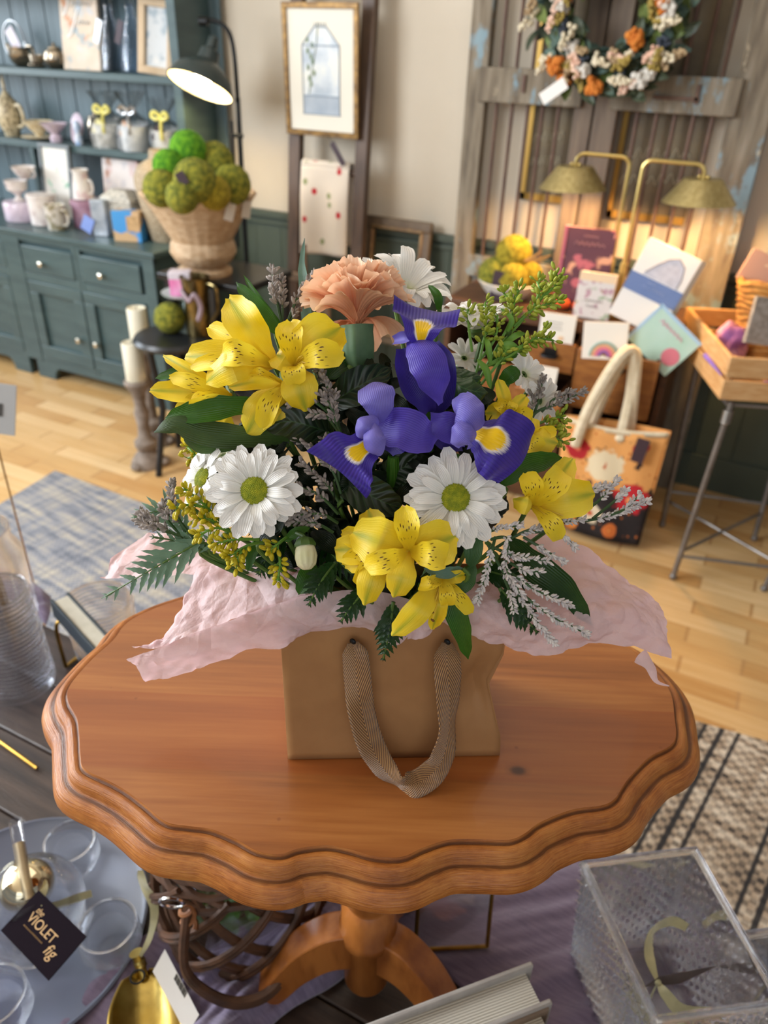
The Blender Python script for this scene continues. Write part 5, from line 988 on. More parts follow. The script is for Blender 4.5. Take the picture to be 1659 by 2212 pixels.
b = MB(Mb); b.lathe([(.001, -.009), (.003, -.009), (RB*.75, -.0075), (RB*1.0, -.004), (RB*.95, -.0025), (.001, -.006)], 24, cap=False, wob=lambda a, u: 1+.06*sin(a*8)); b.build('calyx', MSTEM, t)
b = MB(); b.tube(cat([Mb @ V((0, 0, -.008)), at(655, 1158, .49), at(640, 1150, .50), at(670, 1150, .53), BASE+V((0, 0, .05))], 6), .0014, 7); b.build('stem', MSTEM, t)
# carnation
def m_carn():
    m, t = NT('peach_petal'); u, v = uvs(t); n = nd(t, 'TexNoise', {'Vector': coords(t), 'Scale': 50, 'Detail': 3}).outputs[0]
    col = ramp(t, mth(t, 'ADD', u, mth(t, 'MULTIPLY', mth(t, 'SUBTRACT', n, .5), .3)), [(.30, hx('e89c74')), (.66, hx('f2bd96')), (.97, hx('f8e0c4'))])
    return fin(m, t, col, .6, bump=mth(t, 'SINE', mth(t, 'MULTIPLY', v, 70)), bs=.25, bd=.0008, transl=.32, tcol=hx('f3bc96'))
MCARN = m_carn(); CC = at(772, 712, .522); t = T('carnation', 'peach ruffled carnation at the top of the bouquet', 'flower', CC); CM = aim(CC, CU*1+TOC*.16-CR*.05, TOC)
cr = random.Random(21)
def cpetal(a, el, L, w, ruf, nu=12, nv=22, drop=0):
    """fan shaped, fringed petal: azimuth a, elevation el from the axis"""
    ph = cr.uniform(0, 6); f = cr.uniform(.7, 1.5); f2 = cr.uniform(2, 3.4); ph2 = cr.uniform(0, 6); ca, sa = cos(a), sin(a); tooth = [cr.uniform(0, 1) for _ in range(nv+1)]
    def P(u, v):
        q = 2*v-1; r = L*u*(1-.10*q*q)*(1-(.055*tooth[int(round(v*nv))]*(u > .9)))
        el2 = el*(.55+.55*u)+drop*u*u; rad, zz = r*sin(el2), r*cos(el2); s = q*w*(.12+.88*u**1.1)*.5
        nn = ruf*u*u*(sin(f*2*pi*v+ph)+.4*u*sin(f2*2*pi*v+ph2))+.10*w*q*q*u*-1*.5; x, y = rad+nn*cos(el2), s; return V((x*ca-y*sa, x*sa+y*ca, zz+.002-nn*sin(el2)))
    b = MB(CM); b.grid(P, nu, nv); return b
for ring, (n_, el, L, w, rf) in enumerate(((5, .12, .042, .022, .0036), (7, .30, .045, .029, .0042), (8, .52, .046, .033, .0046), (9, .76, .045, .035, .0048), (9, 1.02, .044, .036, .0050))):
    for k in range(n_):
        cpetal(2*pi*(k+cr.uniform(-.25, .25))/n_+ring*.4, el*cr.uniform(.88, 1.12), L*cr.uniform(.93, 1.07), w, rf).build('petal', MCARN, t)
for az, el, L, w, dr in ((-1.57, 1.5, .040, .034, .35), (-2.3, 1.45, .040, .032, .2), (-.75, 1.5, .044, .030, .75), (-1.05, 1.6, .050, .026, .95)): cpetal(az, el, L, w, .004, drop=dr).build('petal', MCARN, t)
b = MB(CM); b.lathe([(.001, -.026), (.0075, -.026), (.0105, -.020), (.0112, -.010), (.0108, -.002), (.0115, .003), (.009, .003), (.001, -.004)], 30, cap=False, wob=lambda a, u: 1+.03*sin(a*5)); b.build('calyx', m_leaf('calyx_green', '4a6a4c', '6b8a66', 4, .5), t)
b = MB(CM)
for k in range(4): a = k*pi/2+.5; b.ball((.006*cos(a), .006*sin(a), -.028), (.005, .004, .006), 10, 6)
b.build('bracts', MSTEM, t); stem(t, CM @ V((0, 0, -.028)), .0026, -(CM.to_3x3() @ V((0, 0, 1))))
# irises
def m_iris(name, a, b_, signal=False):
    m, t = NT(name); u, v = uvs(t); n = nd(t, 'TexNoise', {'Vector': coords(t), 'Scale': 45, 'Detail': 3}).outputs[0]
    ln = mth(t, 'SINE', mth(t, 'ADD', mth(t, 'MULTIPLY', v, 120), mth(t, 'MULTIPLY', n, 2)))
    col = ramp(t, n, [(.3, hx(a)), (.7, hx(b_))]); col = mix(t, mth(t, 'MULTIPLY', ramp(t, ln, [(.4, 0.0), (1, 1.0)]), .30), col, hx('1c1150'))
    if signal:
        x = mth(t, 'MULTIPLY', mth(t, 'SUBTRACT', v, .5), 1); g = mth(t, 'ADD', mth(t, 'POWER', mth(t, 'MULTIPLY', mth(t, 'ABSOLUTE', x), 5.2), 2.0), mth(t, 'POWER', mth(t, 'ABSOLUTE', mth(t, 'MULTIPLY', mth(t, 'SUBTRACT', u, .30), 2.55)), 3.0))
        g = mth(t, 'ADD', g, mth(t, 'MULTIPLY', mth(t, 'SUBTRACT', nd(t, 'TexNoise', {'Vector': nd(t, 'CombineXYZ', {0: mth(t, 'MULTIPLY', u, 3), 1: mth(t, 'MULTIPLY', v, 40), 2: 0}).outputs[0], 'Scale': 1.0}).outputs[0], .5), 1.1))
        g = mth(t, 'MULTIPLY', g, .5); col = mix(t, ramp(t, g, [(.46, 1.0), (.72, 0.0)]), col, hx('e9e2e4')); col = mix(t, ramp(t, g, [(.32, 1.0), (.46, 0.0)]), col, hx('ffd000'))
    return fin(m, t, col, .45, bump=ln, bs=.2, bd=.0006, transl=.22, tcol=col, sheen=.1)
MIF, MID, MIL, MIM = m_iris('iris_fall', '35208c', '4430a4', True), m_iris('dark_violet_petal', '2a1b78', '3b2a92'), m_iris('light_violet_petal', '6f66c8', '877fd8'), m_iris('violet_petal', '4a38ac', '5d4cc0')
def iris(label, cpos, parts):
    t = T('iris', label, 'flower', at(*cpos), 'blue violet irises')
    for nm, mm, pts, w, pf, cup in parts:
        b = MB(); k = w/FPX*pts[0][2]; strip(b, px(pts), [x*k for x in pf], None, cup=cup, nu=26, nv=14, ruf=k*.085, rf=2.6, ph=w); b.build(nm, mm, t)
    b = MB(); q = at(*cpos); b.tube([q, q+V((0, 0, -.03))], [.004, .006], 8); b.build('spathe', ML1, t); stem(t, q+V((0, 0, -.03)), .003)
iris('topmost blue violet iris with a fan fall raised under the carnation', (925, 885, .505), [
    ('dark_petal', MID, [(870, 752, .493), (888, 815, .490), (915, 862, .492), (928, 893, .503)], 62, [.5, .9, 1.1, .7, .3], .25),
    ('dark_petal', MID, [(935, 740, .50), (950, 815, .497), (940, 893, .508)], 70, [.4, 1, 1, .4], .25),
    ('fall', MIF, [(909, 742, .478), (911, 715, .472), (917, 690, .479), (921, 664, .492)], 150, [.24, .5, .95, 1.0], .10),
    ('standard', MIM, [(893, 730, .480), (915, 762, .470), (934, 806, .468), (952, 872, .482)], 84, [.45, .85, 1.0, .85, .16], -.14),
    ('crest', MIL, [(850, 736, .488), (872, 730, .480), (893, 726, .479)], 26, [.7, 1, .6], .4)])
iris('left blue violet iris with its pointed fall hanging down to the left', (850, 985, .50), [
    ('dark_petal', MID, [(835, 975, .495), (850, 950, .49), (878, 920, .488)], 70, [.5, 1, .7], .2),
    ('dark_petal', MIM, [(815, 930, .486), (868, 925, .472), (915, 944, .474), (942, 945, .48)], 84, [.45, 1.0, 1.05, .75, .1], .18),
    ('fall', MIF, [(812, 950, .480), (786, 968, .469), (757, 990, .466), (733, 1020, .472)], 160, [.22, .46, .85, 1.0], .06),
    ('standard', MIL, [(818, 912, .478), (818, 880, .470), (812, 850, .470), (806, 828, .479)], 82, [.3, .8, 1.0, .8], -.15),
    ('crest', MIL, [(815, 905, .472), (790, 918, .464), (775, 945, .468)], 44, [.6, 1, .5], -.3),
    ('crest', MIL, [(808, 915, .468), (808, 948, .461), (822, 984, .466)], 50, [.35, .9, 1.0, .3], -.3)])
iris('right blue violet iris with a broad rounded fall turned to the right', (985, 985, .505), [
    ('dark_petal', MIM, [(1010, 948, .490), (970, 925, .483), (928, 912, .49)], 66, [.6, 1, .6], .2), ('dark_petal', MID, [(1000, 960, .495), (965, 950, .49), (940, 930, .495)], 50, [.6, 1, .6], .2),
    ('fall', MIF, [(1020, 930, .478), (1050, 942, .466), (1088, 962, .464), (1124, 1000, .478)], 158, [.24, .55, .95, 1.0, .80], -.10),
    ('standard', MIL, [(1036, 925, .470), (1020, 898, .462), (996, 880, .466), (982, 884, .474)], 78, [.5, .95, 1.0, .55], -.25),
    ('crest', MIL, [(1028, 938, .466), (1004, 938, .459), (982, 962, .466)], 66, [.4, 1.0, .9, .35], -.25)])
# ------------------------------------------------------------------ leaves, ferns, sprigs
LW = [.18, .7, 1, .9, .6, .04]
def leafspray(name, label, leaves, mat, ca='leaf', base=None, pf=LW, group=None, cup=.16, nv=8):
    t = T(name, label, ca, px([leaves[0][0][0]])[0], group)
    for pts, w in leaves:
        b = MB(); k = w/FPX*pts[0][2]; strip(b, px(pts), [x*k for x in pf], None, cup=cup, nu=24, nv=nv, ruf=k*.03, rf=1.4, ph=w); b.build('leaf', mat, t)
    q = px([leaves[0][0][0]])[0]; stem(t, q, .0015); return t
leafspray('alstroemeria_leaf', 'pair of narrow green leaves rising left of the statice at the top left', [([(605, 722, .53), (560, 670, .525), (510, 609, .53)], 40), ([(606, 700, .54), (565, 655, .535), (526, 594, .54)], 17)], ML1)
leafspray('alstroemeria_leaf', 'broad smooth green leaf lying level across the left side', [([(575, 872, .502), (480, 880, .492), (410, 892, .49), (357, 903, .496)], 56)], ML1)
leafspray('alstroemeria_leaf', 'greyish green leaf drooping at the far left with a curled edge', [([(640, 945, .515), (540, 945, .50), (440, 935, .492), (380, 917, .49), (333, 934, .494)], 56), ([(570, 948, .51), (500, 950, .505), (430, 958, .498), (395, 930, .494)], 48)], m_leaf('dull_green_leaf', '33481c', '405a28', 6, .45), cup=-.15)
leafspray('alstroemeria_leaf', 'small green leaf behind the furthest left yellow bloom', [([(445, 812, .53), (390, 805, .525), (335, 817, .53)], 28)], ML1)
leafspray('grass_blade', 'thin blue green blade standing behind the left of the carnation', [([(664, 705, .56), (657, 620, .555), (652, 570, .56), (658, 515, .57)], 24)], ML2, pf=[.9, 1, .8, .45, .05])
leafspray('alstroemeria_leaf', 'long dark green leaf lying over the pink tissue at the right', [([(1095, 1160, .515), (1150, 1220, .505), (1220, 1275, .508), (1279, 1352, .52)], 66)], m_leaf('deep_green_leaf', '1d3c12', '2a4d1a', 6, .35))
leafspray('alstroemeria_leaf', 'long pointed green leaf hanging over the right ribbon end', [([(968, 1250, .505), (980, 1310, .502), (998, 1365, .508), (1011, 1424, .522)], 50)], ML1)
leafspray('alstroemeria_leaf', 'two short folded green leaves right of the front centre bloom', [([(1015, 1148, .485), (1022, 1185, .480), (1016, 1226, .484)], 44), ([(1025, 1218, .488), (1005, 1262, .484), (976, 1276, .487)], 34)], m_leaf('mid_green_leaf', '33562a', '44693a', 6, .4))
leafspray('alstroemeria_leaf', 'curled grey green leaf end under the front centre bloom', [([(1000, 1228, .482), (960, 1238, .474), (915, 1228, .476)], 26)], ML2)
leafspray('alstroemeria_leaf', 'bright green leaf pointing right, between the right iris and the right bloom', [([(1082, 1050, .505), (1130, 1010, .498), (1175, 995, .502), (1214, 988, .508)], 48)], ML1)
leafspray('alstroemeria_leaf', 'small upright curled leaf between the carnation and the top iris', [([(948, 672, .545), (945, 640, .54), (925, 615, .545)], 20)], ML1)
leafspray('alstroemeria_leaf', 'small leaves below the left goldenrod, beside the cream bud', [([(560, 1165, .515), (545, 1195, .51), (535, 1235, .512)], 24), ([(680, 1215, .515), (660, 1250, .51), (645, 1285, .512)], 40), ([(615, 1170, .5), (640, 1150, .497), (670, 1140, .5)], 22)], ML1)
SW = [.15, .75, 1, .95, .62, .03]
S_ = 'glossy dark salal leaves'
leafspray('salal_leaf', 'glossy dark leaf directly under the carnation stem', [([(712, 875, .512), (755, 845, .50), (800, 820, .498), (846, 793, .505)], 78)], MSAL, group=S_, pf=SW)
leafspray('salal_leaf', 'glossy dark veined leaf pair pointing left beside the left statice', [([(712, 935, .51), (670, 920, .498), (620, 910, .496), (567, 925, .50)], 84), ([(668, 850, .51), (640, 872, .502), (574, 879, .503)], 44)], MSAL, group=S_, pf=SW)
leafspray('salal_leaf', 'glossy dark leaf pair below the left iris', [([(728, 1035, .508), (780, 1060, .498), (830, 1085, .497), (870, 1098, .503)], 82), ([(828, 1050, .51), (862, 1015, .502), (922, 992, .505)], 66), ([(855, 1080, .512), (845, 1020, .505), (842, 985, .508)], 50)], MSAL, group=S_, pf=SW)
leafspray('salal_leaf', 'glossy green leaf rolled over right of the topmost iris', [([(968, 800, .525), (985, 830, .512), (1020, 845, .507), (1055, 848, .515)], 70), ([(965, 790, .53), (995, 815, .52), (1040, 815, .52)], 44)], m_leaf('salal_green_leaf', '20381a', '2c4a22', 6, .4, '44663a', .1), group=S_, pf=SW, cup=-.25)
leafspray('salal_leaf', 'small green leaf tucked under the yellow bloom beside the carnation', [([(780, 790, .53), (745, 785, .52), (705, 820, .52)], 48)], MFERN, group=S_, pf=SW)
leafspray('salal_leaf', 'rounded dark leaf in front of the lower white daisy at the right', [([(1080, 830, .545), (1105, 808, .54), (1122, 800, .545)], 36), ([(1060, 790, .55), (1090, 770, .545), (1120, 765, .55)], 26)], ML1, group=S_, pf=SW)
def fern(label, pts, L, n, mat, wmul=1, serr=True, side=1.0):
    t = T('leather_fern', label, 'fern', px([pts[0]])[0], 'leather fern fronds'); P = cat(px(pts), 10); K = len(P)-1
    b = MB(); b.tube(P, [.0009, .0006, .0003], 6); b.build('rachis', MSTEM, t); b = MB(); nn = TOC
    for k in range(n):
        u = .12+.86*k/(n-1); i = min(int(u*K), K-1); p = P[i]; tg = (P[i+1]-P[i]).normalized(); s = tg.cross(nn).normalized(); LL = L*(1-u)**.7*(.55 if u < .2 else 1)+L*.12
        for sd in (-1, 1):
            d = (tg*.85+s*sd*.75).normalized(); e = p+d*LL; m_ = 9
            prf = [(.35+.65*sin(pi*min(1, .12+j/m_)))*(1-j/m_)**.5*(1 if j % 2 else (.72 if serr else 1)) for j in range(m_+1)]
            strip(b, [p, p+d*LL*.5+nn*LL*.06+tg*LL*.03, e+tg*LL*.08], [x*LL*.38*wmul for x in prf], nn, cup=.15, nu=18, nv=4)
    strip(b, [P[-4], P[-1]+(P[-1]-P[-2])*2], [L*.05, L*.10, L*.05, .0002], nn, nu=8, nv=4)
    b.build('leaflets', mat, t); stem(t, px([pts[0]])[0], .0014)
fern('grey green fern frond reaching furthest left over the tissue', [(440, 1165, .52), (380, 1200, .515), (310, 1240, .515), (228, 1288, .525)], .026, 9, MFERN2)
fern('small fern frond behind the far left statice', [(410, 1150, .55), (360, 1105, .55), (290, 1117, .555)], .024, 7, MFERN2)
fern('fern frond lying just under the left goldenrod', [(470, 1175, .525), (400, 1170, .52), (330, 1160, .52)], .018, 7, MFERN2)
fern('dark fern frond falling over the tissue left of the front bloom', [(725, 1215, .51), (705, 1240, .503), (685, 1270, .50), (668, 1306, .505)], .018, 7, MFERN, 1.55)
fern('dark fern frond over the tissue directly above the left ribbon end', [(790, 1265, .51), (775, 1290, .505), (755, 1315, .503), (737, 1342, .508)], .017, 6, MFERN, 1.55)
fern('fern frond hanging in front of the kraft bag beside the left ribbon', [(850, 1300, .508), (845, 1340, .508), (838, 1380, .512), (828, 1424, .52)], .018, 8, MFERN, 1.55)
fern('dark fern frond among the right statice over the tissue', [(1080, 1270, .51), (1110, 1305, .505), (1135, 1335, .507), (1160, 1366, .515)], .018, 7, MFERN, 1.55)
for k, q in enumerate((((620, 1160, .53), (580, 1200, .52), (560, 1240, .525)), ((700, 1165, .53), (720, 1200, .515), (760, 1240, .51)), ((660, 1130, .54), (600, 1140, .53), (540, 1150, .53)), ((1040, 1230, .53), (1080, 1240, .52), (1140, 1260, .52)))):
    fern(('dark fern below the left goldenrod and bud', 'dark fern between the bud and the front bloom', 'dark fern behind the left front daisy', 'dark fern under the right statice')[k], list(q), .022, 7, MFERN)
# inner mass of foliage
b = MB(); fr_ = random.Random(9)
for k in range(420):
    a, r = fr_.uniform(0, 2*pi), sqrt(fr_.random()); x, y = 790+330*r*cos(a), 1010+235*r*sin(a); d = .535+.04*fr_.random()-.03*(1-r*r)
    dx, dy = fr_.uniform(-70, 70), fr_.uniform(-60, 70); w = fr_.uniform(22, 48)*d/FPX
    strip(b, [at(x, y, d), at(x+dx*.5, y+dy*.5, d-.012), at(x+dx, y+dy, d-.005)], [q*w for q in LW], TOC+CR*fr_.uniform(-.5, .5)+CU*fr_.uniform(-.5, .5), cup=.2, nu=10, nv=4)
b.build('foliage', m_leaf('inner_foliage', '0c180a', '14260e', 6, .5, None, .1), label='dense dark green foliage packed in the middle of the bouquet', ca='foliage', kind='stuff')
def budspray(name, label, stems, mat, smat, size, per, start=.45, seed=0, jit=1.0, el=1.0, ca='sprig', grp=None, seglen=None):
    """branching sprig: stems = pixel/depth polylines, buds clustered along their outer part"""
    rr = random.Random(seed); t = T(name, label, ca, px([stems[0][0]])[0], grp); bs_, bb = MB(), MB()
    for s in stems:
        P = cat(px(s), 8); K = len(P)-1; bs_.tube(P, [.0011, .0008, .0004], 5)
        ln = sum((P[i+1]-P[i]).length for i in range(K)); N = int(1.35*per*ln/.02)
        for k in range(N):
            u = start+(1-start)*(k+.5)/N; i = min(int(u*K), K-1); p = P[i].lerp(P[i+1], u*K-i); tg = (P[i+1]-P[i]).normalized()
            d = V((rr.gauss(0, 1), rr.gauss(0, 1), rr.gauss(0, 1))); d = (d-tg*d.dot(tg)).normalized(); d = (d*jit+tg*.7).normalized(); q = p+d*size*(1.2+rr.random()*1.6)*jit
            bs_.tube([p, q], .0003, 4, cap=False); sz = size*rr.uniform(.75, 1.2); bb.ball(q, (sz*.62, sz*.62, sz*el), 8, 6, d.to_track_quat('Z', 'Y').to_matrix().to_4x4())
    bs_.build('stems', smat, t); bb.build('buds', mat, t); stem(t, px([stems[0][0]])[0], .0016); return t
MGB = mk('yellow_bud', 'a89a10', 'c9b81c', sc=200, rough=.5); MGG = mk('green_bud', '7f9424', 'a8ac34', sc=150, rough=.5); MGS = mk('fresh_green_stem', '5d8a2c', '6d9a38', sc=30, rough=.5)
GR = 'goldenrod sprigs'
budspray('goldenrod', 'yellow budded goldenrod sprig at the left, in front of the small left daisy', [[(500, 1150, .50), (460, 1110, .495), (430, 1080, .492), (398, 1055, .492)], [(500, 1150, .50), (460, 1125, .49), (420, 1118, .488)], [(520, 1160, .497), (470, 1140, .487), (425, 1160, .487)], [(450, 1100, .495), (415, 1090, .49), (378, 1098, .49)]], MGB, MGS, .0022, 12, .35, 1, 1.2, 1.25, grp=GR)
budspray('goldenrod', 'yellow goldenrod clusters hanging under the large left daisy', [[(570, 1170, .50), (530, 1180, .49), (490, 1205, .487)], [(560, 1165, .495), (510, 1165, .487), (460, 1175, .485)], [(620, 1160, .50), (600, 1175, .49), (580, 1190, .488)], [(600, 1190, .50), (605, 1215, .492), (600, 1255, .492)], [(540, 1180, .495), (520, 1195, .488), (510, 1222, .49)]], MGB, MGS, .0022, 13, .4, 2, 1.2, 1.25, grp=GR)
budspray('goldenrod', 'yellow goldenrod glimpsed at the left between leaf and daisy', [[(450, 990, .53), (425, 985, .525), (405, 990, .527)], [(440, 1000, .53), (415, 975, .526), (405, 965, .53)]], MGB, MGS, .002, 10, .2, 3, 1.2, grp=GR)
budspray('goldenrod', 'tall green goldenrod sprig reaching to the top right', [[(1030, 830, .55), (1070, 760, .545), (1130, 690, .545), (1180, 630, .55), (1203, 592, .555)], [(1060, 775, .545), (1100, 700, .54), (1110, 660, .54), (1120, 625, .545)], [(1110, 705, .545), (1150, 670, .54), (1210, 648, .545)], [(1100, 720, .545), (1105, 660, .545), (1088, 633, .55)], [(1150, 670, .548), (1165, 630, .55), (1160, 608, .555)], [(1165, 650, .55), (1195, 622, .55), (1214, 605, .555)]], MGG, MGS, .0022, 9, .38, 4, 1.2, 1.3, grp=GR)
budspray('goldenrod', 'shorter green goldenrod sprig in front of the white daisies at the right', [[(1020, 835, .54), (1040, 760, .535), (1050, 700, .535), (1048, 652, .54)], [(1035, 780, .54), (1070, 730, .535), (1075, 680, .535)], [(1030, 800, .54), (1100, 770, .53), (1150, 735, .53), (1196, 735, .535)], [(1060, 785, .535), (1130, 745, .53), (1180, 715, .533)], [(1020, 760, .54), (1012, 700, .54), (1010, 668, .545)], [(1040, 830, .535), (1080, 780, .53), (1095, 755, .53)]], MGG, MGS, .0021, 8, .4, 5, 1.2, 1.3, grp=GR)
budspray('goldenrod', 'small green goldenrod clump right of the yellow bloom behind the iris', [[(1150, 930, .55), (1185, 925, .545), (1222, 920, .55)], [(1160, 935, .55), (1195, 945, .545), (1218, 955, .55)], [(1150, 920, .55), (1190, 905, .548), (1215, 900, .55)]], MGG, MGS, .0022, 12, .25, 6, 1.2, 1.2, grp=GR)
leafspray('goldenrod_leaf', 'narrow green leaves along the tall goldenrod at the right', [([(1095, 720, .54), (1105, 690, .535), (1080, 665, .54)], 12), ([(1085, 745, .54), (1115, 725, .535), (1135, 720, .54)], 14), ([(1060, 790, .535), (1055, 750, .53), (1050, 730, .535)], 14), ([(1070, 760, .535), (1100, 745, .53), (1130, 765, .535)], 18), ([(1060, 840, .53), (1050, 800, .527), (1030, 775, .53)], 16)], MGS)
MSTW = mk('statice_white', 'e2dcd8', 'b3adb0', sc=260, rough=.7); MSTG = mk('statice_grey', 'aaa09a', '6f6762', sc=260, rough=.75); MSTS = mk('dark_sprig_stem', '2f4a26', '3d5a30', sc=20, rough=.5)
SG = 'statice sprigs'
def statice(label, stems, mat=MSTG, per=16, seed=0, start=.35, size=.0017): budspray('statice', label, stems, mat, MSTS, size, per, start, seed, .75, 1.7, grp=SG)
statice('white statice spray spilling over the right tissue', [[(1050, 1170, .50), (1090, 1240, .493), (1150, 1330, .495), (1196, 1388, .503)], [(1080, 1220, .495), (1150, 1270, .49), (1232, 1308, .497)], [(1110, 1270, .494), (1190, 1330, .494), (1270, 1370, .503)], [(1060, 1180, .495), (1110, 1200, .487), (1184, 1212, .492)], [(1050, 1150, .492), (1085, 1140, .484), (1125, 1135, .488)], [(1060, 1165, .49), (1095, 1165, .484), (1095, 1230, .487), (1130, 1290, .49)], [(1090, 1250, .493), (1105, 1290, .488), (1110, 1320, .492)], [(1070, 1160, .49), (1060, 1200, .485), (1045, 1260, .488), (1030, 1300, .494)], [(1100, 1215, .49), (1130, 1230, .486), (1170, 1236, .49)]], MSTW, 22, 1, .25, .0013)
statice('white statice branch crossing under the right yellow bloom', [[(1060, 1190, .51), (1130, 1150, .50), (1190, 1135, .50), (1262, 1120, .51)], [(1150, 1150, .50), (1205, 1150, .498), (1242, 1182, .504)], [(1190, 1140, .50), (1215, 1120, .498), (1218, 1105, .50)], [(1130, 1160, .50), (1180, 1190, .497), (1216, 1214, .503)]], MSTW, 20, 2, .3, .0013)
statice('statice sprig reaching furthest right of the bouquet', [[(1180, 1120, .53), (1260, 1125, .53), (1330, 1110, .535), (1402, 1082, .545)], [(1250, 1115, .53), (1300, 1075, .532), (1332, 1035, .54)], [(1280, 1120, .53), (1330, 1080, .535), (1350, 1060, .54)], [(1300, 1118, .532), (1350, 1100, .535), (1382, 1068, .543)], [(1230, 1100, .53), (1280, 1060, .53), (1310, 1048, .536)]], MSTW, 18, 3, .45, .0014)
statice('grey statice sprig at the right, above the yellow blooms', [[(1130, 930, .55), (1160, 890, .548), (1210, 870, .55), (1260, 845, .56)], [(1150, 905, .55), (1165, 860, .55), (1172, 815, .555)], [(1170, 890, .55), (1200, 860, .55), (1235, 845, .555)], [(1140, 915, .55), (1150, 880, .55), (1148, 850, .553)]], MSTG, 12, 4, .45, .0016)
statice('grey statice sprig standing left of the carnation', [[(612, 715, .54), (600, 660, .537), (590, 620, .537), (590, 582, .543)], [(610, 700, .54), (610, 650, .537), (607, 602, .54)], [(615, 715, .54), (635, 660, .535), (655, 625, .537), (682, 594, .543)], [(620, 705, .54), (635, 680, .537), (642, 662, .54)]], MSTG, 17, 5, .35, .0018)
statice('grey statice sprig at the far left over the tissue', [[(450, 1180, .525), (380, 1155, .52), (330, 1125, .52), (303, 1108, .525)], [(400, 1160, .52), (335, 1140, .518), (302, 1125, .523)], [(390, 1155, .52), (360, 1120, .518), (352, 1085, .523)], [(420, 1165, .52), (380, 1110, .516), (368, 1042, .522)], [(400, 1150, .52), (385, 1125, .517), (350, 1105, .52)]], MSTG, 15, 6, .42, .0018)
statice('grey statice sprig curving between the centre leaves and the left yellow bloom', [[(740, 960, .50), (725, 890, .492), (705, 830, .49), (683, 792, .495)], [(728, 910, .495), (690, 875, .488), (645, 850, .49), (632, 872, .49)], [(735, 930, .495), (715, 880, .488), (690, 850, .487), (670, 835, .49)], [(735, 940, .495), (705, 900, .488), (672, 895, .489)], [(738, 940, .495), (722, 900, .489), (722, 850, .49)]], MSTG, 15, 7, .35, .0017)
statice('grey statice sprigs in the dark gap beside the large left daisy', [[(740, 1080, .505), (720, 1020, .497), (680, 970, .495), (640, 950, .498)], [(735, 1090, .505), (700, 1040, .497), (650, 1000, .496)], [(730, 1110, .505), (690, 1070, .497), (640, 1050, .498)], [(730, 1130, .505), (690, 1110, .498), (630, 1115, .5)], [(720, 1150, .505), (680, 1130, .5), (620, 1128, .5)], [(735, 1060, .505), (725, 990, .498), (700, 950, .497)]], MSTG, 14, 8, .3, .0017)
statice('grey statice sprigs behind the large left daisy', [[(430, 1080, .52), (435, 1060, .515), (442, 1035, .515)], [(470, 1030, .52), (460, 1010, .516), (452, 995, .516)], [(445, 1090, .52), (445, 1060, .512), (440, 1040, .512)]], MSTG, 14, 9, .2, .0016)
# ------------------------------------------------------------------ foreground display
MPUR = mk('mauve_gauze', '6a5a6c', '5b4c5e', sc=30, st=(1, 8, 1), rough=.9, bump=.5, bsc=160, sheen=.3)
MPUR2 = mk('lilac_gauze', '7f748e', '6c617b', sc=30, st=(1, 8, 1), rough=.9, bump=.5, bsc=160, sheen=.3)
def zrow(L, z=.657): return [atz(x, y, z) for x, y in L]
def cloth(name, label, rows, nu, nv, amp, sc, along, seed=0, hump=0, z0=.6565, mat=None):
    G = resamp(rows, nu, nv); s = V((seed*5.3, seed*2.1, 0)); A_ = V(along).normalized(); B_ = V((-A_.y, A_.x, 0))
    def P(u, v):
        p = G[int(round(u*nu))][int(round(v*nv))]; a, c = p.dot(A_), p.dot(B_)
        f = noise.noise(V((a*sc*.16, c*sc, 1))+s); g = noise.noise(V((a*sc*.3, c*sc*2.3, 5))+s)
        e = min(1, 6*min(u, 1-u, v, 1-v)+.15); return V((p.x, p.y, z0+(amp*(1.0+f*1.3+g*.8))*e + hump*sin(pi*v)**.7*(.6+.4*noise.noise(V((u*5, seed, 0))))))
    b = MB(); b.grid(P, nu, nv); return b.build(name, mat or MPUR, label=label, ca='cloth', solid=.0015, smooth=80)
cloth('gauze_cloth', 'mauve crinkled gauze cloth spread under the crystal planter at the right', [zrow([(600, 1840), (900, 1835), (1140, 1815), (1300, 1835), (1480, 1940), (1640, 2040)]), zrow([(690, 1915), (900, 1945), (1150, 1985), (1400, 2080), (1680, 2150)]), zrow([(870, 2010), (965, 2080), (1110, 2160), (1350, 2250), (1690, 2290)]), zrow([(950, 2090), (1015, 2150), (1120, 2240), (1320, 2350), (1640, 2420)])], 170, 130, .0055, 26, HX*.9+HY*.25, 1)
cloth('gauze_cloth', 'mauve gauze cloth bunched in folds round the left table leg', [zrow([(640, 1890), (560, 1990), (430, 2075), (385, 2160), (375, 2320)]), zrow([(720, 1930), (640, 2040), (520, 2130), (455, 2210), (440, 2330)]), zrow([(790, 2010), (745, 2110), (630, 2180), (570, 2240), (545, 2340)])], 150, 110, .012, 42, HX*.6+HY*.8, 2, .052, mat=MPUR2)
cloth('gauze_cloth', 'mauve wrinkled gauze cloth under the edge of the grey tray', [zrow([(330, 2010), (240, 2070), (150, 2170), (60, 2300)]), zrow([(390, 2040), (310, 2120), (240, 2230), (160, 2330)]), zrow([(420, 2090), (390, 2170), (380, 2260), (360, 2330)])], 80, 60, .004, 30, HX*.7-HY*.7, 3)
MTRAY = mk('slate_blue_tray', '595d68', '52566a', sc=3, rough=.36)
TP0 = hero(-.452, .548, .652); t = T('tray', 'round slate grey tray holding the glass tea set at the lower left', 'tray', TP0)
b = MB(TR(TP0)); b.lathe([(.001, 0), (.148, 0), (.156, .006), (.160, .013), (.157, .014), (.150, .0085), (.001, .0075)], 90, cap=False); b.build('plate', MTRAY, t)
MGL_ = m_glass('thin_clear_glass', (.97, .98, 1, 1), .01, ior=1.45)
ZT = .660
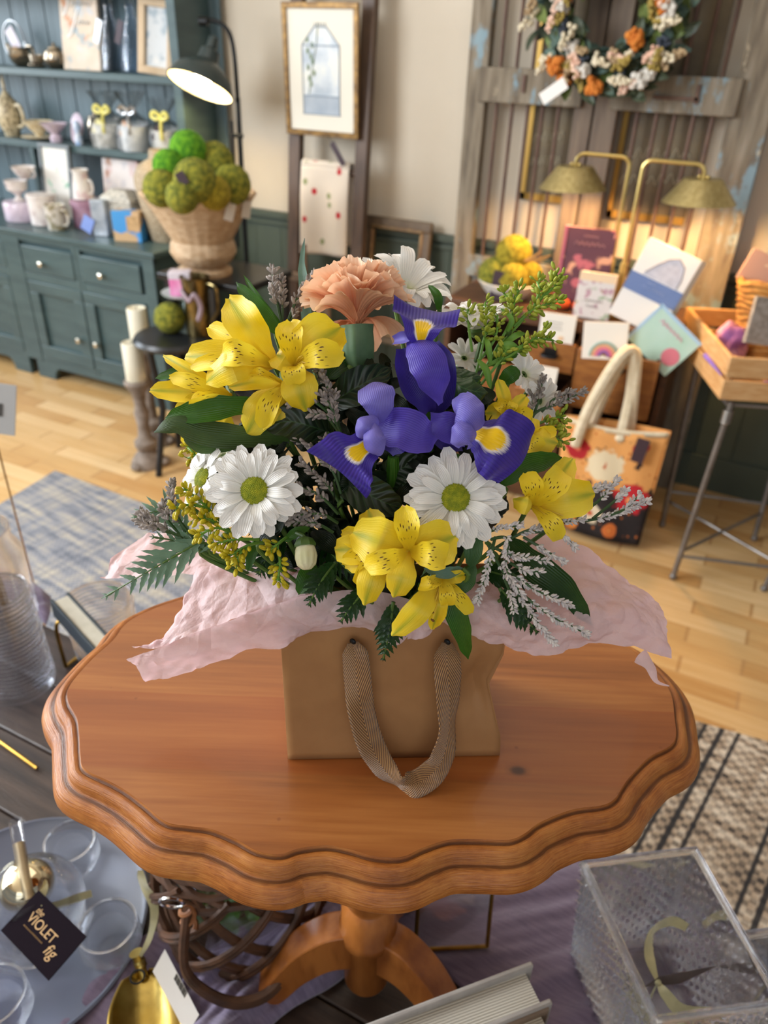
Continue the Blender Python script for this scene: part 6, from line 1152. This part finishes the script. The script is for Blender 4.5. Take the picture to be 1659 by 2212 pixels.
MRIM = m_glass('glass_rim', (1, 1, 1, 1), .05, ior=1.6, base=.75)
def cup(p, lab, r=.034, h=.055):
    t = T('tea_glass', lab, 'glass', p, 'small clear tea glasses on the grey tray'); b = MB(TR(p))
    b.lathe([(.001, 0), (r*.55, 0), (r*.85, h*.12), (r*1.06, h*.42), (r*1.02, h*.75), (r*.96, h-.001), (r*.94, h), (r*.92, h-.001), (r*.98, h*.75), (r*1.01, h*.42), (r*.8, h*.16), (.001, h*.12)], 44, cap=False); b.build('bowl', MGL_, t)
    b = MB(TR(p+V((0, 0, h)))); b.tube([(r*.95*cos(a), r*.95*sin(a), 0) for a in [k*pi/30 for k in range(61)]], .0014, 6, cap=False); b.build('rim', MRIM, t)
cup(atz(165, 1868, ZT), 'clear tea glass furthest back on the grey tray, behind the glass teapot'); cup(atz(246, 2050, ZT), 'clear tea glass at the right edge of the grey tray', .036); cup(atz(8, 2200, ZT), 'clear tea glass cut off at the front left of the grey tray', .036)
TB = atz(92, 2010, ZT); t = T('glass_teapot', 'round clear glass teapot with a gold tea ball and plum card on the grey tray', 'teapot', TB)
b = MB(TR(TB)); R = .062; pr = [(.001, 0), (.04, .0), (.055, .012)]+[(R*sin(a), .058-R*.93*cos(a)) for a in [.9+k*.16 for k in range(11)]]
b.lathe(pr+[(r-.0022, z) for r, z in pr[::-1][:-2]]+[(.001, .003)], 56, cap=False); b.build('body', MGL_, t)
b = MB(); b.ball(atz(58, 1912, ZT+.075), (.033, .033, .030), 32, 22); b.build('tea_ball', mk('mirror_gold', 'e6d9b8', rough=.06, metal=1), t, label='mirror gold tea ball')
S0, S1 = atz(66, 1955, ZT+.09), atz(32, 1772, ZT+.13); b = MB(); b.tube(cat([S0, S0.lerp(S1, .5)+V((0, 0, .004)), S1], 6), [.0065, .0075, .0085], 14, cap=False); b.build('spout', MGL_, t)
b = MB(); b.tube([S0.lerp(S1, .06), S0.lerp(S1, .72)], .0052, 10); b.build('spout_reflection', mk('gold_reflection', 'c9b48a', '9a8a72', sc=10, st=(1, 1, 6), rough=.3, metal=.7), t)  # gold core added inside the spout to imitate the reflection along its glass
MORG = mk('gold_organza', 'a8a077', 'c2b98a', sc=40, rough=.45, sheen=.6, transl=.25)
b = MB(); k0 = atz(78, 1962, ZT+.08); strip(b, [k0, atz(92, 1925, ZT+.09), atz(98, 1905, ZT+.085), atz(90, 1950, ZT+.075)], [.006, .012, .009, .003], nu=16); strip(b, [k0, atz(120, 1955, ZT+.075), atz(165, 1940, ZT+.07), atz(198, 1930, ZT+.07)], [.005, .010, .011, .009], nu=16, tw=[0, .3, .2, 0]); b.ball(k0, .004, 8, 6); b.build('ribbon', MORG, t)
c0 = (atz(18, 1986, ZT+.10)+atz(172, 2048, ZT+.10))/2; ex = (atz(112, 2083, ZT+.10)-atz(18, 1986, ZT+.10)).normalized(); ez = (V((0, 0, 1))*.9+TOC*.4).normalized(); ey = ez.cross(ex).normalized(); ez = ex.cross(ey)
TM = Matrix.Translation(c0) @ Matrix((ex, ey, ez)).transposed().to_4x4(); b = MB(TM); b.box((0, 0, 0), (.094, .054, .0012)); b.build('card', mk('plum_black_card', '171017', rough=.9, spec=.08), t, label='plum black card with gold lettering')
MGOLDT = mk('gold_lettering', 'a8865a', rough=.4, metal=.3)
text('the', .0095, TM @ TR((-.023, .0125, .0008)), MGOLDT, t, shear=.3); text('VIOLET', .0152, TM @ TR((-.006, .0025, .0008)), MGOLDT, t); text('fig', .0175, TM @ TR((.0235, -.0075, .0008)), MGOLDT, t, shear=.3); scrib(TM @ TR((0, 0, .0008)), -.028, .008, -.0075, .0022, MGOLDT, t, .0003, True, 40)
b = MB(); b.tube(cat([k0, k0.lerp(c0, .3), TM @ V((-.028, .018, .001))], 5), .0008, 5); b.build('string', MORG, t)
# willow lantern
MWIL = mk('brown_willow', '3a2416', '573822', sc=22, st=(1, 1, 2), rough=.55, bump=.3, bsc=60)
LB = hero(-.166, .582, .655); t = T('willow_lantern', 'round brown willow lantern basket with glass inside, under the pedestal table', 'lantern', LB); LR, LH = .106, .19
def lw(a, z): r = LR*(.78+.26*sin(pi*min(max(z/LH, 0), 1)*.85+.25)); return LB+V((r*cos(a), r*sin(a), z))
for z0, n_ in ((.004, 4), (.165, 5)):
    for k in range(n_):
        b = MB(); b.tube([lw(a*1.0, z0+k*.0085)+V((0, 0, .003*sin(a*6+k*3)))+V((cos(a), sin(a), 0))*.003*sin(a*8+k*pi) for a in [j*pi/28 for j in range(57)]], .0048, 6, cap=False); b.build('willow_ring', MWIL, t)
for k in range(10):
    for sg in (-1, 1):
        b = MB(); a0 = k*2*pi/10
        for o in (-.0042, .0042): b.tube([lw(a0+sg*u*1.5, .01+u*.165)+V((cos(a0+sg*u*1.5), sin(a0+sg*u*1.5), 0))*(.003*sg)+V((0, 0, o)) for u in [j/12 for j in range(13)]], .0040, 6)
        b.build('willow_lattice', MWIL, t)
aq = lambda q: V((q.x, q.y, q.z))
b = MB(); f0 = LB+HX*-.035-HY*.105; hp = [f0+V((0, 0, .17)), f0-HY*.03+HX*.0+V((0, 0, .10)), f0-HY*.035+HX*.05+V((0, 0, .05)), f0-HY*.012+HX*.10+V((0, 0, .055)), f0+HY*.05+HX*.12+V((0, 0, .12))]
for o in (0, .008): b.tube(cat([p+V((0, 0, o)) for p in hp], 8), .0052, 7)
b.build('handle', MWIL, t)
b = MB(TR(f0+V((0, 0, .165)))); b.tube([(.007*cos(w*1.0), .007*sin(w), .003*w-.02) for w in [j*.5 for j in range(26)]], .003, 6); b.build('handle_binding', mk('copper_willow', '8a5634', '9c6840', sc=30, rough=.5), t)
b = MB(); rc = f0+V((0, 0, .20))-HY*.006-HX*.012; b.tube([rc+HX*.013*cos(w)+V((0, 0, .015*sin(w)))-HY*.004*sin(w) for w in [j*pi/12 for j in range(25)]], .002, 6, cap=False); b.build('ring', mk('bright_steel', 'd5d8dc', rough=.12, metal=1), t, label='bright steel ring')
b = MB(TR(LB)); b.lathe([(.001, .012), (.078, .012), (.08, .02), (.08, .15), (.07, .185), (.067, .185), (.077, .15), (.077, .022), (.001, .02)], 40, cap=False); b.build('glass_cylinder', MGL_, t)
b = MB(TR(LB)); b.lathe([(.001, .008), (.10, .008), (.10, .012), (.001, .012)], 40, cap=False); b.build('base', MWIL, t)
t = T('ivy_sprig', 'dark green ivy leaves inside the willow lantern', 'foliage', LB+V((0, 0, .024))); b = MB(); rr = random.Random(4)
for k in range(16): leafquad(b, LB+V((rr.uniform(-.04, .04), rr.uniform(-.04, .04), .024+rr.random()*.10)), (rr.uniform(-1, 1), rr.uniform(-1, 1), rr.uniform(-.2, .6)), (0, -.3, 1), .03, .022)
b.build('leaves', ML1, t)
# scoop, tag, olive ribbon
MGD = mk('polished_gold', 'b9a05a', '9c8340', sc=30, rough=.3, metal=1, bump=.1, bsc=40)
G0 = atz(330, 2165, .668); t = T('scoop', 'polished gold scoop lying bowl up at the bottom left', 'scoop', G0); ax = (atz(322, 2260, .668)-atz(312, 2110, .668)).normalized(); sx = V((ax.y, -ax.x, 0)); s0 = atz(313, 2110, .668)
def scp(u, v, o=0):
    w = .041*(sin(pi*min(1, u*.78+.1))**.55)*(1 if u > .02 else .3); q = 2*v-1; return s0+ax*(u*.135)+sx*(q*w)+V((0, 0, .004+.026*abs(q)**2.4*(.35+.65*min(1, u*3))+.002-o))
b = MB(); b.grid(scp, 26, 20); b.build('bowl', MGD, t, solid=.0018)
h0 = atz(294, 2058, .70); b = MB(); b.tube(cat([s0+ax*.006+V((0, 0, .007)), s0.lerp(h0, .35)+V((0, 0, .004)), s0.lerp(h0, .7), h0], 6), [.0055, .0075, .0065, .0085], 14); b.build('handle', MGD, t)
b = MB(); b.tube([h0+ax*.03+V((.008*cos(w), .008*sin(w), .001)) for w in [j*pi/10 for j in range(21)]], .0012, 5); b.build('string', MBLK, t)
tp = [atz(*q) for q in ((330, 2098, .712), (356, 2050, .712), (430, 2192, .704), (404, 2236, .704))]; nn = (tp[1]-tp[0]).cross(tp[3]-tp[0]).normalized()
t = T('price_tag', 'white barcode price tag lying beside the gold scoop', 'tag', tp[3]); b = MB(); b.hexa(tp, [p+nn*.0008 for p in tp]); b.build('card', MWHITE, t)
b = MB(); e1, e2 = (tp[3]-tp[0]), (tp[1]-tp[0]); sg = 1 if nn.z > 0 else -1
for k in range(12):
    q = tp[0]+e1*(.40+k*.026)+e2*.68; n2 = nn*(.0010 if sg > 0 else -.0004); w_ = e1.normalized()*(.0008 if k % 3 else .0014); b.add([q-w_+n2, q+w_+n2, q+w_+e2*.24+n2, q-w_+e2*.24+n2], [(0, 1, 2, 3)])
b.build('barcode', MINK, t)
t = T('ribbon', 'olive organza ribbon hanging beside the willow lantern', 'ribbon', atz(300, 2060, .70)); b = MB(); strip(b, [atz(303, 1880, .82), atz(310, 1910, .80), atz(333, 1960, .77), atz(325, 2020, .73), atz(303, 2066, .702)], [.006, .016, .010, .008, .004], nu=40, tw=[0, .6, -.3, .4, 0]); b.build('band', MORG, t)
# upright books
def upbook(label, q0, q1, zt, thick, h, cov, pages, order=1):
    a, c = atz(*q0, zt), atz(*q1, zt); e = (c-a).normalized(); L = .21; n = V((e.y, -e.x, 0))
    if n.dot(HY) > 0: n = -n
    t = T('book', label, 'book', V((c.x, c.y, zt-h))); M = Matrix.Translation(V((c.x, c.y, zt-h))) @ Matrix((-e, n, V((0, 0, 1)))).transposed().to_4x4()
    b = MB(M); b.box((L/2, .003, h/2), (L, .006, h)); b.box((L/2, thick-.003, h/2), (L, .006, h)); b.build('cover', cov, t, bev=.002)
    b = MB(M); b.box((L/2+.003, thick/2, h/2-.003), (L-.012, thick-.012, h-.012)); b.build('pages', pages, t); return t
def m_pages():
    m, t = NT('book_pages'); w = nd(t, 'TexWave', {'Vector': coords(t, rot=(0, 0, -YAW-.35)), 'Scale': 120, 'Distortion': .6}, bands_direction='Y').outputs[1]
    return fin(m, t, ramp(t, w, [(0, hx('9a9488')), (.6, hx('cfcabd'))]), .8, bump=w, bs=.3)
MPG = m_pages()
upbook('thick book with a pale grey cover standing at the bottom centre', (785, 2212), (1148, 2074), .85, .044, .193, mk('pale_grey_cloth', 'a9a39c', '98928c', sc=40, rough=.6), MPG)
upbook('brown board book standing in front of the thick grey one at the bottom', (1000, 2240), (1182, 2166), .847, .028, .190, mk('brown_board', '8a7664', '776452', sc=30, rough=.6), MPG)
# brass edged glass frame
MBW = mk('brass_wire', 'a8843e', '8a6a2e', sc=40, rough=.3, metal=1)
P0, P1 = atz(897, 2052, .668), atz(1052, 2044, .668); t = T('photo_holder', 'brass edged clear glass frame standing on the mauve cloth behind the column', 'frame', (P0+P1)/2); up_ = V((0, 0, .17))+HY*.045
for a_, c_ in ((P0, P1), (P0, P0+up_), (P1, P1+up_), (P0+up_, P1+up_)):
    b = MB(); b.tube([a_, c_], .0028, 8); b.build('edge', MBW, t)
b = MB(); n_ = up_.cross(P1-P0).normalized()*.001; q = [P0, P1, P1+up_, P0+up_]; b.hexa([p-n_ for p in q], [p+n_ for p in q]); b.build('pane', MGL_, t)
# crystal planters
MCRY = m_glass('cut_crystal', (.97, .98, 1, 1), .05, ior=1.5, base=.42)
def planter(label, rim, zt, zb, inset, nd_=(9, 13)):
    c = sum(rim, V())/4; t = T('crystal_planter', label, 'planter', V((c.x, c.y, zb)), 'rectangular cut crystal planters')
    base = [V((lerp(p.x, c.x, inset), lerp(p.y, c.y, inset), zb)) for p in rim]; hh = zt-zb
    for k in range(4):
        A_, B_ = rim[k], rim[(k+1) % 4]; a_, b_ = base[k], base[(k+1) % 4]; n = (B_-A_).cross(a_-A_).normalized(); n = n if n.dot((A_+B_)/2-c) > 0 else -n
        L = (B_-A_).length; N = max(5, round(L/.019)); Mv = round(hh/.017)
        def P(u, v, o=0):
            p = A_.lerp(B_, u).lerp(a_.lerp(b_, u), v); s = (sin(pi*(u*N+v*Mv))*sin(pi*(u*N-v*Mv)))**2 if .05 < v else 0
            return p + n*(o+.0058*s)
        b = MB(); b.grid(lambda u, v: P(u, v), N*8, Mv*8); m_ = 2
        b.grid(lambda u, v: A_.lerp(B_, u).lerp(a_.lerp(b_, u), v)-n*.006, 4, 4)
        b.add([A_, B_, B_-n*.006, A_-n*.006], [(0, 1, 2, 3)]); b.build('wall', MCRY, t, smooth=70)
    b = MB(); 
    b.tube([rim[0], rim[1], rim[2], rim[3], rim[0]], .0052, 8); b.build('rim', MCRY, t)
    b = MB(); q = [p for p in base]; b.hexa([p for p in q], [p+V((0, 0, .008)) for p in q]); b.build('base', MCRY, t); return t
zr = .84; rim = [atz(1258, 1866, zr), atz(1501, 1836, zr), atz(1690, 2170, zr), atz(1417, 2207, zr)]
planter('large cut crystal planter with a gold ribbon and tag inside, at the bottom right', rim, zr, .664, .14)
c2 = atz(1700, 2110, .78); d1, d2 = (rim[1]-rim[0]).normalized(), (rim[3]-rim[0]).normalized()
planter('smaller cut crystal planter at the right picture edge, beside the large one', [c2-d1*.05-d2*.05, c2+d1*.05-d2*.05, c2+d1*.05+d2*.06, c2-d1*.05+d2*.06], .78, .664, .12)
zi = .775; K0 = atz(1421, 2122, zi); t = T('gift_tag', 'brown tag tied with gold organza ribbon inside the large crystal planter', 'tag', V((K0.x, K0.y, .672)))
tq = [atz(1392, 2132, zi-.005), atz(1424, 2110, zi+.006), atz(1552, 2086, zi-.002), atz(1470, 2125, zi-.016)]; b = MB(); b.hexa(tq, [p+V((0, 0, .0009)) for p in tq]); b.build('card', mk('brown_tag', '5a4c46', '6b5c54', sc=12, rough=.5), t)
b = MB(); strip(b, [K0, atz(1402, 2060, zi+.008), atz(1412, 2010, zi+.012), atz(1450, 1990, zi+.006), atz(1484, 2004, zi-.004)], [.004, .013, .016, .014, .010], nu=40, tw=[0, .2, .5, .2, 0]); strip(b, [K0, atz(1440, 2150, zi), atz(1480, 2185, zi-.004), atz(1590, 2190, zi-.006)], [.004, .013, .016, .013], nu=40, tw=[0, .3, .2, -.2]); b.ball(K0, .004, 10, 8); b.build('ribbon', MORG, t)
b = MB(); b.tube(cat([K0, K0-V((0, 0, .05)), V((K0.x+.01, K0.y, .674))], 5), .0012, 5); b.build('string', MORG, t)
# left side glassware and book
MRIBG = m_glass('ribbed_glass', (.96, .97, 1, 1), .06, bump=1, bs=.5, sc=38, kind='wave', st=(1, 1, 1), bd=.004)
def tumbler(label, p, r0, r1, h):
    t = T('glass_tumbler', label, 'glass', p, 'ribbed glass tumblers'); b = MB(TR(p)); N = 28
    b.lathe([(.001, 0), (r0*.9, 0), (r0, .006)]+[(lerp(r0, r1, k/N)+.0024*(k % 2), .006+(h-.006)*k/N) for k in range(1, N+1)]+[(r1-.004, h), (r0-.004, .018), (.001, .016)], 60, cap=False); b.build('wall', MRIBG, t, smooth=60)
    b = MB(TR(p)); b.tube([(r1*cos(w), r1*sin(w), h) for w in [k*pi/30 for k in range(61)]], .0018, 6, cap=False); b.tube([((r0*.25+r1*.75+.002)*cos(w), (r0*.25+r1*.75+.002)*sin(w), h*.72) for w in [k*pi/30 for k in range(61)]], .0016, 6, cap=False); b.build('rim', MGL_, t)
tumbler('ribbed glass tumbler in front at the left edge, half out of the picture', atz(45, 1478, .65), .060, .052, .21)
tumbler('ribbed glass tumbler further back, against the left of the scalloped table', atz(236, 1420, .65), .052, .060, .135)
a_, c_ = atz(128, 1288, .80), atz(224, 1394, .80); e = (c_-a_).normalized(); n = V((-e.y, e.x, 0)); M = Matrix.Translation(V((a_.x, a_.y, .765))) @ Matrix((e, n, V((0, 0, 1)))).transposed().to_4x4()
t = T('book', 'dark covered book with cream pages standing on a brass stand at the left', 'book', V((a_.x, a_.y, .765))); LL = (c_-a_).length+.03
b = MB(M); b.box((LL/2, -.015, .018), (LL, .005, .038)); b.box((LL/2, .015, .018), (LL, .005, .038)); b.build('cover', mk('dark_teal_cover', '1e2a30', rough=.5), t, bev=.001); b = MB(M); b.box((LL/2+.002, 0, .017), (LL-.008, .026, .033)); b.build('pages', mk('cream_pages', 'c4c0b2', 'b0ab9c', sc=20, rough=.8), t)
t = T('book_stand', 'thin brass wire stand holding the dark covered book', 'stand', V((a_.x, a_.y, .65))); sp = atz(142, 1440, .655); b = MB(); b.tube(cat([sp, sp+V((0, 0, .09)), sp+V((.01, .01, .105)), sp+V((.05, .015, .10)), sp+V((.09, .03, .03)), sp+V((.11, .03, 0))], 6), .0035, 8); b.build('wire', MBW, t)
b = MB(); b.tube([sp, sp+V((.0, .06, .0))], .0035, 8); b.build('foot', MBW, t)
t = T('brass_rod', 'thin brass rod lying on the dark planks at the left edge', 'rod', atz(40, 1628, .655)); b = MB(); b.tube([atz(-20, 1588, .656), atz(80, 1660, .656)], .0032, 8); b.build('wire', MBW, t)
JP = atz(0, 1340, .65); t = T('glass_jar', 'tall clear glass jar with an amber ribbon and lilac card at the left edge', 'jar', JP); b = MB(TR(JP)); b.lathe([(.001, 0), (.07, 0), (.075, .01), (.075, .16), (.06, .19), (.062, .215), (.059, .215), (.056, .19), (.071, .158), (.071, .012), (.001, .01)], 48, cap=False); b.build('body', MGL_, t)
b = MB(); L_ = [JP+V((.03, -.02, .215)), JP+V((.06, -.035, .20)), JP+V((.078, -.03, .15)), JP+V((.082, -.03, .08)), JP+V((.086, -.03, .01))]; strip(b, L_, [.014, .018, .018, .016, .012], TOC, nu=30); b.build('ribbon', mk('amber_ribbon', '9c7a4a', '7c5f38', sc=20, rough=.45, transl=.2), t)
b = MB(TR(JP+V((.05, -.065, .13))) @ Rz(.5)); b.box((0, 0, 0), (.028, .002, .06)); b.build('card', mk('lilac_grey_card', '8f8a9c', '7b7688', sc=12, rough=.6), t)
cloth('gauze_cloth', 'mauve gauze cloth bunched behind the ribbed tumblers at the left edge', [zrow([(-40, 1235), (30, 1232), (110, 1290)]), zrow([(-40, 1262), (40, 1262), (110, 1330)]), zrow([(-40, 1290), (40, 1300), (100, 1350)])], 40, 30, .006, 40, HX, 5, .012)
SGN = at(8, 938, 1.55); t = T('sign_card', 'pale grey card sign on a thin stake at the left edge', 'sign', V((SGN.x, SGN.y, 0))); M = TR(SGN) @ Rz(YAW+.1) @ Rx(-.25) @ Ry(.16); b = MB(M); b.box((-.028, 0, .052), (.10, .003, .104)); b.build('card', mk('pale_grey_card', 'b3b2b0', rough=.6), t)
b = MB(M); b.box((-.008, -.002, .05), (.010, .001, .026)); b.box((-.05, -.002, .05), (.03, .001, .02)); b.build('printing', MINK, t); b = MB(); b.tube([SGN+V((-.03, 0, .01)), V((SGN.x-.03, SGN.y, .0))], .002, 6); b.build('stake', MBW, t)
q = JP+V((.01, .0, .215)); t = T('dried_sprig', 'dark dried sprig at the left edge, standing in the glass jar', 'sprig', JP+V((.01, 0, .02))); b = MB(); b.tube([JP+V((.01, 0, .02)), q, q+V((-.01, 0, .06))], .002, 6); b.build('stem', MBLK, t); b = MB(); rr = random.Random(2)
for k in range(16): leafquad(b, q+V((rr.uniform(-.01, .01), 0, rr.random()*.06)), CR*rr.uniform(-1, 1)+CU*rr.uniform(-.4, .7), TOC, .032, .010)
b.build('leaves', mk('dark_dried_leaf', '2a2c22', '3d4030', sc=20, rough=.7), t)
